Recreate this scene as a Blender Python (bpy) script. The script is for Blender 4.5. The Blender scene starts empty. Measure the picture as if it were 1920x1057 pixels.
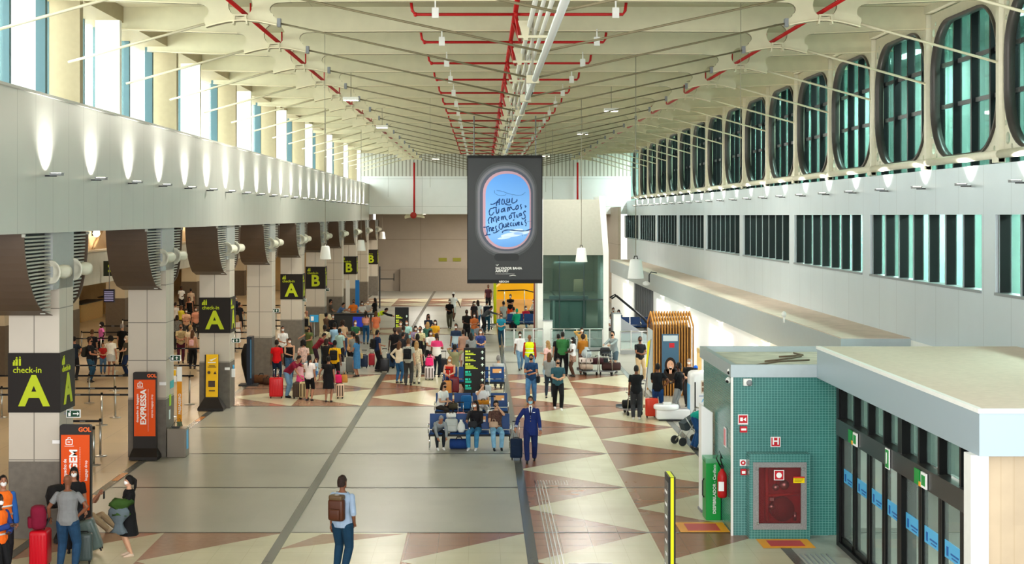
import bpy, math, random
from math import sin, cos, pi, radians as R_
from mathutils import Vector as V, Matrix, geometry
random.seed(7)
SC = bpy.context.scene
COL = SC.collection
F = 2800.0; CX = 903.0; CY = 404.0; EYE = 6.4
# ---------------- camera ----------------
cd = bpy.data.cameras.new('camera'); cam = bpy.data.objects.new('camera', cd); COL.objects.link(cam)
cam.location = (0, 0, EYE); cam.rotation_euler = (pi/2, 0, 0)
cd.sensor_fit = 'HORIZONTAL'; cd.sensor_width = 36; cd.lens = 36*F/1920
cd.shift_x = (960-CX)/1920; cd.shift_y = -(528.5-CY)/1920
cd.clip_end = 500; cd.clip_start = .5
SC.camera = cam
# ---------------- world, daylight, exposure ----------------
w = bpy.data.worlds.new('world'); SC.world = w; w.use_nodes = True
w.node_tree.nodes['Background'].inputs[0].default_value = (.97, .985, 1, 1)
w.node_tree.nodes['Background'].inputs[1].default_value = 1.5
SC.view_settings.view_transform = 'Standard'; SC.view_settings.look = 'None'
SC.view_settings.gamma = 1; SC.view_settings.use_curve_mapping = False
SC.view_settings.exposure = .55
def area(name, loc, rot, sx, sy, power, color=(1, 1, 1), spread=180):
    l = bpy.data.lights.new(name, 'AREA'); l.shape = 'RECTANGLE'; l.size = sx; l.size_y = sy
    l.energy = power; l.color = color; l.spread = R_(spread)
    o = bpy.data.objects.new(name, l); o.location = loc; o.rotation_euler = rot; COL.objects.link(o); return o
# daylight entering through the left clerestory, one long strip of bright sky outside the glass
area('daylight_clerestory', (-11.6, 66, 10.2), (0, R_(-78), 0), 3.0, 96, 11000, (1, .985, .95))
area('fill_behind', (0, -16, 9.0), (R_(82), 0, 0), 26, 7, 5400, (1, .99, .96))  # added fill light behind the camera, brightens the near hall

# ---------------- helpers ----------------
def lin(c):
    if isinstance(c, str):
        c = [int(c[i:i+2], 16)/255 for i in (0, 2, 4)]
    return tuple(x/12.92 if x <= .04045 else ((x+.055)/1.055)**2.4 for x in c[:3])
MATS = {}
def mat(name, color, rough=.5, metal=0, emit=0, noise=0, nscale=8, bump=0, bscale=60, alpha=1, spec=.22, coat=0):
    if name in MATS: return MATS[name]
    m = bpy.data.materials.new(name); m.use_nodes = True; nt = m.node_tree; b = nt.nodes['Principled BSDF']
    c = lin(color); b.inputs['Base Color'].default_value = (*c, 1)
    b.inputs['Roughness'].default_value = rough; b.inputs['Metallic'].default_value = metal
    b.inputs['Specular IOR Level'].default_value = spec
    if coat: b.inputs['Coat Weight'].default_value = coat; b.inputs['Coat Roughness'].default_value = .06
    if emit:
        b.inputs['Emission Color'].default_value = (*c, 1); b.inputs['Emission Strength'].default_value = emit
    tc = None
    if noise or bump: tc = nt.nodes.new('ShaderNodeTexCoord')
    if noise:
        n = nt.nodes.new('ShaderNodeTexNoise'); n.inputs['Scale'].default_value = nscale; n.inputs['Detail'].default_value = 5
        nt.links.new(tc.outputs['Object'], n.inputs['Vector'])
        r = nt.nodes.new('ShaderNodeMapRange'); r.inputs[1].default_value = .3; r.inputs[2].default_value = .7
        r.inputs[3].default_value = 1-noise; r.inputs[4].default_value = 1+noise*.6
        nt.links.new(n.outputs['Fac'], r.inputs[0])
        mx = nt.nodes.new('ShaderNodeVectorMath'); mx.operation = 'SCALE'; mx.inputs[0].default_value = c
        nt.links.new(r.outputs[0], mx.inputs['Scale']); nt.links.new(mx.outputs[0], b.inputs['Base Color'])
    if bump:
        n2 = nt.nodes.new('ShaderNodeTexNoise'); n2.inputs['Scale'].default_value = bscale; n2.inputs['Detail'].default_value = 3
        nt.links.new(tc.outputs['Object'], n2.inputs['Vector'])
        bp = nt.nodes.new('ShaderNodeBump'); bp.inputs['Strength'].default_value = bump; bp.inputs['Distance'].default_value = .02
        nt.links.new(n2.outputs['Fac'], bp.inputs['Height']); nt.links.new(bp.outputs[0], b.inputs['Normal'])
    MATS[name] = m; return m
def seam_mat(name, color, seams, seamcol, rough=.5, metal=0, noise=.04, nscale=1.5, rand=None, coat=0, spec=.5):
    """panel surface: seams = [(axis, spacing, offset, width)]; rand=(ax1,s1,ax2,s2,amount) per-panel shade"""
    m = bpy.data.materials.new(name); m.use_nodes = True; nt = m.node_tree; N = nt.nodes.new; L = nt.links.new
    b = nt.nodes['Principled BSDF']; b.inputs['Roughness'].default_value = rough; b.inputs['Metallic'].default_value = metal
    b.inputs['Specular IOR Level'].default_value = spec
    if coat: b.inputs['Coat Weight'].default_value = coat
    tc = N('ShaderNodeTexCoord'); sp = N('ShaderNodeSeparateXYZ'); L(tc.outputs['Object'], sp.inputs[0])
    def M(op, a, bb=None):
        n = N('ShaderNodeMath'); n.operation = op
        for i, x in enumerate((a, bb)):
            if x is None: continue
            if isinstance(x, (int, float)): n.inputs[i].default_value = x
            else: L(x, n.inputs[i])
        return n.outputs[0]
    tot = None
    for ax, s, off, wd in seams:
        f = M('FRACT', M('DIVIDE', M('SUBTRACT', sp.outputs[ax], off), s))
        k = M('LESS_THAN', f, wd/s)
        tot = k if tot is None else M('MAXIMUM', tot, k)
    n = N('ShaderNodeTexNoise'); n.inputs['Scale'].default_value = nscale; n.inputs['Detail'].default_value = 6
    L(tc.outputs['Object'], n.inputs['Vector'])
    r = N('ShaderNodeMapRange'); r.inputs[1].default_value = .3; r.inputs[2].default_value = .7
    r.inputs[3].default_value = 1-noise; r.inputs[4].default_value = 1+noise; L(n.outputs['Fac'], r.inputs[0])
    scale = r.outputs[0]
    if rand:
        a1, s1, a2, s2, am = rand
        cb = N('ShaderNodeCombineXYZ')
        L(M('FLOOR', M('DIVIDE', sp.outputs[a1], s1)), cb.inputs[0]); L(M('FLOOR', M('DIVIDE', sp.outputs[a2], s2)), cb.inputs[1])
        wn = N('ShaderNodeTexWhiteNoise'); L(cb.outputs[0], wn.inputs[0])
        scale = M('MULTIPLY', scale, M('ADD', M('MULTIPLY', wn.outputs['Value'], am), 1-am/2))
    vm = N('ShaderNodeVectorMath'); vm.operation = 'SCALE'; vm.inputs[0].default_value = lin(color); L(scale, vm.inputs['Scale'])
    mx = N('ShaderNodeMix'); mx.data_type = 'RGBA'; L(tot, mx.inputs[0]); L(vm.outputs[0], mx.inputs[6])
    mx.inputs[7].default_value = (*lin(seamcol), 1); L(mx.outputs[2], b.inputs['Base Color'])
    MATS[name] = m; return m
def glass_mat(name, color, transp=.6, rough=.03):
    m = bpy.data.materials.new(name); m.use_nodes = True; nt = m.node_tree; N = nt.nodes.new; L = nt.links.new
    b = nt.nodes['Principled BSDF']; c = lin(color); b.inputs['Base Color'].default_value = (*c, 1); b.inputs['Roughness'].default_value = rough
    t = N('ShaderNodeBsdfTransparent'); t.inputs[0].default_value = tuple(x**.35 for x in c)+(1,)
    mx = N('ShaderNodeMixShader'); mx.inputs[0].default_value = transp
    L(b.outputs[0], mx.inputs[1]); L(t.outputs[0], mx.inputs[2]); L(mx.outputs[0], nt.nodes['Material Output'].inputs[0])
    MATS[name] = m; return m

class MB:
    def __init__(s): s.v = []; s.f = []; s.m = []; s.sm = []; s.M = Matrix.Identity(4); s.mi = 0; s.smooth = False
    def add(s, vs, fs, smooth=None):
        o = len(s.v); s.v += [tuple(s.M @ V(p)) for p in vs]
        sm = s.smooth if smooth is None else smooth
        for f in fs: s.f.append([i+o for i in f]); s.m.append(s.mi); s.sm.append(sm)
        return s
    def box(s, x0, x1, y0, y1, z0, z1):
        vs = [(x, y, z) for z in (z0, z1) for y in (y0, y1) for x in (x0, x1)]
        return s.add(vs, [(0, 2, 3, 1), (4, 5, 7, 6), (0, 1, 5, 4), (2, 6, 7, 3), (0, 4, 6, 2), (1, 3, 7, 5)], False)
    def cbox(s, c, d): return s.box(c[0]-d[0]/2, c[0]+d[0]/2, c[1]-d[1]/2, c[1]+d[1]/2, c[2]-d[2]/2, c[2]+d[2]/2)
    def loft(s, rings, close=True, smooth=True):
        n = len(rings[0]); vs = [p for r in rings for p in r]; fs = []
        for k in range(len(rings)-1):
            for i in range(n):
                j = (i+1) % n; fs.append((k*n+i, k*n+j, (k+1)*n+j, (k+1)*n+i))
        if close: fs.append(tuple(range(n))[::-1]); fs.append(tuple((len(rings)-1)*n+i for i in range(n)))
        return s.add(vs, fs, smooth)
    def tube(s, pts, rad, n=8, ref=(0, 1, 0), cap=True, smooth=True):
        pts = [V(p) for p in pts]
        if not isinstance(rad, (list, tuple)): rad = [rad]*len(pts)
        rad = [r if isinstance(r, (tuple, list)) else (r, r) for r in rad]
        T = []
        for i in range(len(pts)):
            a = pts[max(i-1, 0)]; b = pts[min(i+1, len(pts)-1)]; d = b-a
            T.append(d.normalized() if d.length > 1e-9 else V((0, 0, 1)))
        if cap == 'round':
            r0 = max(rad[0]); r1 = max(rad[-1])
            pts = [pts[0]-T[0]*r0*.85, pts[0]-T[0]*r0*.5]+pts+[pts[-1]+T[-1]*r1*.5, pts[-1]+T[-1]*r1*.85]
            sc = lambda r, k: (r[0]*k, r[1]*k)
            rad = [sc(rad[0], .5), sc(rad[0], .86)]+list(rad)+[sc(rad[-1], .86), sc(rad[-1], .5)]
            T = [T[0], T[0]]+T+[T[-1], T[-1]]
        ref = V(ref); rings = []; pu = None
        for p, r, t in zip(pts, rad, T):
            if pu is None:
                u = ref.cross(t)
                if u.length < .05: u = V((1, 0, 0)).cross(t)
                if u.length < .05: u = V((0, 0, 1)).cross(t)
            else: u = pu-t*pu.dot(t)
            u.normalize(); pu = u; q = t.cross(u)
            rings.append([p+u*r[0]*cos(2*pi*i/n)+q*r[1]*sin(2*pi*i/n) for i in range(n)])
        return s.loft(rings, True, smooth)
    def lathe(s, prof, c=(0, 0, 0), n=16, smooth=True):
        rings = [[(c[0]+max(r, 1e-4)*cos(2*pi*i/n), c[1]+max(r, 1e-4)*sin(2*pi*i/n), c[2]+z) for i in range(n)] for r, z in prof]
        return s.loft(rings, True, smooth)
    def ball(s, c, r, n=10, m=7):
        if not isinstance(r, (tuple, list)): r = (r, r, r)
        rings = []
        for k in range(m+1):
            a = -pi/2+pi*k/m; a = max(min(a, pi/2-.12), -pi/2+.12)
            rings.append([(c[0]+r[0]*cos(a)*cos(2*pi*i/n), c[1]+r[1]*cos(a)*sin(2*pi*i/n), c[2]+r[2]*sin(a)) for i in range(n)])
        return s.loft(rings, True, True)
    def rbox(s, c, d, r=.04, smooth=False, k=3):
        """upright box with rounded corners, c = centre of the bottom"""
        def ring(ins, z):
            hx, hy = d[0]/2-ins, d[1]/2-ins; rr = max(min(r, hx*.95, hy*.95), .002); out = []
            for qx, qy, a0 in ((1, 1, 0), (-1, 1, 90), (-1, -1, 180), (1, -1, 270)):
                for i in range(k+1):
                    a = R_(a0+90*i/k); out.append((c[0]+qx*(hx-rr)+rr*cos(a), c[1]+qy*(hy-rr)+rr*sin(a), c[2]+z))
            return out
        q = min(r, d[2]*.3)
        return s.loft([ring(q*.6, 0), ring(q*.15, q*.35), ring(0, q), ring(0, d[2]-q), ring(q*.15, d[2]-q*.35), ring(q*.6, d[2])], True, smooth)
    def prism(s, poly, y0, y1, holes=(), axis='Y', smooth=False, edge=None):
        """polygon in (a,b) extruded; axis Y: (x,z) plane; axis X: (y,z) plane; axis Z: (x,y)"""
        def P(a, b, t):
            return (a, t, b) if axis == 'Y' else ((t, a, b) if axis == 'X' else (a, b, t))
        loops = [list(poly)]+[list(h) for h in holes]
        tri = geometry.tessellate_polygon([[V((a, b, 0)) for a, b in l] for l in loops])
        flat = [p for l in loops for p in l]; n = len(flat)
        vs = [P(a, b, y0) for a, b in flat]+[P(a, b, y1) for a, b in flat]
        fs = [tuple(t) for t in tri]+[tuple(i+n for i in reversed(t)) for t in tri]
        o = 0; nf = len(fs)
        for l in loops:
            m = len(l)
            for i in range(m):
                j = (i+1) % m; fs.append((o+i, o+j, o+j+n, o+i+n))
            o += m
        k0 = len(s.m); s.add(vs, fs, smooth)
        if edge is not None:
            for i in range(k0+nf, len(s.m)): s.m[i] = edge
        return s
    def quad(s, a, b, c, d): return s.add([a, b, c, d], [(0, 1, 2, 3)], False)
    def build(s, name, mats, parent=None, **kw):
        me = bpy.data.meshes.new(name); me.from_pydata(s.v, [], s.f)
        if not isinstance(mats, (list, tuple)): mats = [mats]
        for m in mats: me.materials.append(m)
        me.polygons.foreach_set('material_index', s.m); me.polygons.foreach_set('use_smooth', s.sm); me.update()
        o = bpy.data.objects.new(name, me); COL.objects.link(o)
        if parent: o.parent = parent
        for k, v in kw.items(): o[k] = v
        return o
def thing(name, label, cat, loc=(0, 0, 0), rz=0, group=None):
    o = bpy.data.objects.new(name, None); COL.objects.link(o); o.empty_display_size = .2
    o.location = loc; o.rotation_euler = (0, 0, R_(rz)); o['label'] = label; o['category'] = cat
    if group: o['group'] = group
    return o
def tag(o, label, cat, group=None):
    o['label'] = label; o['category'] = cat
    if group: o['group'] = group
    return o
def structure(o, label=None):
    o['kind'] = 'structure'
    if label: o['label'] = label
    return o
def dup(root, loc=None, rz=None, label=None, group=None):
    r = root.copy(); COL.objects.link(r)
    if loc is not None: r.location = loc
    if rz is not None: r.rotation_euler = (0, 0, R_(rz))
    if label: r['label'] = label
    if group: r['group'] = group
    for ch in list(root.children):
        c = ch.copy(); COL.objects.link(c); c.parent = r
        for g in ch.children:
            d = g.copy(); COL.objects.link(d); d.parent = c
    return r
def fl(px, py): Y = EYE*F/(py-CY); return ((px-CX)*Y/F, Y)       # point of the floor
def at(px, py, Y): return ((px-CX)*Y/F, Y, EYE-(py-CY)*Y/F)
_tc = {}
def text(name, body, size, loc, m, parent=None, face='front', spin=0, align='LEFT', bold=.0, shear=0, ext=.004, sx=1, space=1.0):
    key = (body, size, align, bold, shear, ext, space, m.name)
    if key not in _tc:
        cu = bpy.data.curves.new(name, 'FONT'); cu.body = body; cu.size = size; cu.align_x = align; cu.align_y = 'CENTER'
        cu.extrude = ext; cu.offset = bold*size; cu.shear = shear; cu.resolution_u = 3; cu.space_character = space
        t = bpy.data.objects.new('tmp', cu); COL.objects.link(t)
        dg = bpy.context.evaluated_depsgraph_get(); me = bpy.data.meshes.new_from_object(t.evaluated_get(dg))
        bpy.data.objects.remove(t); me.materials.clear(); me.materials.append(m); me.name = name; _tc[key] = me
    o = bpy.data.objects.new(name, _tc[key]); COL.objects.link(o)
    rz = {'front': 0, 'right': pi/2, 'left': -pi/2, 'up': 0}[face]
    M = Matrix.Rotation(rz, 4, 'Z') @ (Matrix.Rotation(pi/2, 4, 'X') if face != 'up' else Matrix.Identity(4)) @ Matrix.Rotation(R_(spin), 4, 'Z')
    if sx != 1: M = M @ Matrix.Diagonal((sx, 1, 1, 1))
    M.translation = V(loc)
    if parent: o.parent = parent
    o.matrix_basis = M
    return o

# ---------------- shared materials ----------------
white = mat('white_paint', 'E8E8E2', .5, noise=.03)
cream = mat('cream_steel', 'D3CDAF', .5, noise=.05, nscale=3)
rodm = mat('grey_rod', '70684E', .45)
redp = mat('red_pipe', 'B01C1C', .35)
steel = mat('brushed_steel', 'B8B8B4', .28, 1)
chrome = mat('chrome', 'DADADA', .12, 1)
black = mat('black_plastic', '0C0C0D', .45)
blackm = mat('black_metal', '0C0D0E', .4)
dkgrey = mat('dark_grey', '2E3032', .5)
grey = mat('mid_grey', '84878A', .5)
lime = mat('lime_letter', 'B4C41C', .5)
signbr = mat('sign_dark_brown', '1C1713', .55, noise=.05)
browncap = mat('brown_bracket', '584A3E', .5, noise=.06, nscale=2)
concrete = mat('concrete_base', '6F6960', .6, noise=.16, nscale=6)
wirem = mat('thin_wire', '8D8878', .5)
gl_teal = glass_mat('teal_glass', 'A8CCC4', .72)
gl_clear = glass_mat('clear_glass', 'D8EAE6', .85)
gl_dark = glass_mat('dark_glass', '86AEA6', .7)
# ================= SETTING =================
# ---- floor with inlaid pattern ----
f_grey = seam_mat('floor_grey', '9A988C', [(0, .6, .35, .006), (1, .6, .15, .006)], '99958A', .33, noise=.07, nscale=.5, rand=(0, .6, 1, .6, .05))
f_cream = seam_mat('floor_cream', 'C8C1A2', [(0, .6, .35, .006), (1, .6, .15, .006)], 'B5AE90', .27, noise=.07, nscale=.8, rand=(0, .6, 1, .6, .05))
f_brown = seam_mat('floor_brown', '8E5A3E', [(0, .6, .35, .006), (1, .6, .15, .006)], '7E4E36', .25, noise=.08, nscale=.8, rand=(0, .6, 1, .6, .08))
f_dark = mat('floor_dark_strip', '5B5B54', .2, noise=.1)
f_line = mat('floor_joint', '55524A', .3)
f_beige = seam_mat('floor_beige', 'B09C7A', [(0, 1.2, 0, .02), (1, 1.2, 0, .02)], '8F7C5E', .28, noise=.08, nscale=.5)
f_orange = mat('floor_orange_tile', 'C07A3E', .2)
f_pink = mat('floor_faded_brown', 'A5806A', .16, noise=.08)
b = MB(); XC = [-8.85+2.45*i for i in range(7)]
def flat(mi, pts, z):
    b.mi = mi; b.add([(x, y, z) for x, y in pts], [tuple(range(len(pts)))])
flat(3, [(-8.85, 15), (10.9, 15), (10.9, 128), (-8.85, 128)][::1], 0)  # grey
flat(5, [(-30, 15), (-8.85, 15), (-8.85, 128), (-30, 128)], 0)
b2 = b
def patt(i, y0, y1):
    x0, x1 = XC[i], XC[i+1]; k = math.ceil(y0/5)*5
    base = 1 if i > 1 else 6
    flat(base, [(x0, y0), (x1, y0), (x1, y1), (x0, y1)], .002)
    yy = int(y0//5)*5+.15
    while yy < y1-.3:
        if yy >= y0-.3:
            flat(0, [(x0, yy+2.5), (x1, yy), (x1, yy+5)], .004)
        yy += 5
for i in range(4):
    patt(i, 20.15, 30.15); patt(i, 50.15, 60.15); patt(i, 80.15, 85.15); patt(i, 105.15, 115.15)
for i in (4,): patt(i, 20.15, 60.15)
for i in (5,): patt(i, 20.15, 60.15)
flat(0, [(-3.95, 20.15), (-1.5, 20.15), (-1.5, 30.15), (-3.95, 30.15)], .006)
flat(6, [(-3.2, 30.0), (-1.55, 30.0), (-3.9, 28.6)], .0065)
flat(7, [(5.8, 20), (10.9, 20), (10.9, 30.0), (7.1, 30.0), (5.8, 29.0)], .006)
for i, xw in ((0, .2), (2, .2), (4, .2), (6, .2)):
    x = XC[i]; flat(2, [(x-xw/2, 15), (x+xw/2, 15), (x+xw/2, 127), (x-xw/2, 127)], .008)
for k in range(4, 25):
    y = 5*k+.15; flat(4, [(-8.85, y-.045), (10.7, y-.045), (10.7, y+.045), (-8.85, y+.045)], .007)
for y in (33.1, 36, 46.4, 56.2): flat(8, [(-8.93, y), (-8.77, y), (-8.77, y+1.1), (-8.93, y+1.1)], .010)
structure(b.build('floor', [f_cream, f_brown, f_dark, f_grey, f_line, f_beige, f_pink, mat('floor_light_grey', 'A6A69C', .2, noise=.06), f_orange]), 'polished stone concourse floor inlaid with cream and brown triangles')

lampm = mat('lamp_glow', 'FFF4DC', .5, emit=9)
# ---- roof ----
roofm = seam_mat('roof_deck', 'BDB698', [(1, 1.25, 0, .02), (0, 5.1, 1.05, .02)], 'A29C80', .6, noise=.04, nscale=.4)
b = MB(); b.box(-9.4, 11.4, 16, 110.4, 11.38, 11.55); structure(b.build('ceiling', roofm), 'pale roof deck over the concourse')

# ---- left fascia beam, clerestory ----
f_panel = seam_mat('fascia_panel_left', 'C4C5BC', [(1, 1.11, .05, .014)], '8E9089', .35, .3, noise=.03, nscale=.7)
b = MB(); b.box(-9.6, -8.3, 16, 110, 6.07, 8.66); structure(b.build('wall_left', f_panel), 'grey metal clad beam wall above the check-in columns')
b = MB(); b.box(-9.6, -8.24, 16, 110, 8.66, 8.71); structure(b.build('trim_1', mat('coping_grey', 'C8C8C0', .5)))
pier = mat('clerestory_pier', 'A89B7E', .6, noise=.04)
tealbar = mat('teal_bar', '4E6A72', .5)
pw = mat('clerestory_white', 'F2F2EC', .5)
b = MB()
for k in range(-1, 8):
    Y = 31.6+10*k
    b.box(-9.15, -8.5, Y, Y+.25, 8.7, 11.38)
structure(b.build('trim_2', pier), 'beige clerestory piers')
b = MB(); b.box(-9.6, -8.55, 16, 110, 11.0, 11.38); structure(b.build('trim_3', pier), 'lintel over the clerestory windows')
for k in range(-1, 8):
    Y = 31.6+10*k; y0, y1 = Y+.3, Y+10
    wn = MB(); wn.box(-9.45, -9.42, y0, y1, 8.7, 11.38); wo = structure(wn.build(f'window_{k+2}', gl_clear), 'tall clerestory glazing bay')
    m = MB()
    for dy in (.2, 1.5, 3.0, 4.6, 6.1, 7.5):
        m.box(-9.5, -9.3, y0+dy, y0+dy+.12, 8.7, 11.0)
    m.build('mullion', tealbar, wo)
    fi = MB(); fi.box(-9.1, -8.52, Y+3.55, Y+3.75, 8.7, 11.0); fi.build('white_fin', pw, wo)
    fi = MB(); fi.box(-9.2, -9.0, Y+4.2, Y+4.35, 8.7, 11.0); fi.box(-9.2, -9.0, Y+9.2, Y+9.35, 8.7, 11.0); fi.build('teal_fin', tealbar, wo)

# ---- right wall ----
w_panel = seam_mat('fascia_panel_right', 'C6D1D6', [(1, 1.67, .1, .016)], '9DA5A8', .35, .25, noise=.03, nscale=.7)
XR = 10.7
b = MB()
b.box(XR, XR+.4, 16, 109.9, 6.42, 7.48)          # above windows
b.box(XR, XR+.4, 16, 109.9, 3.2, 4.78)           # below windows
for k in range(-1, 9):
    Y = 31.1+10*k; b.box(XR, XR+.35, Y, Y+.85, 4.78, 6.42)
structure(b.build('wall_right', w_panel), 'pale metal panelled upper wall on the right')
nwin = 20
sillm = mat('window_sill_grey', '8A9092', .4, .3)
for k in range(-1, 8):
    y0 = 31.95+10*k; y1 = y0+9.15; nwin += 1
    g = MB(); g.box(XR+.27, XR+.29, y0, y1, 4.78, 6.42); wo = structure(g.build(f'window_{nwin}', gl_teal), 'long strip window with black upright fins')
    m = MB(); ny = 7
    for i in range(ny+1):
        yy = y0+.05+(9.0/ny)*i; m.box(XR+.06, XR+.3, yy, yy+.07, 4.8, 6.42)
    m.build('mullion', blackm, wo)
    e = MB()
    for i in range(ny+1):
        yy = y0+.05+(9.0/ny)*i; e.box(XR+.045, XR+.06, yy, yy+.07, 4.8, 6.42)
    e.build('mullion_edge', grey, wo)
    s_ = MB(); s_.box(XR-.03, XR+.3, y0, y1, 4.74, 4.80); s_.build('window_sill', sillm, wo)
# corridor behind strip windows and ovals
b = MB(); b.box(14, 14.2, 16, 112, 3.2, 11.5); b.box(11.1, 14, 16, 112, 4.0, 4.1); b.box(11.1, 14, 16, 112, 7.2, 7.3); b.box(11.1, 14, 112, 112.2, 3.2, 11.5)
structure(b.build('wall_behind_windows', mat('corridor_wall', '98B4AC', .6, noise=.2, nscale=1)))
b = MB(); b.box(11.05, 14.2, 16, 112, 11.3, 11.5); structure(b.build('trim_4', mat('corridor_ceiling', '6F8A84', .6)))
cl = MB()
for k in range(9):
    cl.box(12.5, 12.7, 24+10*k, 27+10*k, 7.12, 7.2); cl.box(12.8, 13, 24+10*k, 26+10*k, 11.2, 11.3)
    area('corridor_fill', (12.6, 25.5+10*k, 7.08), (0, 0, 0), .6, 5, 750, (.92, 1, .97)); area('corridor_fill', (12.6, 25.5+10*k, 11.15), (0, 0, 0), .6, 5, 750, (.9, 1, .96))  # area lights added to brighten the corridor behind the teal glass
structure(cl.build('trim_5', mat('corridor_tube', 'E8FFF6', .5, emit=4)), 'corridor tube lights behind the glass')

# portal plate with ovals
def rrect(cy, cz, hy, hz, r, n=8):
    out = []
    for qy, qz, a0 in ((1, 1, 0), (-1, 1, 90), (-1, -1, 180), (1, -1, 270)):
        for i in range(n+1):
            a = R_(a0+90*i/n); out.append((cy+qy*(hy-r)+r*cos(a), cz+qz*(hz-r)+r*sin(a)))
    return out
def circ(cy, cz, r, n=12): return [(cy+r*cos(2*pi*i/n), cz+r*sin(2*pi*i/n)) for i in range(n)]
portal = mat('portal_cream', 'DCD8C2', .45, noise=.04)
rimm = mat('oval_rim', '4A4642', .35, .2)
curtm = mat('curtain_black', '15181A', .35, .2); curtg = mat('curtain_grey', '6A6C6C', .4, .2)
for k in range(-2, 15):
    Y0 = 30.7+5*k; cy = Y0+2.5; nwin += 1
    p = MB(); hs = [rrect(cy, 9.33, 2.3, 1.6, 1.25)]
    for sy in (-1, 1):
        for (dy, z, r) in ((2.22, 7.98, .13), (1.98, 7.8, .065), (2.33, 8.3, .06)): hs.append(circ(cy+sy*dy, z, r))
        for (dy, z, r) in ((2.22, 10.72, .1), (2.31, 10.45, .06), (2.06, 10.92, .06)): hs.append(circ(cy+sy*dy, z, r, 8))
    p.prism([(Y0-.09, 7.62), (Y0+4.9, 7.62), (Y0+4.9, 11.18), (Y0-.09, 11.18)], 10.72, 10.78, hs, 'X')
    po = tag(p.build('oval_portal', portal), 'cream steel wall panel with a rounded oval opening and corner holes', 'wall panel', 'oval portals along the right wall')
    rim = MB(); A = rrect(cy, 9.33, 2.3, 1.6, 1.25, 10); B = rrect(cy, 9.33, 2.25, 1.55, 1.2, 10)
    rim.loft([[(10.66, a, c) for a, c in A], [(10.66, a, c) for a, c in B], [(10.88, a, c) for a, c in B], [(10.88, a, c) for a, c in A], [(10.66, a, c) for a, c in A]], False)
    rim.build('oval_rim', rimm, po)
    wb = MB(); wb.box(10.78, 10.95, Y0-.02, Y0+.06, 7.62, 11.18); wb.build('side_web', portal, po)
    ps = MB(); ps.box(10.6, 10.72, Y0-.09, Y0+.09, 7.5, 11.18); ps.tube([(10.62, Y0-.09, 7.66), (10.62, Y0+4.9, 7.66)], .09, 8); ps.box(10.56, 10.74, Y0-.09, Y0+.2, 7.49, 7.6); ps.build('post', portal, po)
    g = MB(); g.box(11.14, 11.16, Y0, Y0+4.99, 7.5, 11.18); wo = structure(g.build(f'window_{nwin}', gl_dark), 'teal curtain wall behind the oval opening')
    m = MB()
    for i in range(4): m.box(10.99, 11.18, Y0+.3+1.25*i, Y0+.39+1.25*i, 7.5, 11.3)
    m.build('mullion', curtm, wo)
    t = MB()
    for z in (8.95, 9.95): t.box(11.08, 11.14, Y0, Y0+4.99, z, z+.1)
    t.build('transom', curtg, wo)
# lintel above
b = MB(); b.box(10.55, 10.95, 16, 109.9, 11.2, 11.38); structure(b.build('trim_6', portal))

# ---- ledge right ----
dusty = mat('dusty_top', 'C8B8A8', .8, noise=.12, nscale=2.5)
bluegrey = mat('blue_grey_metal', 'A9B5B8', .4, .25, noise=.03)
b = MB(); b.mi = 0; b.box(8.95, XR, 37.2, 104, 2.46, 3.33); b.mi = 1; b.box(8.97, XR, 37.25, 104, 3.33, 3.35)
structure(b.build('trim_7', [bluegrey, dusty]), 'blue-grey ledge with a dusty top under the strip windows')
lw = MB(); lw.box(9.05, 9.25, 34, 78.7, 0, 2.5); lw.box(9.05, 9.25, 88.7, 104, 0, 2.5)
structure(lw.build('wall_right_lower', mat('bright_white_wall', 'F4F6F6', .5)), 'bright white lower wall')
b = MB(); b.box(9.3, 9.5, 78.7, 88.7, 0, 2.5); do = structure(b.build('door_1', blackm), 'dark doorway with vertical bars in the white wall')
m = MB()
for i in range(9): m.box(9.1, 9.3, 78.9+1.2*i, 78.98+1.2*i, 0, 2.46)
m.build('door_bar', grey, do)
b = MB(); b.box(10.69, 10.9, 16, 40, 0, 3.3); structure(b.build('wall_right_entrance', white))

for k in range(7):
    y = 38.5+9*k
    if 76 < y < 90 or y < 40: continue
    r = thing('ledge_fill_lamp', 'lamp added under the blue-grey ledge to brighten the white wall', 'lamp', (8.98, y, 2.40), 0, 'added lamps under the ledge')
    MB().box(-.02, .06, -.5, .5, 0, .06).build('housing', white, r); MB().box(-.01, .05, -.48, .48, -.01, 0).build('diffuser', lampm, r)
    l = bpy.data.lights.new('ledge_fill', 'AREA'); l.shape = 'RECTANGLE'; l.size = .3; l.size_y = 5; l.energy = 110; o = bpy.data.objects.new('ledge_fill', l); COL.objects.link(o); o.parent = r; o.location = (-.25, 0, -.1); o.rotation_euler = (0, R_(25), 0)  # added lamps under the ledge, there to brighten the white wall
# ---- end walls ----
corr = seam_mat('corrugated', 'C6C6BC', [(0, .28, 0, .09)], '8E8C80', .5, noise=.05)
endw = seam_mat('end_wall_white', 'DCE0DE', [(0, 3.9, -.5, .03), (2, 2.05, 7.05, .03)], 'B4BAB8', .4, noise=.02)
b = MB(); b.mi = 0; b.box(-9.5, 11, 110, 110.2, 9.3, 11.4); b.mi = 1; b.box(-9.5, 11, 110, 110.2, 6.5, 9.3)
structure(b.build('wall_far_upper', [corr, endw]), 'white upper end wall with corrugated top strip')
taupe = seam_mat('far_taupe', 'A89A88', [(2, 2.6, 1.75, .04), (0, 5.2, 0, .04)], '8A7C6A', .5, noise=.03)
b = MB(); b.box(-9, 11, 127, 127.2, 0, 7.2); structure(b.build('wall_far', taupe), 'taupe far end wall')
b = MB(); b.box(-9.6, -9.2, 119, 127, 0, 7); b.box(9.5, 9.7, 104, 127, 0, 7); structure(b.build('wall_far_side', taupe))
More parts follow.
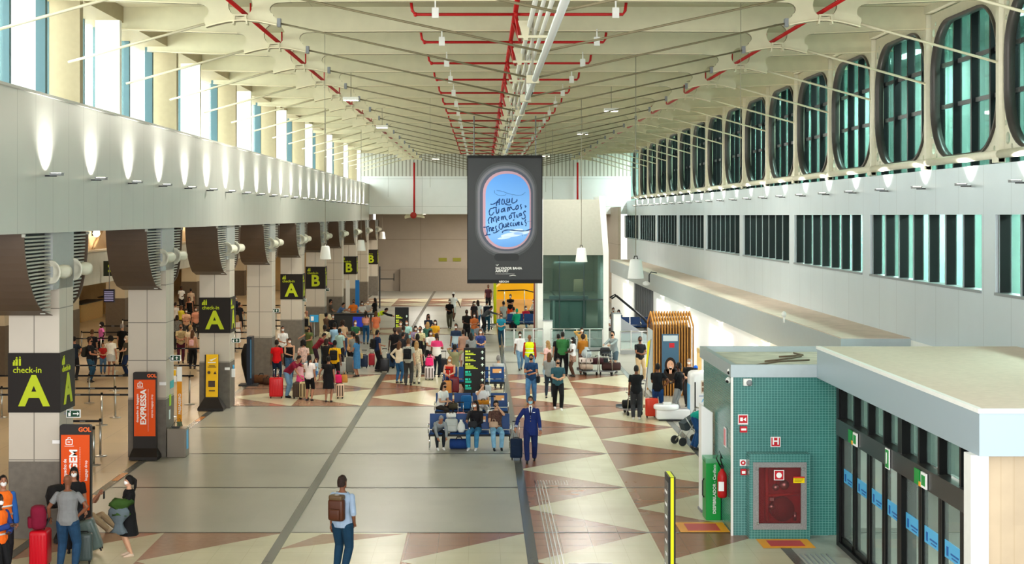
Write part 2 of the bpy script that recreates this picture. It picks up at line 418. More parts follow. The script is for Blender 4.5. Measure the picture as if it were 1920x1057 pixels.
b = MB(); b.box(-9.6, 11, 110.2, 127.2, 6.7, 6.8); structure(b.build('ceiling_far', mat('far_ceiling', '9A8C78', .7)))
b = MB(); b.mi = 0; b.box(-6.9, 6, 126.4, 127, 0, 1.9); structure(b.build('baseboard_far', mat('far_base', '978A7A', .5, noise=.05)))
s1 = tag(MB().box(-3.9, -3.2, 126.95, 127, 1.95, 2.25).build('wall_plaque', mat('olive_plaque', '8C8A30', .5)), 'left one of the two small olive plaques on the far taupe wall', 'sign')
s2 = tag(MB().box(-2.8, -2.1, 126.95, 127, 1.95, 2.25).build('wall_plaque', MATS['olive_plaque']), 'right one of the two small olive plaques on the far taupe wall', 'sign')
s1.location.z = .55; s2.location.z = .55
s1.location.x = .25; s2.location.x = .35

# ---- check-in hall behind the left columns ----
tan = mat('tan_ceiling', 'C3A67E', .6, noise=.06)
b = MB(); b.box(-30, -9.6, 16, 128, 6.6, 6.7); structure(b.build('ceiling_left', tan), 'tan ceiling of the check-in hall')
b = MB(); b.box(-22.2, -22, 16, 128, 4.4, 6.6); structure(b.build('wall_left_vault', tan))
ar = MB()
for k in range(12):
    y = 42+7*k
    pts = [(-21.9+.35*sin(pi*i/8)*0, y+6*i/8, 4.4+2.1*math.sin(pi/2*i/8)) for i in range(9)]
    ar.tube(pts, .09, 6)
structure(ar.build('trim_8', mat('vault_rib', '8F7654', .6)), 'curved ribs in the check-in hall vault')
f2 = seam_mat('fascia_second', 'B9BDB6', [(1, 2.2, 0, .03)], '9BA09A', .4, noise=.04)
b = MB(); b.box(-19.1, -18.9, 16, 128, 3.05, 4.65); structure(b.build('wall_left_fascia', f2), 'second panelled fascia above the check-in counters')
b = MB(); b.box(-19.3, -18.7, 16, 128, 4.65, 4.72); structure(b.build('trim_9', mat('coping2', 'D8CFB8', .5)))
b = MB(); b.box(-29, -28.8, 16, 128, 0, 6.6); b.box(-29, -9.6, 128, 128.2, 0, 6.6); structure(b.build('wall_left_back', mat('warm_back_wall', 'BFA16E', .6, noise=.2, nscale=.5)), 'warm lit back wall of the check-in hall')
colm2 = seam_mat('rear_column', 'B5A88E', [(2, 1.7, 1.2, .03)], '8E8168', .5)
i = 0
for k in range(8):
    Y = 59.5+10*k; r = thing('rear_column', 'beige square column with dark stone base behind the queue', 'column', (-19.5, Y+.5, 0), 0, 'rear columns of the check-in hall')
    MB().box(-.5, .5, -.5, .5, 2.0, 3.3).build('shaft', colm2, r); MB().box(-.52, .52, -.52, .52, 0, 2.0).build('stone_base', mat('rear_base', '5E5244', .6, noise=.08), r)
for k in range(14):
    y = 48+5.2*k; z = 6.0-.5*(k % 2)*1.2
    r = thing('round_wall_lamp', 'round white globe lamp on the tan vault of the check-in hall', 'lamp', (-21.9, y, z), 0, 'globe lamps in the check-in vault')
    MB().ball((.12, 0, 0), .22, 10, 6).build('globe', lampm, r); MB().box(-.1, .03, -.14, .14, -.14, .14).build('socket', dkgrey, r)
    l = bpy.data.lights.new('globe_light', 'POINT'); l.energy = 70; l.shadow_soft_size = .2; l.color = (1, .88, .68); o = bpy.data.objects.new('globe_light', l); COL.objects.link(o); o.parent = r; o.location = (.5, 0, 0)
for k in range(9):
    y = 32+11*k
    r = thing('ceiling_lamp', 'warm round downlight in the check-in hall ceiling', 'lamp', (-14.5, y, 6.45), 0, 'check-in ceiling downlights')
    MB().lathe([(.5, .1), (.5, 0), (.44, 0), (.44, .06)], (0, 0, 0)).build('housing', white, r)
    MB().lathe([(.42, .03), (.42, .01)], (0, 0, 0)).build('diffuser', lampm, r)
    l = bpy.data.lights.new('lamp_light', 'AREA'); l.shape = 'DISK'; l.size = .9; l.energy = 150; l.color = (1, .84, .62)
    o = bpy.data.objects.new('lamp_light', l); COL.objects.link(o); o.parent = r; o.location = (0, 0, -.03)

# ---- front columns ----
col_front = seam_mat('column_panel', 'BDB5A6', [(2, 1.0, .55, .022), (0, 50, -.011, .022), (1, 50, -.011, .022)], '7D776C', .42, .1, noise=.03)
casing = mat('column_casing', 'A3A8A6', .4, .3, noise=.03)
louv = mat('louvre_metal', 'A8A89C', .35, .5)
speak = mat('speaker_cream', 'DAD8C6', .45)
LETT = {0: 'A', 2: 'A', 4: 'A', 5: 'B', 7: 'B', 9: 'B'}
ordn = ['nearest the camera', 'second from the camera', 'third from the camera', 'fourth from the camera', 'fifth from the camera', 'sixth from the camera', 'seventh from the camera', 'eighth from the camera', 'ninth from the camera', 'farthest of the row']
protoC = None
def bracket(mb, s, y_at, ztop=6.06, zbot=4.75, depth=1.7):
    """curved brown wing: quarter arc in (y,z); s=-1 toward camera"""
    n = 12; outer = []
    for i in range(n+1):
        t = i/n; z = ztop-(ztop-zbot)*t; d = depth*math.sqrt(max(1-t**1.9, 0)); d = max(d, .02)
        outer.append((y_at+s*d, z))
    return outer
for k in range(10):
    Y = 29.6+10*k
    if protoC is None:
        r = thing('column', '', 'column', (-8.87, Y+.5, 0), 0)
        sh = MB().box(-.5, .5, -.5, .5, 1.53, 5.3).build('shaft', col_front, r)
        MB().box(-.505, .505, -.505, .505, 0, 1.53).build('stone_base', concrete, r)
        MB().box(-.5, .5, -.95, .55, 4.95, 6.07).build('casing', casing, r)
        for s, y0, dp in ((-1, -.95, 1.85), (1, .55, 1.15)):
            oc = bracket(None, s, y0, 6.06, 4.45 if s < 0 else 4.6, dp)
            m = MB()
            m.loft([[(-.52, a, z), (.5, a, z), (.5, a-s*.05, z), (-.52, a-s*.05, z)] for a, z in oc], True, False); m.build('curved_cover', browncap, r)
            lv = MB()
            for i in range(22):
                z = 4.5+1.55*i/22
                t = (6.06-z)/(6.06-(4.45 if s < 0 else 4.6))
                if t > 1: continue
                d = dp*math.sqrt(max(1-t**1.9, 0))-.08
                if d < .05: continue
                a, c = sorted((y0, y0+s*d)); lv.box(.36, .46, a, c, z, z+.035)
            lv.build('louvre', louv, r)
            bk = MB()
            bk.prism([(y0, 6.05)]+[(a-s*.06, z) for a, z in oc]+[(y0, oc[-1][1])], .2, .34, (), 'X'); bk.build('louvre_back', black, r)
            MB().box(.46, .52, *sorted((y0+s*(dp-.06), y0+s*dp)), 6.0, 6.06).build('edge', louv, r)
        for yy, sz in ((-.95, 1), (.62, .9)):
            sp = MB()
            M0 = Matrix.Translation((.62, yy+.1, 5.28)) @ Matrix.Rotation(R_(105), 4, 'Y') @ Matrix.Rotation(0, 4, 'Z')
            M0 = Matrix.Translation((.52, yy, 5.3)) @ Matrix.Rotation(R_(-90), 4, 'X') @ Matrix.Rotation(R_(20), 4, 'Y')
            sp.M = M0; q = .3*sz
            sp.lathe([(.09, .42), (.13, .42), (.14, .3), (.12, .16), (.13, .05), (.19, -.06), (.235, -.1), (.22, -.12), (.1, 0), (.06, .02)], (0, 0, 0), 18)
            so = sp.build('horn_speaker', speak, r)
            MB().tube([(.4, yy+.1, 5.3), (.55, yy+.1, 5.3)], .03, 6).build('speaker_bracket', casing, r)
        protoC = r
        o = r
    else: o = dup(protoC, (-8.87, Y+.5, 0))
    o['label'] = 'panelled square column with curved brown brackets, '+ordn[k]
    o['group'] = 'front columns along the check-in'
    if k in LETT:
        L_ = LETT[k]
        sg = thing('check_in_sign', f'dark check-in sign with lime letter {L_} wrapped round the column '+ordn[k], 'sign', (-8.87, Y+.5, 2.5), 0, 'check-in signs on the columns')
        MB().box(-.51, .53, -.53, .53, 0, 1.18).build('sign_box', signbr, sg)
        for face, (ox, oy), c in (('front', (-.5, -.545), 1), ('right', (.545, -.5), 1)):
            def pos(u, z):
                return (u-.51, -.536, z) if face == 'front' else (.536, u-.51, z)
            text('letter', L_, .83, pos(.52, .40), lime, sg, face, 0, 'CENTER', .03, ext=.005)
            text('lettering', 'check-in', .17, pos(.1, .84), lime, sg, face, 0, 'LEFT', .012, ext=.005)
            ic = MB(); mk = (lambda a, b_, z0, z1: ic.box(a-.51, b_-.51, -.542, -.53, z0, z1)) if face == 'front' else (lambda a, b_, z0, z1: ic.box(.53, .542, a-.51, b_-.51, z0, z1))
            mk(.1, .14, .93, 1.0); mk(.15, .2, .93, 1.06); mk(.115, .165, 1.0, 1.035); mk(.22, .26, .93, 1.07)
            ic.M = Matrix.Translation((.175-.51, -.537, 1.085) if face == 'front' else (.537, .175-.51, 1.085)); ic.ball((0, 0, 0), (.02, .006, .02) if face == 'front' else (.006, .02, .02), 8, 5)
            ic.M = Matrix.Translation((.24-.51, -.537, 1.095) if face == 'front' else (.537, .24-.51, 1.095)); ic.ball((0, 0, 0), (.018, .006, .018) if face == 'front' else (.006, .018, .018), 8, 5)
            ic.build('traveller_icon', lime, sg)

# ---- wall washer spots ----
def washer(x, y, z, s, grp, lab, power):
    r = thing('wall_washer', lab, 'lamp', (x, y, z), 0, grp)
    m = MB(); m.box(-.11, .11, -.09, .09, 0, .045); m.box(-.14, .14, -.02, .02, .045, .055); m.build('lamp_head', grey, r)
    MB().box(*sorted((0, -s*.24)), -.02, .02, -.02, .01).build('arm', dkgrey, r)
    MB().box(-.09, .09, -.07, .07, .045, .05).build('lens', lampm, r)
    l = bpy.data.lights.new('washer_light', 'SPOT'); l.energy = power; l.spot_size = R_(115); l.spot_blend = 1; l.shadow_soft_size = .03; l.color = (1, .97, .9)
    o = bpy.data.objects.new('washer_light', l); COL.objects.link(o); o.parent = r; o.location = (0, 0, .08)
    o.rotation_euler = (0, R_(180-s*27), 0)
for k in range(24):
    washer(-8.08, 28.4+3.33*k, 7.16, 1, 'wall washers on the left beam', 'small metal uplight washing the left beam wall', 220)
for k in range(24):
    washer(XR-.22, 26.0+3.33*k, 7.05, -1, 'wall washers on the right wall', 'small metal uplight washing the right wall', 170)

# ---- roof frames ----
def mir(p): return [(2.1-x, z) for x, z in reversed(p)]
def arc(cx, cz, rx, rz, a0, a1, n=6): return [(cx+rx*cos(R_(a0+(a1-a0)*i/n)), cz+rz*sin(R_(a0+(a1-a0)*i/n))) for i in range(n+1)]
low = [(-9.1, 10.86), (-5.83, 10.735)]+arc(-5.8, 10.58, .2, .155, 80, -50, 6)+[(-5.70, 10.42), (-5.66, 10.26)]
low += [(-5.66+1.46*t, 10.26+.12*math.sin(pi*t)+.03*t) for t in (.15, .3, .45, .6, .75, .9)]+[(-4.2, 10.29), (-4.2, 10.43), (-4.27, 10.49)]
low += arc(-4.15, 10.63, .2, .14, 230, 100, 6)+[(-3.9, 10.78), (1.05, 10.80)]
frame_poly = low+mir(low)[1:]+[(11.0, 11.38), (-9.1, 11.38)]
fr = None
flg = mat('flange_cream', 'E9DFC0', .5)
for k in range(-2, 16):
    Y = 30.7+5*k
    if fr is None:
        r = thing('roof_frame', '', 'roof frame', (0, Y, 0), 0)
        p = MB(); p.prism(frame_poly, -.05, .05, [circ(-4.95, 10.72, .25, 20), circ(7.05, 10.72, .25, 20)], edge=1); p.build('web_plate', [cream, mat('plate_edge', '8A826A', .6)], r)  # edge shading painted as a darker colour on plate and hole sides
        fg = MB()
        def strip(pts, hw=.1):
            for (x0, z0), (x1, z1) in zip(pts, pts[1:]): fg.add([(x0, -hw, z0), (x1, -hw, z1), (x1, hw, z1), (x0, hw, z0), (x0, -hw, z0+.02), (x1, -hw, z1+.02), (x1, hw, z1+.02), (x0, hw, z0+.02)], [(0, 3, 2, 1), (4, 5, 6, 7), (0, 1, 5, 4), (2, 3, 7, 6)])
        strip(low[:2]); strip(low[-2:]); strip(mir(low)[:2]); strip(mir(low)[-2:])
        strip([p_ for p_ in low if -5.7 < p_[0] < -4.19 and p_[1] < 10.42], .12); strip([p_ for p_ in mir(low) if 6.29 < p_[0] < 7.8 and p_[1] < 10.42], .12)
        fg.build('flange', flg, r)
        for s in (0, 1):
            mx = (lambda x: x) if s == 0 else (lambda x: 2.1-x)
            MB().tube([(mx(-8.5), 0, 9.55), (mx(-5.68), 0, 10.34)], .028, 6).build('tie_rod', cream, r)
            MB().tube([(mx(-4.2), 0, 10.36), (mx(1.05), 0, 9.22)], .02, 6).build('tie_rod', rodm, r)
            MB().cbox((mx(-4.16), 0, 10.36), (.07, .16, .17)).build('lug', grey, r)
            tr = MB(); cx_ = mx(-4.95)
            for q in (-.11, .11): tr.add([(cx_+q-.015, -.12, 10.5), (cx_+q+.015, -.12, 10.5), (cx_+q*1.3+.015, -.12, 10.32), (cx_+q*1.3-.015, -.12, 10.32), (cx_+q-.015, .1, 10.5), (cx_+q+.015, .1, 10.5), (cx_+q*1.3+.015, .1, 10.32), (cx_+q*1.3-.015, .1, 10.32)], [(0, 1, 2, 3), (7, 6, 5, 4), (0, 4, 5, 1), (2, 6, 7, 3), (1, 5, 6, 2), (0, 3, 7, 4)])
            tr.box(cx_-.14, cx_+.14, -.13, .12, 10.49, 10.52); tr.build('pipe_cradle', cream, r)
        for x in (-.95, 2.75): MB().box(x-.07, x+.07, -.1, -.06, 10.45, 10.66).box(x-.015, x+.015, -.1, -.06, 10.66, 10.85).build('beam_bracket', white, r)
        fr = r; o = r
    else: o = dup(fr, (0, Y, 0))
    o['label'] = 'cream steel roof frame with round holes, notched lobes and tie rods'; o['group'] = 'roof frames across the concourse'
for x, s in ((-4.95, 'left'), (7.05, 'right')):
    m = MB(); m.tube([(x, 18, 10.62), (x, 109, 10.62)], .045, 8)
    for k in range(16): m.tube([(x, 32+5*k, 10.62), (x, 32+5*k, 10.95)], .02, 6); m.ball((x, 32+5*k, 10.62), .06, 8, 5)
    tag(m.build('sprinkler_pipe', redp), f'red sprinkler pipe threaded through the {s} holes of the roof frames', 'pipe')
for k in range(15):
    Y = 31.2+5*k
    m = MB(); m.tube([(-1.47, Y, 10.85), (-1.45, Y, 10.68), (-1.38, Y, 10.6), (.8, Y, 10.6)], .032, 6); m.tube([(.8, Y, 10.6), (2.95, Y, 10.6), (3.0, Y, 10.68), (3.02, Y, 10.85)], .032, 6); m.ball((.72, Y, 10.6), .06, 8, 5); m.ball((-1.38, Y, 10.6), .05, 8, 5)
    tag(m.build('sprinkler_branch', redp), 'red sprinkler branch pipe crossing under the roof centre', 'pipe', 'sprinkler branch pipes')
m = MB(); m.tube([(.72, 18, 10.74), (.72, 109, 10.74)], .055, 8)
for k in range(16): m.tube([(.72, 31.7+5*k, 10.7), (.85, 32.6+5*k, 10.2), (.72, 33.4+5*k, 10.7)], .04, 6)
tag(m.build('sprinkler_main', redp), 'red sprinkler main with drop bends along the roof centre', 'pipe')
pipew = mat('conduit_white', 'D2D2C6', .4, .1); pipeg = mat('tube_grey', 'B5B8B0', .35, .3)
tag(MB().tube([(1.09, 16, 9.2), (1.09, 109, 9.2)], .06, 10).build('main_tube', pipeg), 'round grey tube hanging lowest along the roof centre', 'pipe')
for i, (x, z, rr, lb) in enumerate(((.98, 10.3, .05, 'leftmost'), (1.12, 10.25, .04, 'second from left'), (1.25, 10.2, .045, 'third from left'), (1.4, 10.15, .035, 'rightmost'))):
    tag(MB().tube([(x, 16, z), (x, 109, z)], rr, 8).build('conduit', pipew), f'pale conduit along the roof centre, {lb} of the four', 'pipe')
hg = None
for k in range(16):
    Y = 30.7+5*k
    if hg is None:
        hg = thing('pipe_hanger', 'cream hanger clamp holding the central pipes', 'bracket', (1.05, Y, 0), 0, 'central pipe hangers')
        MB().box(-.13, .13, -.05, .05, 9.12, 9.28).build('clamp', cream, hg)
        MB().box(-.3, .42, -.04, .04, 10.05, 10.1).prism([(-.3, 10.4), (-.05, 10.4), (-.1, 10.0), (-.18, 10.0)], -.04, .04).build('plate', cream, hg)
        MB().box(-.02, .02, -.02, .02, 9.28, 10.8).build('drop_rod', wirem, hg)
    else: dup(hg, (1.05, Y, 0))
r = thing('dome_camera', 'white dome security camera hanging under the roof pipes', 'camera', (1.33, 41.4, 9.85))
MB().tube([(0, 0, .25), (0, 0, 1.2)], .03, 8).build('pole', white, r)
MB().lathe([(.03, .28), (.1, .25), (.13, .1), (.13, -.02), (.12, -.03)]).build('housing', white, r)
MB().ball((0, 0, -.04), .1, 12, 8).build('lens_dome', black, r)
# far arch frame on lower level
m = MB(); pts = low+mir(low)[1:]
m.prism([(x, z-4.1) for x, z in frame_poly[:-2]]+[(11, 6.9), (-9.1, 6.9)], 110.3, 110.4); tag(m.build('far_roof_frame', cream), 'lower cream roof frame under the white upper end wall', 'roof frame')
for x, n_ in ((-4.95, 'left'), (7.05, 'right')):
    tag(MB().tube([(x, 109.7, 6.5), (x, 109.7, 10.3)], .07, 8).build('riser_pipe', redp), f'{n_} red vertical pipe on the white upper end wall', 'pipe')
m = MB(); m.M = Matrix.Translation((-5.0, 109.6, 6.42)) @ Matrix.Rotation(pi/2, 4, 'X'); m.lathe([(.02, .1), (.22, .1), (.24, .05), (.24, -.05), (.22, -.1), (.02, -.1)]); tag(m.build('fire_bell', mat('bell_red', '9A2A22', .4)), 'round red bell at the foot of the left red pipe', 'bell')

# ---- pendants ----
pl = None
for i, (px, py, zb, lab) in enumerate(((1192, 522, 4.6, 'large nearest white pendant over the right side'), (1090, 491, 4.6, 'second white pendant in front of the lift tower'), (1036, 468, 4.6, 'white pendant near the left edge of the lift tower'),
        (1011, 450, 4.6, 'small white pendant at the right edge of the billboard'), (1001, 446, 4.6, 'small white pendant overlapping the billboard'), (610, 486, 4.6, 'nearest white pendant on the left, beside the lime B sign'), (677, 470, 4.6, 'second white pendant on the left side'), (717, 448, 4.6, 'farthest white pendant on the left side'))):
    Y = (EYE-zb)*F/(py-CY); X = (px-CX)*Y/F
    if i == 4: Y = 100; X = (px-CX)*Y/F; zb = 4.9
    if pl is None:
        pl = thing('pendant_lamp', lab, 'lamp', (X, Y, zb), 0, 'white bell pendants')
        MB().lathe([(.04, .56), (.15, .55), (.17, .5), (.235, .02), (.235, 0), (.215, 0), (.14, .4), (.05, .42)], (0, 0, 0), 20).build('shade', mat('pendant_white', 'E6E8E4', .4), pl)
        MB().tube([(-.05, 0, .55), (-.04, 0, .64), (.04, 0, .64), (.05, 0, .55)], .015, 6).build('ring', dkgrey, pl)
        MB().ball((0, 0, .12), .09, 10, 6).build('bulb', lampm, pl)
        MB().tube([(0, 0, .62), (0, 0, 11.4-zb)], .012, 5).build('wire', wirem, pl)
        o = pl
    else: o = dup(pl, (X, Y, zb), None, lab)
for x, y in ((-4.2, 40), (5.9, 34), (-2.0, 58), (3.0, 70), (-5.5, 88)):
    tag(MB().tube([(x, y, 7.5), (x, y, 11.4)], .006, 4).build('thin_wire', wirem), 'thin hanging wire dropping from the roof deck', 'wire', 'thin hanging wires')
for x, y in ((-4.2, 48), (-4.2, 63), (4.6, 53), (4.6, 68), (-3, 98), (4, 93), (0, 120), (-4.5, 114), (5, 118)):
    zz = 10.1 if y < 110 else 6.5
    r = thing('ceiling_fill_lamp', 'small square fill lamp added under the roof deck', 'lamp', (x, y, zz), 0, 'added roof fill lamps')
    MB().box(-.25, .25, -.18, .18, 0, .1).build('housing', white, r); MB().tube([(0, 0, .1), (0, 0, 11.39-zz if y < 110 else .2)], .012, 5).build('drop_rod', wirem, r); MB().box(-.22, .22, -.15, .15, -.01, 0).build('lens', lampm, r)
    l = bpy.data.lights.new('flood_fill', 'AREA'); l.size = 1.2; l.energy = 420; l.color = (1, .95, .86); o = bpy.data.objects.new('flood_fill', l); COL.objects.link(o); o.parent = r; o.location = (0, 0, -.05)  # fill lamps added to raise the light in the hall and far end
# ================= RIGHT SIDE: TILED BLOCK, ENTRANCE =================
tile = seam_mat('teal_tile', '35736D', [(0, .06, .04, .007), (1, .06, .05, .007), (2, .05, 0, .007)], '68A29B', .25, noise=.05, rand=(0, .06, 2, .05, .1), coat=.08)
redsign = mat('sign_red', 'C2202C', .4); whitesign = mat('sign_white', 'F4F4F2', .4); yel = mat('sign_yellow', 'F2D400', .4)
green = mat('safety_green', '12903A', .35); orange = mat('floor_yellow', 'F2A51C', .4); fred = mat('floor_red', 'C83A40', .4)
tb = MB(); tb.box(5.04, 7.3, 29.9, 33.9, 0, 3.17); structure(tb.build('wall_tiled_block', tile), 'teal tiled service block beside the entrance')
tc_ = MB(); tc_.mi = 0; tc_.box(4.98, 7.25, 29.84, 29.96, 3.17, 3.42); tc_.box(4.98, 5.1, 29.96, 34.1, 3.17, 3.42); tc_.box(5.1, 8.9, 34.0, 34.1, 3.17, 3.42); tc_.mi = 1; tc_.box(5.1, 8.9, 29.96, 34.0, 3.17, 3.3)
structure(tc_.build('trim_10', [bluegrey, mat('dirty_roof', 'C6BFAE', .85, noise=.25, nscale=2.2)]), 'grey coping round the dirty roof of the tiled block')
structure(MB().box(4.985, 5.03, 29.85, 29.89, 0, 3.17).build('trim_11', white))
w2 = MB(); w2.box(7.3, 8.9, 30.6, 34, 0, 3.2); structure(w2.build('wall_block_rear', white))
# roof debris
for i in range(3):
    m = MB(); m.tube([(5.5+.5*i, 30.6+i, 3.32), (6.3+.4*i, 31.6+.7*i, 3.32), (7.0, 31.9+.8*i, 3.32)], .02, 5); tag(m.build('roof_cable', mat('cable_brown', '6A5A48', .7)), 'loose brown cable lying on the dirty roof of the tiled block', 'cable', 'cables on the tiled block roof')
# canopy
cn = MB(); cn.mi = 0; cn.box(6.7, 10.68, 20.1, 29.83, 3.16, 3.74); cn.mi = 1; cn.box(6.76, 10.68, 20.16, 29.8, 3.74, 3.79)
cn.mi = 2; cn.box(6.68, 6.76, 20.08, 29.83, 3.74, 3.8); cn.box(6.76, 10.68, 20.08, 20.16, 3.74, 3.8)
structure(cn.build('ceiling_canopy', [mat('canopy_blue', 'A4B4BC', .4, .2), mat('canopy_top', 'D2C4B2', .8, noise=.06), white]), 'flat canopy roof over the glass entrance')
wp = seam_mat('beige_boards', 'B4A184', [(0, .18, .02, .006)], 'A48F6C', .5, noise=.1, nscale=1.5, rand=(0, .18, 2, 2.2, .12))
structure(MB().box(6.85, 10.68, 20.25, 20.45, 0, 3.16).build('wall_entrance_side', wp), 'beige board wall at the near end of the entrance')
structure(MB().box(6.62, 6.86, 20.2, 20.5, 0, 3.16).build('trim_12', white))
GX = 6.95
g = MB(); g.box(GX+.1, GX+.12, 20.5, 28.9, 2.5, 3.16); wo = structure(g.build('window_60', gl_teal), 'upper lights above the automatic doors')
m = MB()
for i in range(9):
    y = 20.55+1.03*i; m.box(GX-.02, GX+.16, y, y+.09, 2.48, 3.16)
m.box(GX-.04, GX+.16, 24.55, 24.8, 2.1, 3.16)
m.build('mullion', blackm, wo)
hd = MB(); hd.box(GX-.08, GX+.2, 20.5, 28.95, 2.16, 2.48); structure(hd.build('trim_13', mat('header_dark', '3A3A38', .3, .5)), 'dark header beam over the automatic doors')
fr_ = MB(); fr_.box(GX-.05, GX+.2, 28.85, 29.05, 0, 3.16); fr_.box(GX-.05, GX+.2, 20.5, 28.9, 0, .1); fr_.box(GX-.05, GX+.2, 24.55, 24.8, 0, 2.2)
structure(fr_.build('trim_14', blackm))
stick = mat('sticker_blue', '57B4E6', .4); stickd = mat('sticker_dark_blue', '1E5FA8', .4)
for i in range(8):
    y0 = 20.6+1.03*i; y1 = y0+.96
    if i >= 4: y0 += .1; y1 += .08
    d = structure(MB().box(GX+.04, GX+.055, y0, y1, .1, 2.16).build(f'door_{i+2}', gl_clear), 'glass leaf of the automatic doors with a blue sticker')
    f_ = MB(); f_.box(GX, GX+.1, y0-.02, y0+.07, .1, 2.16); f_.box(GX, GX+.1, y1-.05, y1+.03, .1, 2.16); f_.box(GX, GX+.1, y0, y1, .1, .2); f_.build('door_frame', blackm, d)
    st = MB(); st.mi = 0; st.box(GX+.025, GX+.035, y0+.1, y1-.1, 1.27, 1.53); st.mi = 1
    st.box(GX+.018, GX+.025, y1-.28, y1-.2, 1.31, 1.45); st.box(GX+.018, GX+.025, y0+.2, y1-.4, 1.36, 1.385); st.box(GX+.018, GX+.025, y0+.25, y1-.45, 1.31, 1.33)
    st.build('blue_sticker', [stick, stickd], d)
for y, z, lb, dn in ((27.55, 2.3, 'far', '1'), (23.3, 2.3, 'near', '2')):
    t = thing('exit_plate', f'green and white exit plates on the {lb} half of the door header', 'sign', (GX-.09, y, z))
    MB().box(-.02, 0, .05, .32, -.12, .12).build('plate', green, t); MB().box(-.025, 0, -.32, -.05, -.12, .12).build('plate', whitesign, t)
    MB().box(-.03, -.02, -.05, .05, -.12, -.05).build('arrow', orange, t); MB().box(-.03, -.025, -.28, -.09, -.08, .08).build('inner_plate', green, t)
t = thing('door_number_sign', 'green sign with white figure 1 on the middle of the door header', 'sign', (GX-.09, 25.2, 2.3))
MB().box(-.02, 0, -.12, .12, -.17, .17).build('frame', whitesign, t); MB().box(-.024, -.02, -.1, .1, -.15, .15).build('plate', green, t)
text('figure', '1', .26, (-.03, 0, 0), whitesign, t, 'left', 0, 'CENTER', .02)
# interior of vestibule
structure(MB().box(10.4, 10.6, 20.5, 29.8, 0, 3.1).build('wall_vestibule', mat('vest_wall', '6E8A7A', .5, noise=.15, nscale=1)))
for y, lb in ((22.2, 'near'), (26.8, 'far')):
    t = thing('vestibule_lamp', f'{lb} ceiling lamp seen through the entrance glass', 'lamp', (8.8, y, 3.1))
    MB().box(-.6, .6, -.15, .15, 0, .06).build('housing', white, t); MB().box(-.55, .55, -.12, .12, -.01, 0).build('diffuser', lampm, t)
    l = bpy.data.lights.new('vest', 'AREA'); l.size = 1; l.energy = 50; l.color = (.9, 1, .9); o = bpy.data.objects.new('vest', l); COL.objects.link(o); o.parent = t; o.location = (0, 0, -.05)
# hydrant cabinet
HY = 29.55
t = thing('hydrant_cabinet', 'red fire hose cabinet behind glass in a granite frame on the teal tiles', 'hydrant', (5.9, HY, 0))
t['kind'] = 'thing' if False else ''
del t['kind']
sur = MB(); sur.prism([(-.6, 0), (.6, 0), (.6, 1.68), (-.6, 1.68)], 0, .34, [[(-.5, .22), (.5, .22), (.5, 1.5), (-.5, 1.5)]]); sur.build('tiled_surround', tile, t)
gr = MB(); gr.prism([(-.53, .19), (.53, .19), (.53, 1.52), (-.53, 1.52)], -.015, .05, [[(-.42, .31), (.42, .31), (.42, 1.42), (-.42, 1.42)]]); gr.build('granite_frame', mat('granite', '8E8E8C', .5, noise=.35, nscale=60), t)
MB().box(-.5, .5, .3, .34, .22, 1.5).build('back_panel', mat('cabinet_red', 'A81222', .4), t)
MB().box(-.42, .42, .02, .03, .31, 1.42).build('glass_door', glass_mat('red_tint_glass', 'C89090', .93), t)
hp = MB(); hp.tube([(-.22, .2, .32), (-.22, .2, 1.4)], .04, 8); hp.tube([(-.22, .2, .82), (.42, .2, .86)], .03, 8); hp.tube([(-.05, .2, .95), (-.05, .2, 1.38)], .03, 8); hp.build('pipe', redp, t)
hr = MB(); hr.M = Matrix.Translation((.08, .2, .56)) @ Matrix.Rotation(pi/2, 4, 'X'); hr.lathe([(.02, .07), (.24, .07), (.22, 0), (.24, -.07), (.02, -.07)], (0, 0, 0), 18); hr.build('hose_reel', mat('hose', '6A1A1E', .6, noise=.2, nscale=30), t)
va = MB(); va.ball((-.05, .15, 1.0), .07); va.ball((.12, .15, 1.05), .1); va.ball((-.14, .12, .62), .06); va.box(-.18, -.1, .08, .14, .74, .8); va.tube([(.33, .14, .5), (.33, .14, .34)], .03); va.build('valve', steel, t)
for x in (-.45, .45):
    for z in (.32, 1.4): MB().box(x-.03, x+.03, -.03, -.015, z-.03, z+.03).build('corner_bolt', chrome, t)
def wall_sign(name, label, x, y, z, wd, ht, face, inner, m1=whitesign, m2=redsign):
    t = thing(name, label, 'sign', (x, y, z))
    if face == 'front':
        MB().box(-wd/2, wd/2, -.015, 0, -ht/2, ht/2).build('plate', m1, t); MB().box(-wd/2+.015, wd/2-.015, -.02, -.015, -ht/2+.015, ht/2-.015).build('field', m2, t)
    inner(t); return t
YF = 29.88
def inn_h(t): text('letter', 'H', .2, (0, -.026, .01), whitesign, t, 'front', 0, 'CENTER', .02)
wall_sign('hydrant_sign', 'red square sign with white letter H above the hydrant cabinet', *at(1454, 828, YF)[:1], YF, at(1454, 828, YF)[2], .2, .2, 'front', inn_h)
def inn_b(t): b = MB(); b.box(-.06, -.005, -.026, -.02, -.03, .04); b.add([(.0, -.026, .0), (.06, -.026, .045), (.06, -.026, -.035)], [(0, 1, 2)]); b.build('symbol', whitesign, t); MB().box(-.08, .08, -.026, -.02, -.085, -.07).build('symbol', whitesign, t)
x, _, z = at(1393, 786, YF); wall_sign('alarm_horn_sign', 'red square alarm sign with a horn symbol, highest on the teal front', x, YF, z, .2, .2, 'front', inn_b)
x, _, z = at(1393.5, 804, YF); t = thing('alarm_box', 'small red alarm box under the horn sign', 'alarm', (x, YF, z)); MB().box(-.07, .07, -.06, 0, -.06, .06).build('box', redsign, t); MB().box(-.05, .05, -.065, -.06, -.02, .02).build('label_strip', whitesign, t)
def inn_c(t): MB().prism(circ(0, 0, .045), -.026, -.02).build('symbol', redsign, t)
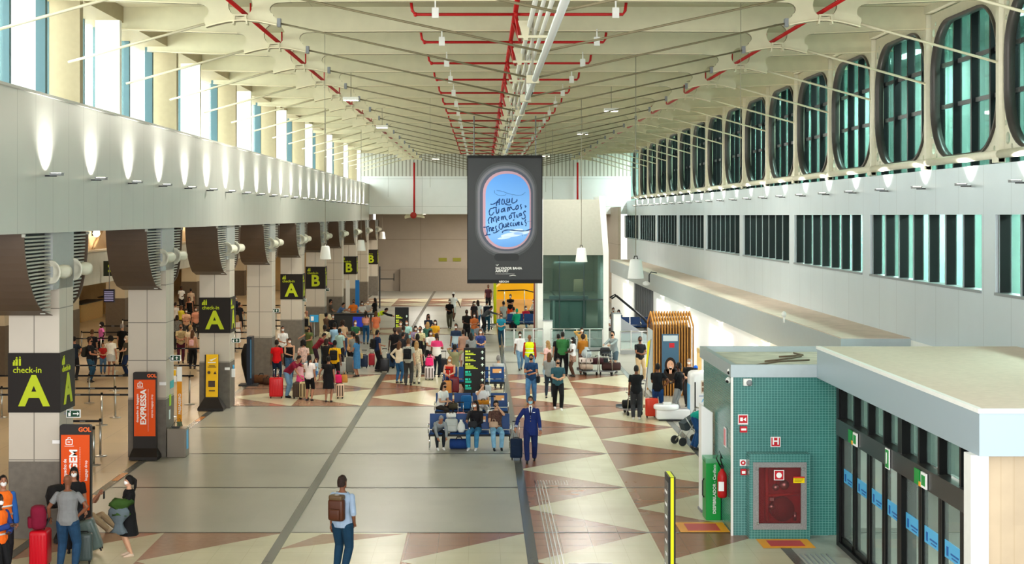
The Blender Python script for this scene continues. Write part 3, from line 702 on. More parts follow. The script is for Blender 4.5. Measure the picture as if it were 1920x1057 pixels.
x, _, z = at(1393, 867, YF); t = wall_sign('call_point_sign', 'small white sign with a red ring beside the cabinet', x, YF, z, .13, .13, 'front', lambda t: MB().prism(circ(0, 0, .05, 16), -.026, -.02, [circ(0, 0, .022, 10)]).build('ring', redsign, t), whitesign, whitesign)
x, _, z = at(1393.5, 884, YF); t = thing('call_point', 'small red call point at the left of the hydrant cabinet', 'alarm', (x, YF, z)); MB().box(-.055, .055, -.05, 0, -.06, .06).build('box', redsign, t); MB().box(-.035, .035, -.055, -.05, -.03, .02).build('window', whitesign, t)
x, _, z = at(1460, 890, HY); wall_sign('hose_sign', 'red sign with a white disc on the cabinet glass', x, HY-.02, z, .2, .2, 'front', lambda t: MB().prism(circ(0, 0, .055, 16), -.026, -.02).build('disc', whitesign, t))
x, _, z = at(1497.5, 899, HY); t = thing('warning_label', 'yellow warning label with a red heading at the cabinet glass edge', 'sign', (x, HY-.02, z)); MB().box(-.11, .11, -.01, 0, -.06, .04).build('label', yel, t); MB().box(-.11, .11, -.012, 0, .04, .065).build('heading', redsign, t)
m = MB(); [m.box(-.09, .09-.02*i, -.013, -.01, .015-.025*i, .022-.025*i) for i in range(3)]; m.build('text_line', black, t)
# cameras on block
x, _, z = at(1401, 716, 29.85)
t = thing('dome_camera', 'white dome camera on the front of the teal block', 'camera', (x, 29.85, z)); MB().box(-.08, .08, -.06, .04, -.07, .07).build('mount', white, t); MB().ball((.03, -.08, -.01), .06).build('dome', grey, t)
for i, (px, py, dy) in enumerate(((1369, 696, 0), (1367, 713, .05))):
    x, _, z = at(px, py, 30.1)
    t = thing('wall_camera', ('upper' if i == 0 else 'lower')+' small camera at the top corner of the teal side wall', 'camera', (x, 30.1+dy, z)); MB().ball((0, 0, 0), .065).build('dome', [white, blackm][0], t); MB().box(0, 5.0-x if 5.0-x > .02 else .05, -.03, .03, -.03, .03).build('mount', white, t); MB().ball((-.03, -.03, -.02), .035).build('lens', black, t)
# green cabinet, white panel, extinguisher
t = thing('defibrillator_cabinet', 'tall green defibrillator cabinet against the teal side wall', 'cabinet', (4.87, 31.6, 0))
MB().rbox((0, 0, 0), (.32, .5, 1.22), .02).build('body', green, t); MB().box(-.165, .165, -.255, .26, 1.2, 1.3).build('glass_top', glass_mat('green_glass', '8FD8B0', .6), t)
text('lettering', 'DESFIBRILADOR - Cardíaco', .088, (.02, -.256, .66), whitesign, t, 'front', 90, 'CENTER', .012)
MB().tube([(-.17, -.05, .45), (-.2, -.05, .5), (-.2, -.05, .8), (-.17, -.05, .85)], .014, 6).build('handle', black, t)
t = thing('partition_board', 'white slanted-top panel standing behind the green cabinet', 'panel', (4.86, 32.4, 0))
p_ = MB(); p_.prism([(-.12, 0), (.12, 0), (.12, 2.15), (-.12, 2.32)], -.2, .2); p_.build('board', whitesign, t); MB().box(-.14, .14, -.22, .22, 0, .06).build('foot', grey, t)
x, _, z = at(1355, 905, 30.6)
t = thing('fire_extinguisher', 'red fire extinguisher hanging on the teal side wall', 'fire extinguisher', (4.93, 30.6, z-.3))
MB().lathe([(.07, 0), (.095, .02), (.1, .08), (.1, .42), (.085, .5), (.04, .56), (.03, .6)], (0, 0, 0), 16).build('cylinder', redp, t)
MB().box(-.09, .02, -.102, -.09, .15, .34).build('paper_label', whitesign, t)
h_ = MB(); h_.box(-.03, .03, -.05, .05, .6, .66); h_.tube([(0, -.04, .66), (-.05, -.06, .8), (-.03, -.04, .86)], .012); h_.tube([(-.03, 0, .62), (-.12, 0, .8), (-.06, 0, .95), (.0, 0, .8)], .014); h_.build('hose_and_lever', black, t)
MB().box(-.13, -.1, -.02, .02, .5, .72).build('tag', green, t)
x, _, z = at(1362, 823, 30.5); t = thing('extinguisher_sign', 'pink-red sign with white symbols above the extinguisher', 'sign', (5.03, 30.8, z))
MB().box(-.015, 0, -.13, .13, -.2, .2).build('plate', whitesign, t); MB().box(-.02, -.015, .01, .11, -.17, .17).build('field', mat('sign_pinkred', 'E08A90', .4), t); MB().box(-.02, -.015, -.11, -.01, -.17, .17).build('field', MATS['sign_pinkred'], t)
# floor markings
for (x0, x1, y0, y1), lb in (((5.42, 6.43, 28.72, 29.5), 'in front of the hydrant cabinet'), ((4.02, 5.02, 30.15, 31.1), 'beside the green cabinet')):
    t = thing('floor_marking', 'yellow-edged red square painted on the floor '+lb, 'floor marking', ((x0+x1)/2, (y0+y1)/2, .012))
    a, c = (x1-x0)/2, (y1-y0)/2
    MB().box(-a, a, -c, c, 0, .003).build('border', orange, t); MB().box(-a+.17, a-.17, -c+.14, c-.14, .003, .006).build('red_field', fred, t)
# slim totem at the front
t = thing('slim_totem', 'slim black totem sign with a bright yellow edge in the right foreground', 'sign', (3.06, 24.25, 0))
MB().box(-.055, .055, -.27, .27, .04, 2.2).build('body', blackm, t); MB().box(-.025, .025, -.28, -.27, .06, 2.19).build('yellow_edge', mat('totem_yellow', 'DDE60A', .4), t); MB().box(-.03, .03, -.27, .27, 2.2, 2.205).build('yellow_top', MATS['totem_yellow'], t)
MB().box(-.062, -.055, -.22, .24, .3, 2.1).build('side_screen', mat('totem_side', '5C6060', .2, .5), t); MB().rbox((0, 0, 0), (.3, .8, .04), .02).build('foot', dkgrey, t)
m = MB(); [m.box(-.066, -.062, -.1, .16-.04*(i % 3), 1.9-.2*i, 1.94-.2*i) for i in range(7)]; m.build('text_line', whitesign, t)
# tactile strips
m = MB()
for i in range(4):
    x = 1.27+.075*i; m.box(x, x+.022, 24.0, 35.9, .008, .014)
for i in range(12): m.box(1.27+.07*i, 1.29+.07*i, 35.55, 36.05, .008, .014)
for i in range(5): m.box(1.6, 2.4, 27.1+.09*i, 27.12+.09*i, .008, .014)
tag(m.build('tactile_strip', steel), 'metal tactile guide strips on the brown and cream triangles', 'tactile strip')
m = MB()
for i in range(6): m.box(6.0+.1*i, 6.03+.1*i, 27.2, 28.2, .008, .014)
tag(m.build('tactile_strip', grey), 'grey tactile ribs on the light floor before the entrance doors', 'tactile strip')
# ledge clutter
t = thing('ledge_camera', 'small white camera on the dusty ledge', 'camera', (*at(1470, 592, 42.5)[:2], 3.35)); MB().tube([(0, 0, 0), (0, 0, .18)], .03).build('stem', white, t); MB().ball((0, 0, .24), (.07, .09, .09)).build('head', white, t)
t = thing('bracket_camera', 'white camera on a dark curved bracket at the ledge edge behind the large pendant', 'camera', (8.75, 78, 2.9)); MB().tube([(.4, 0, .5), (.1, 0, .55), (0, 0, .4), (0, 0, 0)], .03, 6).build('arm', dkgrey, t); MB().ball((-.15, 0, -.05), (.2, .12, .12)).build('head', white, t)

# ================= BILLBOARD =================
BY = 66.0; bz0 = 6.4-127*BY/F; bz1 = 6.4+113*BY/F; bx0 = -27*BY/F; bx1 = 114*BY/F; cw = (bx0+bx1)/2; hw = (bx1-bx0)/2; hh = (bz1-bz0)/2; cz_ = (bz0+bz1)/2
t = thing('hanging_billboard', 'tall hanging screen showing an aircraft window with blue handwriting', 'billboard', (cw, BY, cz_))
scr = mat('screen_grey', '2C2F30', .35, emit=.12)
MB().box(-hw, hw, 0, .35, -hh, hh).build('cabinet', black, t)
MB().box(-hw+.04, hw-.04, -.01, 0, -hh+.17, hh-.13).build('screen', scr, t)
def pic(cx, cz, rx, rz, r, y, m, name, n=8):
    MB().prism([(cx+a, cz+c) for a, c in rrect(0, 0, rx, rz, r, n)], y, y+.004).build(name, m, t)
S_ = lambda px, py: ((px-946.5)*BY/F, (411-py)*BY/F)
ccx, ccz = S_(949, 393)
for i, (gx, gz) in enumerate(((2.75, 4.2), (2.62, 4.0), (2.5, 3.85))):
    pic(ccx, ccz, gx/2, gz/2, gx*.46, -.014-.004*i, mat(f'screen_halo{i}', ('3E4143', '54575B', '6E6E75')[i], .4, emit=.15), 'picture_halo')
pic(ccx+.01, ccz, 1.17, 1.82, 1.08, -.030, mat('screen_ring', '4A5160', .4, emit=.15), 'picture_ring')
pic(ccx+.03, ccz-.02, 1.06, 1.72, .98, -.034, mat('screen_pink', 'B38E9C', .4, emit=.2), 'picture_inner_ring')
sky = bpy.data.materials.new('screen_sky'); sky.use_nodes = True; nt = sky.node_tree; bb = nt.nodes['Principled BSDF']
tcn = nt.nodes.new('ShaderNodeTexCoord'); sp = nt.nodes.new('ShaderNodeSeparateXYZ'); nt.links.new(tcn.outputs['Object'], sp.inputs[0])
mr = nt.nodes.new('ShaderNodeMapRange'); mr.inputs[1].default_value = -1.6; mr.inputs[2].default_value = 2; nt.links.new(sp.outputs[2], mr.inputs[0])
cr = nt.nodes.new('ShaderNodeValToRGB'); e = cr.color_ramp.elements; e[0].color = (*lin('3F7CC8'), 1); e[1].color = (*lin('4A8AD4'), 1); q = cr.color_ramp.elements.new(.32); q.color = (*lin('78ACE0'), 1)
nt.links.new(mr.outputs[0], cr.inputs[0]); nt.links.new(cr.outputs[0], bb.inputs['Base Color']); nt.links.new(cr.outputs[0], bb.inputs['Emission Color']); bb.inputs['Emission Strength'].default_value = .3
pic(ccx+.06, ccz-.03, .97, 1.62, .9, -.038, sky, 'picture_sky')
cl_ = mat('screen_cloud', 'C8DCF0', .5, emit=.2)
for px, py, a, c in ((960, 440, .5, .1), (978, 436, .35, .09), (945, 446, .3, .05), (968, 432, .3, .07)):
    x, z = S_(px, py); MB().prism([(x+a*cos(k*pi/8), z+c*sin(k*pi/8)+a*.12*cos(k*pi/8)) for k in range(16)], -.042, -.038).build('picture_cloud', cl_, t)
ink = mat('script_ink', '164080', .5)
def stroke(m, pts, r):
    q = [V((p[0], p[1], 0)) for p in pts]; out = []
    if len(q) == 1: q = [q[0], q[0]+V((2, 2, 0))]
    for k in range(len(q)-1):
        p0, p1, p2, p3 = q[max(k-1, 0)], q[k], q[k+1], q[min(k+2, len(q)-1)]
        for u in (0, .33, .66): out.append(.5*((2*p1)+(p2-p0)*u+(2*p0-5*p1+4*p2-p3)*u*u+(3*p1-p0-3*p2+p3)*u**3))
    out.append(q[-1]); P_ = []
    for o in out: x, z = S_(900+o.x/11.12, 355+o.y/11.12); P_.append((x, -.05, z))
    m.tube(P_, [(r*(.65+.55*abs(sin(k*.9)))*.85, .004) for k in range(len(P_))], 6, ref=(0, 1, 0))
WORDS = {
'Aqui': ([(215,305),(260,310),(320,285),(370,240),(415,190)], [(415,190),(405,260),(400,325)], [(350,262),(340,345)], [(345,275),(400,262)], [(480,195),(455,240),(460,310),(500,300)], [(500,200),(515,290),(560,300)], [(565,185),(560,270),(600,265),(610,190)], [(610,190),(615,275)], [(520,305),(600,325),(650,315)], [(670,175),(665,280),(720,275),(770,235),(765,205)], [(668,135)]),
'criamos': ([(255,395),(215,405),(190,470),(205,530),(250,530),(290,470)], [(255,400),(300,375),(350,375)], [(335,380),(345,500),(375,480)], [(392,400),(385,490)], [(395,368)], [(500,390),(450,420),(450,475),(495,440),(505,380)], [(505,380),(520,470)], [(575,370),(578,465)], [(578,400),(605,370),(615,440)], [(615,395),(645,360),(660,400),(700,425),(735,400)], [(770,330),(745,380),(760,420),(795,390),(790,335),(770,330)], [(860,305),(840,350),(865,380),(850,415)], [(930,340),(962,352),(940,375)]),
'memorias': ([(240,580),(200,585),(170,650),(190,715)], [(240,580),(240,700)], [(240,620),(265,595),(290,670)], [(280,610),(325,560),(345,690)], [(375,620),(400,585),(378,570),(370,640),(405,640)], [(445,560),(450,640)], [(450,590),(475,560),(485,630)], [(485,590),(520,550),(540,620),(575,640)], [(625,540),(605,580),(620,610),(655,580),(645,530),(625,540)], [(640,500),(690,490),(740,480)], [(710,490),(720,600)], [(770,520),(770,580),(800,570)], [(772,465)], [(850,490),(815,520),(825,555),(855,530)], [(858,490),(865,550)], [(955,470),(930,450),(905,490),(935,540),(940,590),(900,615),(865,590)]),
'inesqueciveis': ([(65,785),(120,785),(190,765)], [(135,785),(150,860),(140,950)], [(100,962),(150,945),(215,940)], [(185,790),(195,880)], [(195,820),(225,785),(240,870)], [(255,830),(285,800),(262,790),(260,860),(295,850)], [(340,755),(320,800),(350,840),(330,870)], [(270,900),(310,905),(370,870),(400,845)], [(440,700),(400,740),(405,810),(445,830),(470,780),(460,710),(440,700)], [(490,720),(500,790),(535,770),(540,710)], [(540,710),(550,790)], [(570,750),(600,715),(578,700),(575,770),(610,775)], [(660,690),(635,710),(640,760),(675,755)], [(690,690),(695,760),(720,750)], [(690,655),(710,625)], [(730,690),(755,760),(780,680)], [(795,720),(820,690),(798,680),(795,740),(830,735)], [(865,670),(868,740),(895,720)], [(868,632)], [(955,620),(935,670),(965,710),(950,765)]),
'swash': ([(465,910),(480,870),(560,845),(700,850),(860,865),(980,855),(1075,815)],)}
for wname, strokes in WORDS.items():
    m = MB()
    for sk_ in strokes: stroke(m, sk_, .024 if len(sk_) > 1 else .03)
    m.build('script_lettering', ink, t)
m = MB()
for sk_ in ([(890,940),(885,975)], [(920,955),(985,950)], [(300,20),(310,80),(400,125),(520,120),(540,100)], [(340,20),(480,45),(600,90),(780,120),(880,110),(940,60)], [(980,680),(1020,660),(1080,660)]): stroke(m, sk_, .007)
m.build('thin_line', ink, t)
x, z = S_(950, 482); pic(x, z, .55, .16, .15, -.02, mat('screen_latch', '232628', .4, emit=.1), 'picture_latch')
x, z = S_(929, 503); text('lettering', 'SALVADOR BAHIA', .15, (x, -.03, z), whitesign, t, 'front', 0, 'LEFT', .02, sx=.95); text('lettering', 'AIRPORT', .15, (x, -.03, z-.12), whitesign, t, 'front', 0, 'LEFT', .02, sx=.95)
m = MB(); m.tube([(x, -.03, z-.24), (x+.85, -.03, z-.24)], .006, 4); m.tube([(x+.02, -.03, z+.17), (x+.08, -.03, z+.13), (x+.13, -.03, z+.18)], .02, 5); m.tube([(x+.62, -.03, z-.33), (x+.78, -.03, z-.3), (x+.9, -.03, z-.32)], .012, 5); m.build('emblem', whitesign, t)
text('lettering', 'NEOOH', .12, (S_(945, 529)[0], -.02, -hh+.07), whitesign, t, 'front', 0, 'CENTER', .02)
for x in (-hw+.3, hw-.3): MB().tube([(x, .04, hh), (x, .04, 11.38-cz_)], .03, 6).build('suspension_rod', grey, t)

# ================= LIFT TOWER =================
LY = 71.4
twr = mat('tower_grey', 'A8A89C', .6, noise=.04); 
def X_(px, Y): return (px-CX)*Y/F
def Z_(py, Y): return EYE-(py-CY)*Y/F
x0, x1 = X_(1018, LY), X_(1131, LY)
m = MB(); m.mi = 0; m.box(x0, x1, LY, LY+3.4, Z_(478, LY), Z_(374, LY)); m.mi = 1
m.prism([(X_(1131, LY), 0), (X_(1141, LY), 0), (X_(1141, LY), Z_(470, LY)), (X_(1134, LY), Z_(368, LY)), (X_(1123, LY), Z_(368, LY)), (X_(1131, LY), Z_(478, LY))], LY-.05, LY+3.4)
m.box(X_(1008, LY), X_(1018, LY), LY-.05, LY+3.4, 0, Z_(372, LY)); m.box(x0, x1, LY, LY+.5, 0, Z_(652, LY))
structure(m.build('wall_lift_tower', [twr, white]), 'grey lift tower head over a glass shaft')
g = MB(); g.box(x0, x1, LY+.03, LY+.06, .05, Z_(478, LY)); wo = structure(g.build('window_70', glass_mat('lift_glass', '5A7A72', .85)), 'dark glass front of the lift shaft')
m = MB(); m.box(X_(1048, LY), X_(1050, LY), LY-.01, LY+.1, 0, 4.5); m.box(X_(1094, LY), X_(1096, LY), LY-.01, LY+.1, 0, 4.5); m.box(x0, x1, LY-.01, LY+.1, Z_(562, LY)-.02, Z_(562, LY)+.04); m.build('mullion', mat('mullion_green_grey', '2A3A38', .4), wo)
t = thing('lift_car', 'steel lift car and doors seen through the dark shaft glass', 'lift', (X_(1069, LY), LY+1.2, 0))
MB().box(-.85, .85, 0, 1.6, .05, 2.3).build('cabin', mat('lift_metal', '7F8E88', .35, .4), t)
for s in (-1, 1): MB().box(*sorted((s*.02, s*.62)), -.06, 0, .1, 2.2).build('door', mat('lift_door', '9AAAA2', .25, .5), t)
MB().box(-.95, .95, -.1, .1, 2.3, 2.5).build('door_header', grey, t); l = bpy.data.lights.new('lift_fill', 'AREA'); l.size = 1.5; l.energy = 90; o = bpy.data.objects.new('lift_fill', l); COL.objects.link(o); o.parent = t; o.location = (0, -.5, 4.2); MB().box(-.78, -.68, -.08, 0, .1, 2.3).build('jamb', white, t)  # added light so the lift car shows through the glass
MB().box(.25, .75, -.02, .1, 2.7, 3.3).build('notice', mat('tan_notice', 'A88F70', .5), t)
t = thing('white_low_pillar', 'low white pillar left of the lift glass', 'pillar', (X_(1027, 70.9), 70.9, 0)); MB().box(-.22, .22, -.15, .15, 0, 1.4).build('body', white, t); MB().box(-.24, .24, -.17, .17, 1.4, 1.44).build('cap', grey, t)
t = thing('white_low_pillar', 'low white pillar right of the lift tower beside the escalator', 'pillar', (X_(1157, 70), 70, 0)); MB().box(-.17, .17, -.15, .15, 0, 1.8).build('body', white, t); MB().box(-.19, .19, -.17, .17, 1.8, 1.84).build('cap', grey, t)
structure(MB().box(X_(1003, 75), X_(1010, 75), 75, 77, 0, 3.2).build('trim_15', mat('dark_red_column', '8E3A30', .5)), 'dark red post under the billboard')
def railing(lab, px0, px1, Y, n=4, h=1.05, slabs=True):
    xa, xb = X_(px0, Y), X_(px1, Y); t = thing('glass_railing', lab, 'railing', ((xa+xb)/2, Y, 0)); hw = (xb-xa)/2
    MB().tube([(-hw, 0, h), (hw, 0, h)], .03, 6).build('handrail', steel, t)
    MB().box(-hw, hw, -.06, .06, 0, .18).build('kerb', mat('kerb_grey', '8E9290', .5), t)
    for i in range(n):
        x = -hw+2*hw*i/(n-1); MB().box(x-.025, x+.025, -.025, .025, .15, h).build('post', steel, t)
    MB().box(-hw, hw, -.008, .008, .25, h-.1).build('glass_panel', gl_clear, t); MB().tube([(-hw, 0, .6), (hw, 0, .6)], .012, 5).build('mid_rail', steel, t)
railing('steel and glass railing under the billboard beside the yellow vest person', 946, 1018, 70.5, 5)
railing('steel and glass railing before the lift glass', 1033, 1130, 70.5, 5)
railing('steel and glass railing right of the low white pillar by the escalator', 1163, 1224, 69, 4)
t = thing('escalator', 'escalator with black handrails rising behind the right railing', 'escalator', (X_(1180, 76), 76, 0))
e_ = MB(); e_.prism([(-.9, 0), (.9, 0), (.9, .3), (-.9, 1.5)], -.5, .5); e_.build('truss', grey, t)
for yy in (-.5, .5): MB().tube([(-.95, yy, 2.2), (-.7, yy, 2.35), (.7, yy, 1.2), (.95, yy, .9)], .05, 6).build('handrail', black, t)
# ================= PEOPLE =================
def fab(c, kind='cloth'):
    n = f'{kind}_{c}'
    if n in MATS: return MATS[n]
    if kind == 'denim': return mat(n, c, .8, noise=.22, nscale=9, bump=.5, bscale=25)
    if kind == 'skin': return mat(n, c, .45, noise=.04)
    if kind == 'hair': return mat(n, c, .5, noise=.3, nscale=30, bump=.6, bscale=90)
    if kind == 'floral': return mat(n, c, .8, noise=.55, nscale=26)
    if kind == 'gloss': return mat(n, c, .3)
    return mat(n, c, .85, noise=.1, nscale=6, bump=.6, bscale=14)
def stripe2(c1, c2, zf):
    n = f'two_{c1}_{c2}_{zf:.2f}'
    if n in MATS: return MATS[n]
    m = mat(n, c1, .8); nt = m.node_tree; N = nt.nodes.new; L = nt.links.new
    tc = N('ShaderNodeTexCoord'); sp = N('ShaderNodeSeparateXYZ'); L(tc.outputs['Object'], sp.inputs[0])
    k = N('ShaderNodeMath'); k.operation = 'LESS_THAN'; L(sp.outputs[2], k.inputs[0]); k.inputs[1].default_value = zf
    mx = N('ShaderNodeMix'); mx.data_type = 'RGBA'; L(k.outputs[0], mx.inputs[0]); mx.inputs[6].default_value = (*lin(c1), 1); mx.inputs[7].default_value = (*lin(c2), 1)
    L(mx.outputs[2], nt.nodes['Principled BSDF'].inputs[0]); return m
SK = {'l': 'C99A7C', 'm': 'A8745A', 'b': '7A4E38', 'd': '4E3226'}
HC = {'k': '120E0C', 'n': '2A1B14', 'w': '5C3B22', 'y': 'A88452', 'g': '8A8684', 'o': '8A4A1E'}
def ik(a, t, l1, l2, pole):
    a = V(a); t = V(t); d = t-a; D = d.length; mx = (l1+l2)*.995
    if D > mx: t = a+d*(mx/D); d = t-a; D = mx
    u = d/D; c = (l1*l1+D*D-l2*l2)/(2*D); h = math.sqrt(max(l1*l1-c*c, 0))
    p = V(pole); p = p-u*p.dot(u); p.normalize()
    return a+u*c+p*h, t
ARMS = {  # target (x is outward from the body), elbow pole
    'down': ((.135, -.02, -.34), (.3, 1, 0)), 'loose': ((.15, -.06, -.335), (.3, 1, 0)), 'back': ((.15, .12, -.31), (.2, 1, 0)), 'fwd': ((.14, -.16, -.29), (.2, 1, 0)),
    'phone': ((.02, -.17, -.13), (.8, .3, -1)), 'hold': ((.0, -.15, -.2), (1, .4, -.6)), 'hip': ((.115, .0, -.24), (1, .25, .2)), 'out': ((.22, -.07, -.28), (.7, 1, 0)),
    'cross': ((-.06, -.115, -.11), (1, 0, -1)), 'face': ((.03, -.11, .07), (.8, -.3, -1)), 'reach': ((.08, -.3, -.12), (.4, .5, -1)), 'pocket': ((.12, -.03, -.29), (.5, 1, .1)),
    'lap': ((.02, -.17, -.21), (1, .6, -.2)), 'knee': ((.05, -.28, -.2), (.6, .4, -1)), 'ear': ((.06, -.05, .08), (1, .1, -.6)), 'low': ((.08, -.2, -.32), (.5, .5, 0)), 'wide': ((.32, -.03, -.2), (.4, 1, 0)), 'side': ((.27, -.1, -.12), (.5, .5, -1)), 'up': ((.03, -.25, .05), (.6, .2, -1)), 'strap': ((.03, -.09, -.04), (1, .2, -1))}
PEOPLE_N = 0
def person(hx, hy, H, rot, label, top, bot, hair='short_k', skin='m', mask='w', pose='stand', arms=('down', 'down'), lean=0, hyaw=0, hpitch=0, shoes='222222', group=None, bag=None, wide=1.0, feet=None, zpel=None, pos=None, cap=None, noface=False, build=1.0, child=False):
    global PEOPLE_N
    PEOPLE_N += 1
    rnd = random.Random(PEOPLE_N*13+5)
    L = {}; hz = .525; pel = V((0, 0, hz)); ll = .245; sl = .245
    fo = {'stand': ((-.055, .0), (.055, .01)), 'walk': ((-.045, -.135), (.05, .13)), 'walk2': ((-.045, .13), (.05, -.135)), 'apart': ((-.08, .0), (.08, .0)), 'contra': ((-.05, .03), (.075, -.05)), 'bend': ((-.06, -.03), (.07, .05))}
    if pose == 'sit': pel = V((0, 0, (zpel or .27))); ft = [V((-.06, -.27, .04)), V((.065, -.25, .04))]
    elif pose == 'floor': pel = V((0, 0, .075)); ft = [V((-.06, -.36, .04)), V((.06, -.42, .04))]
    elif pose == 'sitx': pel = V((0, 0, (zpel or .27))); ft = [V((-.03, -.24, .04)), V((.02, -.36, .17))]
    else: ft = [V((*p, .042)) for p in fo[pose]]
    if pose in ('walk', 'walk2'): pel.z = .505
    if pose == 'contra': pel.x = -.012
    le = R_(lean); sd = V((0, -sin(le), cos(le))); sf = V((0, -cos(le), -sin(le)))
    sh = pel+sd*.29; nk = pel+sd*.335
    hl = R_(lean*.5+hpitch) if lean > 25 else R_(lean*.4+hpitch); hd = V((0, -sin(hl), cos(hl)))
    hc = nk+hd*.075
    s = wide*1.09
    body = MB(); body.M = Matrix.Diagonal((H, H, H, 1))
    def ering(c, d, f, rx, ry, n=14):
        return [c+V((1, 0, 0))*rx*cos(2*pi*i/n)+f*ry*sin(2*pi*i/n) for i in range(n)]
    TOR = [(-.045, .07, .055), (0, .088, .064), (.05, .085, .06), (.11, .074, .052), (.17, .08, .056), (.23, .09, .062), (.262, .089, .058), (.288, .068, .048), (.308, .045, .038), (.322, .032, .032)]
    def torso(mb, a, b_, inf, sc=1, belly=0):
        rs = []
        for d, rx, ry in TOR:
            if a-.001 <= d <= b_+.001: rs.append(ering(pel+sd*d+sf*(belly if .03 < d < .2 else 0), sd, sf, rx*s*sc+inf, ry*s*sc*build+inf+(belly*.6 if .03 < d < .2 else 0)))
        mb.loft(rs)
    torso(body, -.045, .322, -.006)
    body.tube([pel+sd*.29, nk, nk+hd*.045], [.032, .028, .03], 8)
    # head
    cy_, sy_ = cos(R_(hyaw)), sin(R_(hyaw))
    hx_ = V((cy_, sy_, 0)); hf = V((sy_, -cy_, 0)); hf = (hf-hd*hf.dot(hd)).normalized()
    def HP(a, f, u): return hc+hx_*a+hf*f+hd*u
    hr = [(-.066, .012, .014, .032), (-.055, .026, .03, .02), (-.03, .034, .041, .008), (0, .040, .049, 0), (.025, .042, .053, -.003), (.045, .037, .047, -.004), (.06, .023, .03, -.004), (.066, .008, .012, -.004)]
    body.loft([[HP(a*cos(2*pi*i/14), f0+b_*sin(2*pi*i/14), u) for i in range(14)] for u, a, b_, f0 in hr])
    body.tube([HP(0, .046, .014), HP(0, .058, -.006), HP(0, .049, -.012)], [.006, .009, .006], 6)
    for q in (-1, 1): body.tube([HP(q*.04, -.006, .012), HP(q*.045, -.004, -.012)], [.008, .005], 6)
    # legs
    legs = []
    for q, f in ((-1, ft[0]), (1, ft[1])):
        hp = pel+V((q*.045*s, 0, -.015)); kn, an = ik(hp, f+V((0, .012, .0)), ll, sl, (q*.12, -1, .15)); legs.append((hp, kn, an))
        body.tube([hp, hp.lerp(kn, .4), kn, kn.lerp(an, .3), an], [.05*s, .042*s, .028, .03*s, .018], 9, cap='round')
        body.tube([an+V((0, .008, -.02)), an+V((0, -.06, -.03))], [.016, .014], 7, cap='round')
    # arms
    al, fa_ = .165, .145; arml = []
    for q, key in ((-1, arms[0]), (1, arms[1])):
        so = sh+V((q*.09*s, 0, 0))-sd*.022
        (tx, ty, tz), pole = ARMS[key]
        vertical = key in ('down', 'loose', 'back', 'fwd') or lean > 25
        if vertical and key in ('down', 'loose', 'back', 'fwd'): base = V((0, sh.y, sh.z))
        base = sh
        if key in ('down', 'loose', 'back', 'fwd', 'out', 'wide', 'reach', 'low'): tgt = base+V((q*tx, ty, tz))
        else: tgt = base+V((q*tx, 0, 0))-sf*ty+sd*tz
        el, wr = ik(so, tgt, al, fa_, (q*pole[0], pole[1], pole[2])); arml.append((so, el, wr))
        body.tube([so, so.lerp(el, .5), el, el.lerp(wr, .3), wr], [.029, .026, .021, .022, .014], 8, cap='round')
        d = (wr-el).normalized(); side = V((0, 1, 0)) if abs(d.y) < .75 else V((0, 0, 1))
        side = (side-d*side.dot(d)).normalized(); nrm = d.cross(side).normalized()
        inw = -nrm if nrm.x*q > 0 else nrm
        pm = wr+d*.03
        body.tube([wr, wr+d*.02, wr+d*.048], [(.011, .013), (.011, .021), (.010, .022)], 8, ref=nrm)
        for i, fl_ in enumerate((.036, .042, .039, .03)):
            o_ = (i-1.5)*.0125; b0 = wr+d*.045+side*o_*-1; b1 = b0+d*fl_*.55+inw*.006; b2_ = b1+d*fl_*.3+inw*.014
            body.tube([b0, b1, b2_], [.0056, .005, .0045], 5, cap='round')
        body.tube([wr+d*.015-side*.014, wr+d*.03-side*.03+inw*.006, wr+d*.05-side*.034+inw*.012], [.007, .006, .005], 5, cap='round')
    # placement
    if pos: X, Y = pos; 
    elif feet: X, Y = fl(*feet); fx = V((0, 0, 0))
    else:
        zt = (hc.z+.066*hd.z+.005)*H; Y = (EYE-zt)*F/(hy-CY); X = (hx-CX)*Y/F
        off = Matrix.Rotation(R_(rot), 3, 'Z') @ V((hc.x*H, hc.y*H, 0)); X -= off.x; Y -= off.y
    vox = max(.0075, .00021*Y)
    t = thing('person', label, 'person', (X, Y, 0), rot, group)
    def fin(mb, name, m, v=None):
        o = mb.build(name, m, t); md = o.modifiers.new('join', 'REMESH'); md.mode = 'VOXEL'; md.voxel_size = v or vox; md.use_smooth_shade = True
        return o
    fin(body, 'body', fab(SK[skin], 'skin'))
    def cm(spec):
        k = spec.split(':'); c = k[1]
        if len(k) > 2 and k[2] == 'two': return stripe2(c, k[3], (pel+sd*.17).z*H)
        return fab(c, k[2] if len(k) > 2 else 'cloth')
    # top
    tk = top.split(':')[0]; tm = cm(top); tp = MB(); tp.M = body.M
    if tk != 'none':
        lo = {'tank': -.0, 'crop': .09}.get(tk, -.045)
        torso(tp, lo, .27 if tk in ('tank', 'crop') else .31, .009)
        slv = {'tee': .62, 'long': 1.0, 'roll': .99, 'jacket': 1.0, 'vest': 0, 'tank': 0, 'crop': 0, 'dress': .45}.get(tk, .6)
        if slv:
            for so, el, wr in arml:
                if slv <= .99 and tk != 'roll': tp.tube([so, so.lerp(el, slv*.5), so.lerp(el, slv)], [.034, .034, .035], 9, cap='round' if slv > .9 else True)
                elif tk == 'roll': tp.tube([so, so.lerp(el, .5), el, el.lerp(wr, .15)], [.034, .033, .031, .032], 9)
                else: tp.tube([so, so.lerp(el, .5), el, el.lerp(wr, .5), el.lerp(wr, .96)], [.035, .033, .03, .027, .022], 9)
                tp.ball(so, .033, 9, 6)
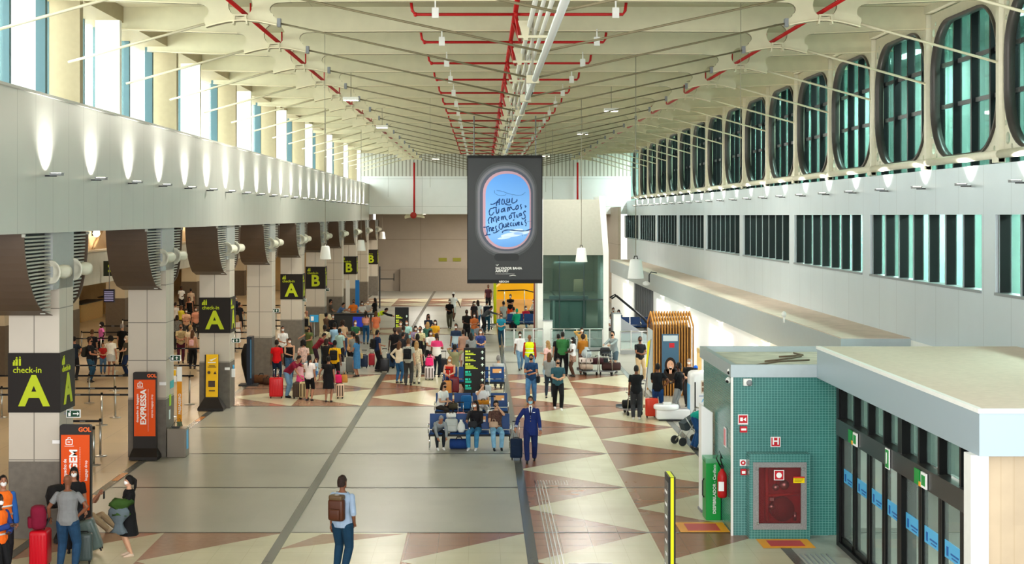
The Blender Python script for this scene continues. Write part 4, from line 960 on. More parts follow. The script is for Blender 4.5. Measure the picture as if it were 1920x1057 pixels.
        if tk == 'jacket':
            tp.loft([ering(pel+sd*d, sd, sf, rx*s, ry*s) for d, rx, ry in ((-.1, .104, .078), (-.045, .103, .08), (.05, .095, .072), (.12, .09, .066))])
        fin(tp, {'tee': 't_shirt', 'long': 'sweater', 'roll': 'shirt', 'jacket': 'jacket', 'vest': 'vest', 'tank': 'tank_top', 'crop': 'crop_top', 'dress': 'dress_top'}.get(tk, 'shirt'), tm)
        if tk == 'vest':
            u = MB(); u.M = body.M
            for so, el, wr in arml: u.tube([so, so.lerp(el, .5), el, el.lerp(wr, .9)] if 'sl' in top else [so, so.lerp(el, .7)], .034, 8, cap='round')
            fin(u, 'sleeves', fab(top.split(':')[3] if top.count(':') > 2 else '2A3A6A'))
            for dz in (.06, .15):
                rg = MB(); rg.M = body.M; d_ = [x for x in TOR if abs(x[0]-dz) < .03][0]
                rg.loft([ering(pel+sd*(dz-.009), sd, sf, d_[1]*s+.014, d_[2]*s+.014), ering(pel+sd*(dz+.009), sd, sf, d_[1]*s+.014, d_[2]*s+.014)]); rg.build('reflective_band', mat('reflective', 'D8DCD8', .3), t)
    # bottom
    bk = bot.split(':')[0]; bm = cm(bot)
    if bk != 'none':
        bt = MB(); bt.M = body.M
        if bk in ('skirt', 'midi', 'mini', 'dress') and pose not in ('sit', 'floor', 'sitx'):
            hem = {'skirt': .30, 'midi': .2, 'mini': .38, 'dress': .27}[bk]; fx_ = {'skirt': .12, 'midi': .1, 'mini': .1, 'dress': .135}[bk]
            zz = [(.56+.03, .08), (.52, .096), (.46, .1), ((.46+hem)/2, (.1+fx_)/2), (hem, fx_)]
            bt.loft([[(a*s*cos(2*pi*i/18)*(1+.03*((i % 3)-1)*(k > 2)), a*.8*s*sin(2*pi*i/18)*(1+.03*((i % 3)-1)*(k > 2)), z) for i in range(18)] for k, (z, a) in enumerate(zz)])
            fin(bt, 'skirt', bm)
        else:
            torso(bt, -.045, .05, .006)
            for hp, kn, an in legs:
                if bk == 'shorts': bt.tube([hp, hp.lerp(kn, .5), hp.lerp(kn, .85)], [.058*s, .052*s, .048*s], 10)
                elif bk == 'knee': bt.tube([hp, hp.lerp(kn, .5), kn, kn.lerp(an, .1)], [.058*s, .05*s, .042*s, .042], 10)
                elif bk in ('slim', 'skirt', 'midi', 'mini', 'dress'): bt.tube([hp, hp.lerp(kn, .4), kn, kn.lerp(an, .35), kn.lerp(an, .93)], [.055*s, .048*s, .034*s, .036*s, .023], 10, cap='round')
                else: bt.tube([hp, hp.lerp(kn, .4), kn, kn.lerp(an, .35), kn.lerp(an, .98)], [.057*s, .051*s, .04*s, .038*s, .034], 10, cap=True); bt.ball(hp, .054*s); bt.ball(kn, .039*s)
            fin(bt, {'shorts': 'shorts', 'knee': 'knee_trousers'}.get(bk, 'trousers'), bm)
    # shoes
    for q, (hp, kn, an), f in zip((-1, 1), legs, ft):
        so_ = MB(); so_.M = body.M; up = V((0, 0, 1))
        toe = -.085
        so_.loft([[(f.x+a*cos(2*pi*i/10), f.y+yy, max(f.z-.042+.002+hh_+b_*sin(2*pi*i/10), f.z-.041)) for i in range(10)] for yy, a, b_, hh_ in ((.042, .006, .01, .015), (.034, .017, .022, .022), (.0, .02, .03, .026), (-.04, .022, .02, .017), (toe+.01, .019, .012, .011), (toe-.008, .008, .006, .007))])
        so_.build('shoe', fab(shoes, 'gloss'), t)
    # hair
    st, _, hcx = hair.partition('_'); hm = fab(HC.get(hcx or 'k', hcx), 'hair'); hb = MB(); hb.M = body.M
    def cap_(th, lo_b, lo_f):
        rs = []
        n = 16
        for k in range(9):
            u = .074-(k/8.0)*.001
            ring = []
            for i in range(n):
                a = 2*pi*i/n; fr_ = sin(a)   # +1 = face side
                bottom = lo_f if fr_ > .55 else (lo_b if fr_ < -.1 else lo_b+(lo_f-lo_b)*(fr_+.1)/.65)
                tt = k/8; z = .072*(1-tt)+bottom*tt if k else .073
                if k == 0: rr = .15
                else: rr = math.sqrt(max(1-((z if z > 0 else z*.6)/.078)**2, .12))
                ring.append(HP((.046+th)*rr*cos(a), -.004+(.056+th)*rr*sin(a)*(1 if fr_ < .2 else .97), z))
            rs.append(ring)
        hb.loft(rs)
    if st != 'bald':
        cap_(.001 if st == 'short' else .004, -.045 if st == 'short' else -.05, .028)
        if st == 'long':
            hb.tube([HP(0, -.04, .0), HP(0, -.046, -.06), HP(0, -.05, -.13), HP(0, -.046, -.2)], [(.04, .024), (.046, .026), (.046, .022), (.03, .012)], 12, ref=hf)
            for q in (-1, 1): hb.tube([HP(q*.04, 0, .01), HP(q*.045, -.004, -.05), HP(q*.046, .0, -.1)], [.012, .015, .01], 7)
        elif st == 'tail': hb.tube([HP(0, -.052, .03), HP(0, -.08, .0), HP(0, -.075, -.08), HP(0, -.06, -.15)], [.014, .02, .019, .007], 8)
        elif st == 'bun': hb.ball(HP(0, -.06, .035), .026, 9, 6)
        elif st == 'bob':
            hb.tube([HP(0, -.035, .0), HP(0, -.038, -.05), HP(0, -.036, -.085)], [(.044, .026), (.05, .028), (.046, .02)], 12, ref=hf)
            for q in (-1, 1): hb.tube([HP(q*.042, 0, .01), HP(q*.045, 0, -.06)], [.014, .012], 7)
        elif st == 'curly':
            hb.ball(HP(0, -.02, .02), .068, 12, 8)
            for i in range(14): hb.ball(HP(.05*cos(i*2.4), -.02+.045*sin(i*2.4)*(-1 if sin(i*2.4) > .4 else 1), .03-.006*i), .026, 7, 5)
        elif st == 'big': hb.ball(HP(0, -.03, .0), (.062, .05, .07), 12, 8)
        elif st == 'braid': hb.tube([HP(0, -.05, .0), HP(0, -.065, -.08), HP(0, -.06, -.2), HP(0, -.05, -.28)], [.022, .018, .015, .007], 8)
        fin(hb, 'hair', hm, max(vox*.8, .006))
    if cap:
        cp = MB(); cp.M = body.M
        cp.loft([[HP(r_*.9*cos(2*pi*i/14), -.004+r_*1.08*sin(2*pi*i/14), u) for i in range(14)] for u, r_ in ((.02, .052), (.045, .051), (.068, .038), (.08, .012))])
        cp.loft([[HP(a*cos(2*pi*i/12)*.036, .04+a*.045*(1+sin(2*pi*i/12))*.5, u) for i in range(12)] for u, a in ((.026, 1), (.031, 1))]); cp.build('cap', fab(cap), t)
    if mask and not noface:
        mk = MB(); mk.M = body.M
        rs = []
        for u, wd_, dp in ((-.052, .02, .040), (-.04, .03, .052), (-.024, .035, .058), (-.008, .035, .059), (.0, .026, .056)):
            rs.append([HP(wd_*sin(a_), dp*max(cos(a_), .15)*1.02+.002, u) for a_ in [R_(-80+160*i/10) for i in range(11)]]+[HP(wd_*.8*sin(a_), dp*max(cos(a_), .15)*.8, u) for a_ in [R_(80-160*i/10) for i in range(11)]])
        mk.loft(rs); mk.build('face_mask', fab({'w': 'F2F2F0', 'k': '15161A', 'b': '9CC8D8', 'g': '8A8E92', 'r': '7A2A2A'}.get(mask, mask)), t)
    if not noface:
        for q in (-1, 1):
            ey = MB(); ey.M = body.M; ey.ball(HP(q*.016, .0455, .012), (.0058, .0058, .0036), 8, 5); ey.build('eye', black, t)
            bw = MB(); bw.M = body.M; bw.tube([HP(q*.009, .05, .022), HP(q*.024, .0445, .023)], .0022, 5); bw.build('eyebrow', hm if st != 'bald' else fab(HC['k'], 'hair'), t)
        if not mask:
            mo = MB(); mo.M = body.M; mo.tube([HP(-.013, .045, -.033), HP(0, .05, -.034), HP(.013, .045, -.033)], .003, 5); mo.build('mouth', fab('8A4A44', 'skin'), t)
    # worn bag: backpack / shoulder bag
    if bag:
        kind, c = bag.split(':'); bgm = fab(c, 'gloss' if kind == 'leather' else 'cloth')
        if kind in ('pack', 'leather', 'bigpack', 'minipack', 'frontpack'):
            k_ = {'pack': 1, 'leather': 1.0, 'bigpack': 1.2, 'minipack': .72, 'frontpack': 1}[kind]; sg_ = -1 if kind == 'frontpack' else 1
            M0 = Matrix.Translation((pel+sd*.15)*H) @ Matrix.Rotation(le, 4, 'X')
            if sg_ < 0: M0 = M0 @ Matrix.Rotation(pi, 4, 'Z')
            bq = thing('backpack', 'backpack carried by the '+label.split(',')[0], 'backpack', (0, 0, 0)); bq.parent = None
            bq.matrix_world = Matrix.Translation((X, Y, 0)) @ Matrix.Rotation(R_(rot), 4, 'Z') @ M0
            if kind == 'leather': bq['label'] = 'brown leather roll-top backpack on the man in the pale blue shirt'
            else: bq['label'] = {'pack': 'backpack', 'bigpack': 'big backpack', 'minipack': 'small backpack', 'frontpack': 'backpack worn in front'}[kind]+' worn by the '+' '.join(label.split()[:11])
            o1 = MB(); o1.rbox((0, .125*k_*H*.5+.062*H, -.11*k_*H), (.17*k_*H, .085*k_*H, .22*k_*H), .045, True); o1.build('main_bag', bgm, bq)
            o2 = MB(); o2.rbox((0, .125*k_*H*.5+.115*H*k_**.5, -.095*k_*H), (.12*k_*H, .035*H*k_, .11*k_*H), .03, True); o2.build('front_pocket', bgm, bq)
            o3 = MB()
            if kind == 'leather': o3.rbox((0, .12*H, .10*H), (.15*H, .1*H, .05*H), .03, True); o3.build('roll_top', fab('5A4630', 'gloss'), bq)
            else: o3.tube([(-.03*H, .1*H, .105*H*k_), (0, .1*H, .13*H*k_), (.03*H, .1*H, .105*H*k_)], .008, 6); o3.build('grab_handle', bgm, bq)
            for q in (-1, 1):
                stp = MB(); stp.tube([(q*.045*H, .06*H, .12*H), (q*.055*H, .01*H, .165*H), (q*.06*H, -.068*H, .1*H), (q*.07*H, -.062*H, .02*H), (q*.083*H, 0, -.04*H), (q*.07*H, .06*H, -.08*H)], (.016, .006), 6, ref=(0, 1, 0)); stp.build('strap', bgm, bq)
        else:
            q = 1 if kind.endswith('L') else -1
            bq = thing('shoulder_bag', 'shoulder bag hanging from the '+' '.join(label.split()[:11]), 'bag', (0, 0, 0))
            bq.matrix_world = Matrix.Translation((X, Y, 0)) @ Matrix.Rotation(R_(rot), 4, 'Z') @ Matrix.Translation((pel+V((q*.125*s, .01, .0)))*H)
            o1 = MB(); o1.rbox((0, 0, -.09*H), (.06*H, .17*H, .13*H), .03, True); o1.build('bag_body', bgm, bq)
            o2 = MB(); o2.tube([(0, -.06*H, .03*H), (-q*.02*H, -.03*H, .2*H), (-q*.03*H, 0, .27*H), (-q*.02*H, .03*H, .2*H), (0, .06*H, .03*H)], .008, 6); o2.build('strap', bgm, bq)
    t['_arm'] = 0; del t['_arm']
    return t, X, Y, arml, H

# ================= LUGGAGE =================
def suitcase(px, py, wd, dp, h, c, label, rot=0, handle=0, style='hard', group=None, pos=None, tilt=0):
    X, Y = pos if pos else fl(px, py)
    t = thing('suitcase', label, 'suitcase', (X, Y, 0), rot, group)
    if tilt: t.rotation_euler = (R_(tilt), 0, R_(rot)); t.location.z = 0.02
    m = fab(c, 'gloss' if style == 'hard' else 'cloth')
    b = MB(); b.rbox((0, 0, .06), (wd, dp, h-.06), .045, True, 4); b.build('shell', m, t)
    rb = MB()
    if style == 'hard':
        for i in range(5): x = -wd*.36+wd*.72*i/4; rb.box(x-.012, x+.012, -dp/2-.006, dp/2+.006, .12, h-.07)
    elif style == 'stripe':
        for i in range(3): x = -wd*.33+wd*.33*i; rb.box(x-.02, x+.02, -dp/2-.006, dp/2+.006, .1, h-.05)
    else: rb.rbox((0, -dp/2-.01, .12), (wd*.78, .05, h*.5), .02, True)
    rb.build('ribs' if style != 'soft' else 'front_pocket', m if style != 'stripe' else fab('4A3A2E'), t)
    tk = MB(); tk.tube([(-.07, 0, h-.005), (-.06, 0, h+.025), (.06, 0, h+.025), (.07, 0, h-.005)], .012, 6); tk.build('carry_handle', black, t)
    if handle:
        hh = MB()
        for q in (-.08, .08): hh.tube([(q, dp/2-.04, h-.02), (q, dp/2-.04, h+handle)], .009, 6)
        hh.build('telescopic_handle', chrome, t); MB().tube([(-.09, dp/2-.04, h+handle), (.09, dp/2-.04, h+handle)], .016, 6, cap='round').build('grip', black, t)
    for sx in (-1, 1):
        for sy in (-1, 1):
            wl = MB(); wl.M = Matrix.Translation((sx*(wd/2-.05), sy*(dp/2-.035), .03)) @ Matrix.Rotation(pi/2, 4, 'Y'); wl.lathe([(.02, -.014), (.029, -.01), (.029, .01), (.02, .014)], (0, 0, 0), 10); wl.M = Matrix.Identity(4)
            wl.box(sx*(wd/2-.05)-.02, sx*(wd/2-.05)+.02, sy*(dp/2-.035)-.018, sy*(dp/2-.035)+.018, .045, .068); wl.build('wheel', black, t)
    return t
def bag(kind, loc, size, c, label, rot=0, group=None):
    name = {'duffel': 'duffel_bag', 'pack': 'backpack', 'tote': 'handbag', 'sack': 'plastic_bag'}[kind]
    t = thing(name, label, name.replace('_', ' '), loc, rot, group); wd, dp, h = size; m = fab(c)
    if kind == 'duffel':
        b = MB(); b.tube([(-wd/2, 0, h/2), (-wd*.46, 0, h/2), (wd*.46, 0, h/2), (wd/2, 0, h/2)], [(h*.36, dp*.36), (h*.5, dp*.5), (h*.5, dp*.5), (h*.36, dp*.36)], 12, ref=(0, 1, 0)); b.build('bag_body', m, t)
        for y in (-dp*.3, dp*.3): MB().tube([(-wd*.2, y, h*.8), (-wd*.1, y*.5, h*1.15), (wd*.1, y*.5, h*1.15), (wd*.2, y, h*.8)], .011, 6).build('handle', fab('2A2A2C'), t)
    elif kind == 'pack':
        MB().rbox((0, 0, 0), (wd, dp, h), min(.09, dp*.4), True, 4).build('bag_body', m, t); MB().rbox((0, -dp/2-.01, .03), (wd*.7, .08, h*.45), .03, True).build('front_pocket', m, t)
        for q in (-.3, .3): MB().tube([(q*wd, dp*.4, h*.1), (q*wd, dp*.7, h*.5), (q*wd, dp*.35, h*.95)], .014, 6).build('strap', fab('2A2A2C'), t)
    elif kind == 'tote':
        MB().loft([[(a*cos(2*pi*i/14), dp/2*sin(2*pi*i/14)*k, z) for i in range(14)] for a, k, z in ((wd*.46, .9, 0), (wd*.5, 1, h*.2), (wd*.45, .8, h*.75), (wd*.38, .4, h))]).build('bag_body', m, t)
        MB().tube([(-wd*.2, 0, h*.9), (-wd*.12, 0, h*1.45), (wd*.12, 0, h*1.45), (wd*.2, 0, h*.9)], .009, 6).build('handle', m, t)
    else:
        MB().loft([[(a*cos(2*pi*i/12)*(1+.08*(i % 2)), a*.7*sin(2*pi*i/12), z) for i in range(12)] for a, z in ((wd*.3, 0), (wd*.5, h*.25), (wd*.45, h*.6), (wd*.15, h*.9), (wd*.2, h))]).build('bag_body', m, t)
    return t
def trolley(px, py, rot, label, pos=None):
    X, Y = pos if pos else fl(px, py)
    t = thing('luggage_trolley', label, 'trolley', (X, Y, 0), rot)
    MB().box(-.28, .28, -.45, .4, .16, .2).box(-.28, .28, -.47, -.45, .16, .28).build('platform', mat('trolley_grey', '8C9094', .35, .6), t)
    for q in (-.26, .26): MB().tube([(q, .38, .18), (q, .44, .6), (q, .5, 1.02)], .016, 6).build('upright', steel, t)
    MB().tube([(-.26, .5, 1.02), (.26, .5, 1.02)], .02, 8).build('handlebar', black, t)
    k = MB(); k.box(-.24, .24, .2, .46, .72, .735); [k.tube([(-.24+.12*i, .46, .73), (-.24+.12*i, .2, .74), (-.24+.12*i, .17, .86)], .006, 4) for i in range(5)]; k.tube([(-.24, .17, .86), (.24, .17, .86)], .008, 5); k.build('basket', steel, t)
    for x, y in ((-.24, .34), (.24, .34), (0, -.38)):
        wl = MB(); wl.M = Matrix.Translation((x, y, .075)) @ Matrix.Rotation(pi/2, 4, 'Y'); wl.lathe([(.04, -.02), (.075, -.016), (.075, .016), (.04, .02)], (0, 0, 0), 14); wl.M = Matrix.Identity(4); wl.box(x-.025, x+.025, y-.02, y+.02, .08, .17); wl.build('wheel', black, t)
    return t, X, Y
# ---- foreground people ----
P = person
P(127, 889, 1.72, 176, 'man in grey T-shirt and jeans holding the red suitcase, seen from behind', 'tee:7C7E7E', 'jeans:1F3F5C:denim', 'bald', 'b', None, 'apart', ('hip', 'out'), wide=1.13, shoes='16120F', noface=True)
P(143, 887, 1.62, 10, 'dark haired woman with mask hidden behind the man in grey', 'tee:1A1A1C', 'jeans:26282E', 'long_k', 'm', 'w', pos=(-7.75, 28.4))
P(242, 890, 1.52, -68, 'woman in black dress carrying a green and a grey jacket', 'tee:121214', 'dress:121214', 'tail_k', 'l', 'w', 'stand', ('hold', 'hold'), shoes='C8B09A')
P(642, 890, 1.76, 158, 'man in pale blue shirt and dark blue trousers seen from behind', 'roll:94A8C0', 'jeans:12344C', 'short_n', 'b', None, 'contra', ('pocket', 'down'), shoes='1A1A1A', hyaw=-14, bag='leather:4A2818', wide=1.08)
PIL = P(995, 742, 1.74, -4, 'pilot in navy suit with a blue mask walking with a case', 'jacket:1A2A66', 'jeans:182557', 'short_k', 'm', 'b', 'walk', ('out', 'loose'), shoes='141414', hyaw=-6)
pt = PIL[0]; hh = 1.74
m = MB(); m.loft([[(-.002, -.108, .69*hh), (.002, -.108, .69*hh), (.002, -.13, .69*hh), (-.002, -.135, .69*hh)], [(-.03, -.1, .76*hh), (.03, -.1, .76*hh), (.03, -.142, .76*hh), (-.03, -.142, .76*hh)], [(-.05, -.08, .81*hh), (.05, -.08, .81*hh), (.045, -.125, .81*hh), (-.045, -.125, .81*hh)], [(-.04, -.03, .85*hh), (.04, -.03, .85*hh), (.035, -.08, .85*hh), (-.035, -.08, .85*hh)]], True, False); m.build('white_shirt_front', whitesign, pt)
m = MB(); m.loft([[(a-.0, -y, z*hh) for a, y in ((-w_, y0), (w_, y0), (w_, y0-.01), (-w_, y0-.01))] for z, w_, y0 in ((.70, .006, .148), (.73, .024, .152), (.80, .014, .14), (.825, .02, .118), (.835, .014, .11))], True, False); m.build('tie', fab('141B40'), pt)
m = MB(); [m.ball((.0, -.143+.004*i, (.665-.045*i)*hh), .012, 8, 5) for i in range(2)]; m.build('button', mat('gold_button', 'D8C080', .3, .6), pt)
MB().box(.06, .12, -.15, -.135, .745*hh, .755*hh).build('name_badge', whitesign, pt)
for so, el, wr in PIL[3]:
    m = MB(); d_ = (wr-el)
    for q in (.72, .8, .88): m.tube([(el+d_*q)*hh, (el+d_*(q+.03))*hh], .045, 10)
    m.build('cuff_stripe', mat('cuff_stripe', 'D0D4DC', .5), pt)
P(6, 890, 1.68, 25, 'worker in orange vest and blue shirt at the left edge, standing behind', 'vest:F07020:cloth:2C5FA8:sl', 'jeans:1C1C20', 'short_k', 'm', 'w', 'stand', ('hold', 'down'))
P(-2, 925, 1.62, 60, 'worker in orange vest nearest the left picture edge', 'vest:F26A1C:cloth:243A7A:sl', 'jeans:1A1A1C', 'short_k', 'd', 'w', 'stand', ('phone', 'hold'))
P(996, 663, 1.74, -8, 'man in navy T-shirt with phone and a jacket over his arm', 'tee:1F3F66', 'jeans:4A7AA8:denim', 'short_k', 'm', 'k', 'walk', ('phone', 'hold'), hpitch=15, shoes='8A4A2A', bag='sideL:22242A')
P(1046, 671, 1.72, 4, 'bearded man in teal T-shirt and black trousers walking', 'tee:2F5560', 'jeans:15161A', 'short_k', 'l', 'k', 'walk2', ('hold', 'hold'), shoes='F0F0F0', wide=1.05)
P(1030, 660, 1.62, 170, 'woman in grey jumper with long brown hair walking away', 'long:8C9090', 'slim:26303C', 'long_w', 'l', None, 'walk', ('down', 'hold'), noface=True)
P(1027, 638, 1.62, -130, 'blond woman in pink top and pale jeans facing away', 'tee:E0B4B0', 'jeans:9AB4C8:denim', 'long_y', 'l', 'w', 'stand', ('phone', 'down'))
P(975, 621, 1.62, 8, 'woman in white T-shirt and ripped jeans walking by the railing', 'tee:E8E8EC', 'slim:6E93B4:denim', 'bun_k', 'b', 'w', 'walk', ('loose', 'down'))
P(993, 627, 1.68, 175, 'person in bright yellow reflective vest over a red shirt seen from behind', 'vest:DDF01A:cloth:A8301E:sl', 'jeans:6A94B8:denim', 'bald', 'b', None, 'apart', ('down', 'down'), noface=True, wide=1.1)
P(1055, 621, 1.78, 172, 'man in green jumper and black trousers seen from behind', 'long:2F6B3A', 'jeans:121318', 'short_k', 'm', None, 'apart', ('hold', 'hold'), wide=1.15, noface=True)
P(1047, 625, 1.66, 200, 'dark dressed person just left of the man in green', 'tee:16161A', 'jeans:1A1A20', 'short_k', 'm', None, noface=True)
P(1074, 631, 1.58, -75, 'woman in white T-shirt and patterned skirt with a white headband', 'tee:D8D8DC', 'mini:9A7A6A:floral', 'long_k', 'd', 'w', 'stand', ('hold', 'hold'))
P(1093, 625, 1.64, 185, 'woman in mustard top behind the loaded luggage trolley', 'long:A86A1E', 'jeans:7A5A50', 'big_n', 'm', None, 'stand', ('hold', 'hold'), noface=True)
P(1091, 613, 1.66, 5, 'woman in ochre top facing the camera by the lift', 'long:C79A52', 'jeans:3A3A44', 'long_k', 'l', 'w', 'stand', ('ear', 'hold'))
P(1148, 623, 1.72, -35, 'bearded man in grey sweatshirt leaning on a trolley handle', 'long:8A9494', 'shorts:4A5C66', 'short_k', 'l', 'k', 'stand', ('reach', 'reach'), lean=12, pos=(5.4, 60.75))
P(1200, 630, 1.72, 12, 'man in black polo and khaki trousers holding papers', 'tee:17181B', 'jeans:B49C78', 'short_k', 'b', 'k', 'contra', ('hold', 'hold'), shoes='9A9A9A', hyaw=-10)
P(1193, 684, 1.70, 172, 'man in black T-shirt and dark grey trousers holding an empty trolley', 'tee:14171A', 'jeans:34363A', 'short_k', 'b', None, 'stand', ('reach', 'down'), shoes='C8C8C8', noface=True, wide=1.06)
P(1241, 690, 1.70, 165, 'man in black T-shirt and blue jeans left of the pair by the white cart', 'tee:15171B', 'jeans:1E4478:denim', 'short_k', 'b', None, 'stand', ('hip', 'hold'), noface=True, pos=(5.6, 47.5))
P(1264, 684, 1.72, -120, 'man in black T-shirt and light grey trousers, right of the pair by the white cart', 'tee:141518', 'jeans:A8A8A4', 'short_k', 'd', 'k', 'stand', ('hip', 'hold'), pos=(6.28, 47.6))
P(0, 0, 1.70, 70, 'person in green T-shirt and jeans bending behind the tiled block', 'tee:12988A', 'jeans:1C4678:denim', 'short_k', 'm', None, 'bend', ('reach', 'reach'), lean=62, feet=(1303, 842), shoes='303438', noface=True)
P(940, 586, 1.66, -8, 'person in turquoise T-shirt and dark jeans leaning by the railing with phone', 'tee:2486A0', 'slim:163A50:denim', 'short_k', 'l', 'k', 'contra', ('hold', 'hold'), shoes='B08A50')
P(850, 548, 1.76, 20, 'man in white T-shirt and white cap walking on the empty far floor', 'tee:E4E4E4', 'shorts:D8D8D0', 'short_k', 'd', 'k', 'walk', ('loose', 'out'), cap='F2F2F2')
P(843, 560, 1.70, -5, 'man in black polo with white mask walking on the empty far floor', 'tee:121214', 'jeans:4A4A3C', 'short_g', 'b', 'w', 'walk2', ('hold', 'loose'))
P(914, 531, 1.72, 0, 'person in dark clothes whose head is hidden by the billboard', 'tee:4A2A34', 'jeans:18181C', 'short_k', 'm', 'k', pos=(.45, 101))
P(875, 580, 1.74, 5, 'man in black T-shirt with white lettering pushing a trolley', 'tee:121214', 'jeans:1A1A1E', 'short_k', 'd', 'k', 'stand', ('hold', 'loose'))
P(889, 586, 1.62, 15, 'woman in rust orange top behind the queue', 'tee:A85A2A', 'shorts:3A6A78', 'long_n', 'm', 'w', 'stand', ('phone', 'hold'))
P(896, 562, 1.66, -160, 'woman in white top and blue jeans beside the far trolley', 'tee:E6E2E0', 'jeans:2E6A9A:denim', 'long_n', 'm', None, noface=True)
P(889, 564, 1.62, 30, 'dark haired woman in dark top behind the woman in white', 'tee:2A2428', 'jeans:24242C', 'long_k', 'm', 'w')
P(913, 562, 1.74, 178, 'man in white shirt with a dark backpack seen from behind under the billboard', 'long:D8D8D4', 'jeans:2A5A70', 'short_k', 'm', None, bag='bigpack:1A2230', noface=True)
P(921, 573, 1.66, 90, 'person in dark grey bending by the yellow pole', 'long:4A4E54', 'jeans:26262C', 'short_k', 'm', None, 'bend', ('reach', 'reach'), lean=48, noface=True)
P(944, 564, 1.72, -150, 'man in grey T-shirt standing right of the yellow pole', 'tee:A0A49E', 'jeans:6E7070', 'short_k', 'm', None, noface=True)
P(957, 551, 1.74, -10, 'man in black with crossed arms and red trousers by the yellow room', 'tee:121214', 'jeans:E0481C', 'short_k', 'm', 'w', 'stand', ('cross', 'cross'))
# seated under billboard
for a in ((969, 578, 200, 'person in emerald hooded top seated below the billboard', 'long:12A07A', 'jeans:1A2A3A', 'short_12A07A', None, 'sit'), (986, 573, 12, 'man in crimson shirt with crossed leg seated below the billboard', 'tee:B01A34', 'jeans:7AB0CC:denim', 'short_k', 'w', 'sitx'), (963, 575, 190, 'person in white seated behind the emerald hooded top', 'long:D8D4D0', 'jeans:5A3A34', 'short_n', None, 'sit'), (1001, 560, -70, 'person in pale top seated against the dark red post', 'long:C8BEB4', 'jeans:1A1A1E', 'short_k', 'w', 'sit')):
    P(a[0], a[1], 1.7, a[2], a[3], a[4], a[5], a[6], 'm', a[7], a[8], ('lap', 'lap'), noface=a[7] is None)
for a in ((1150, 576, 10, 'person in beige top seated in the far lounge behind the lift', 'long:C8B8A0', 'short_n'), (1160, 580, -20, 'dark haired person in blue seated in the far lounge', 'tee:2A5A8A', 'bob_k'), (1154, 586, 15, 'person in bright pink top seated in the far lounge', 'tee:E0205A', 'bob_k'), (1146, 588, 30, 'person in white top seated leftmost in the far lounge', 'tee:E0DCD8', 'short_k')):
    P(a[0], a[1], 1.65, a[2], a[3], a[4], 'jeans:4A3A3E', a[5], 'm', 'w', 'sit', ('lap', 'lap'))
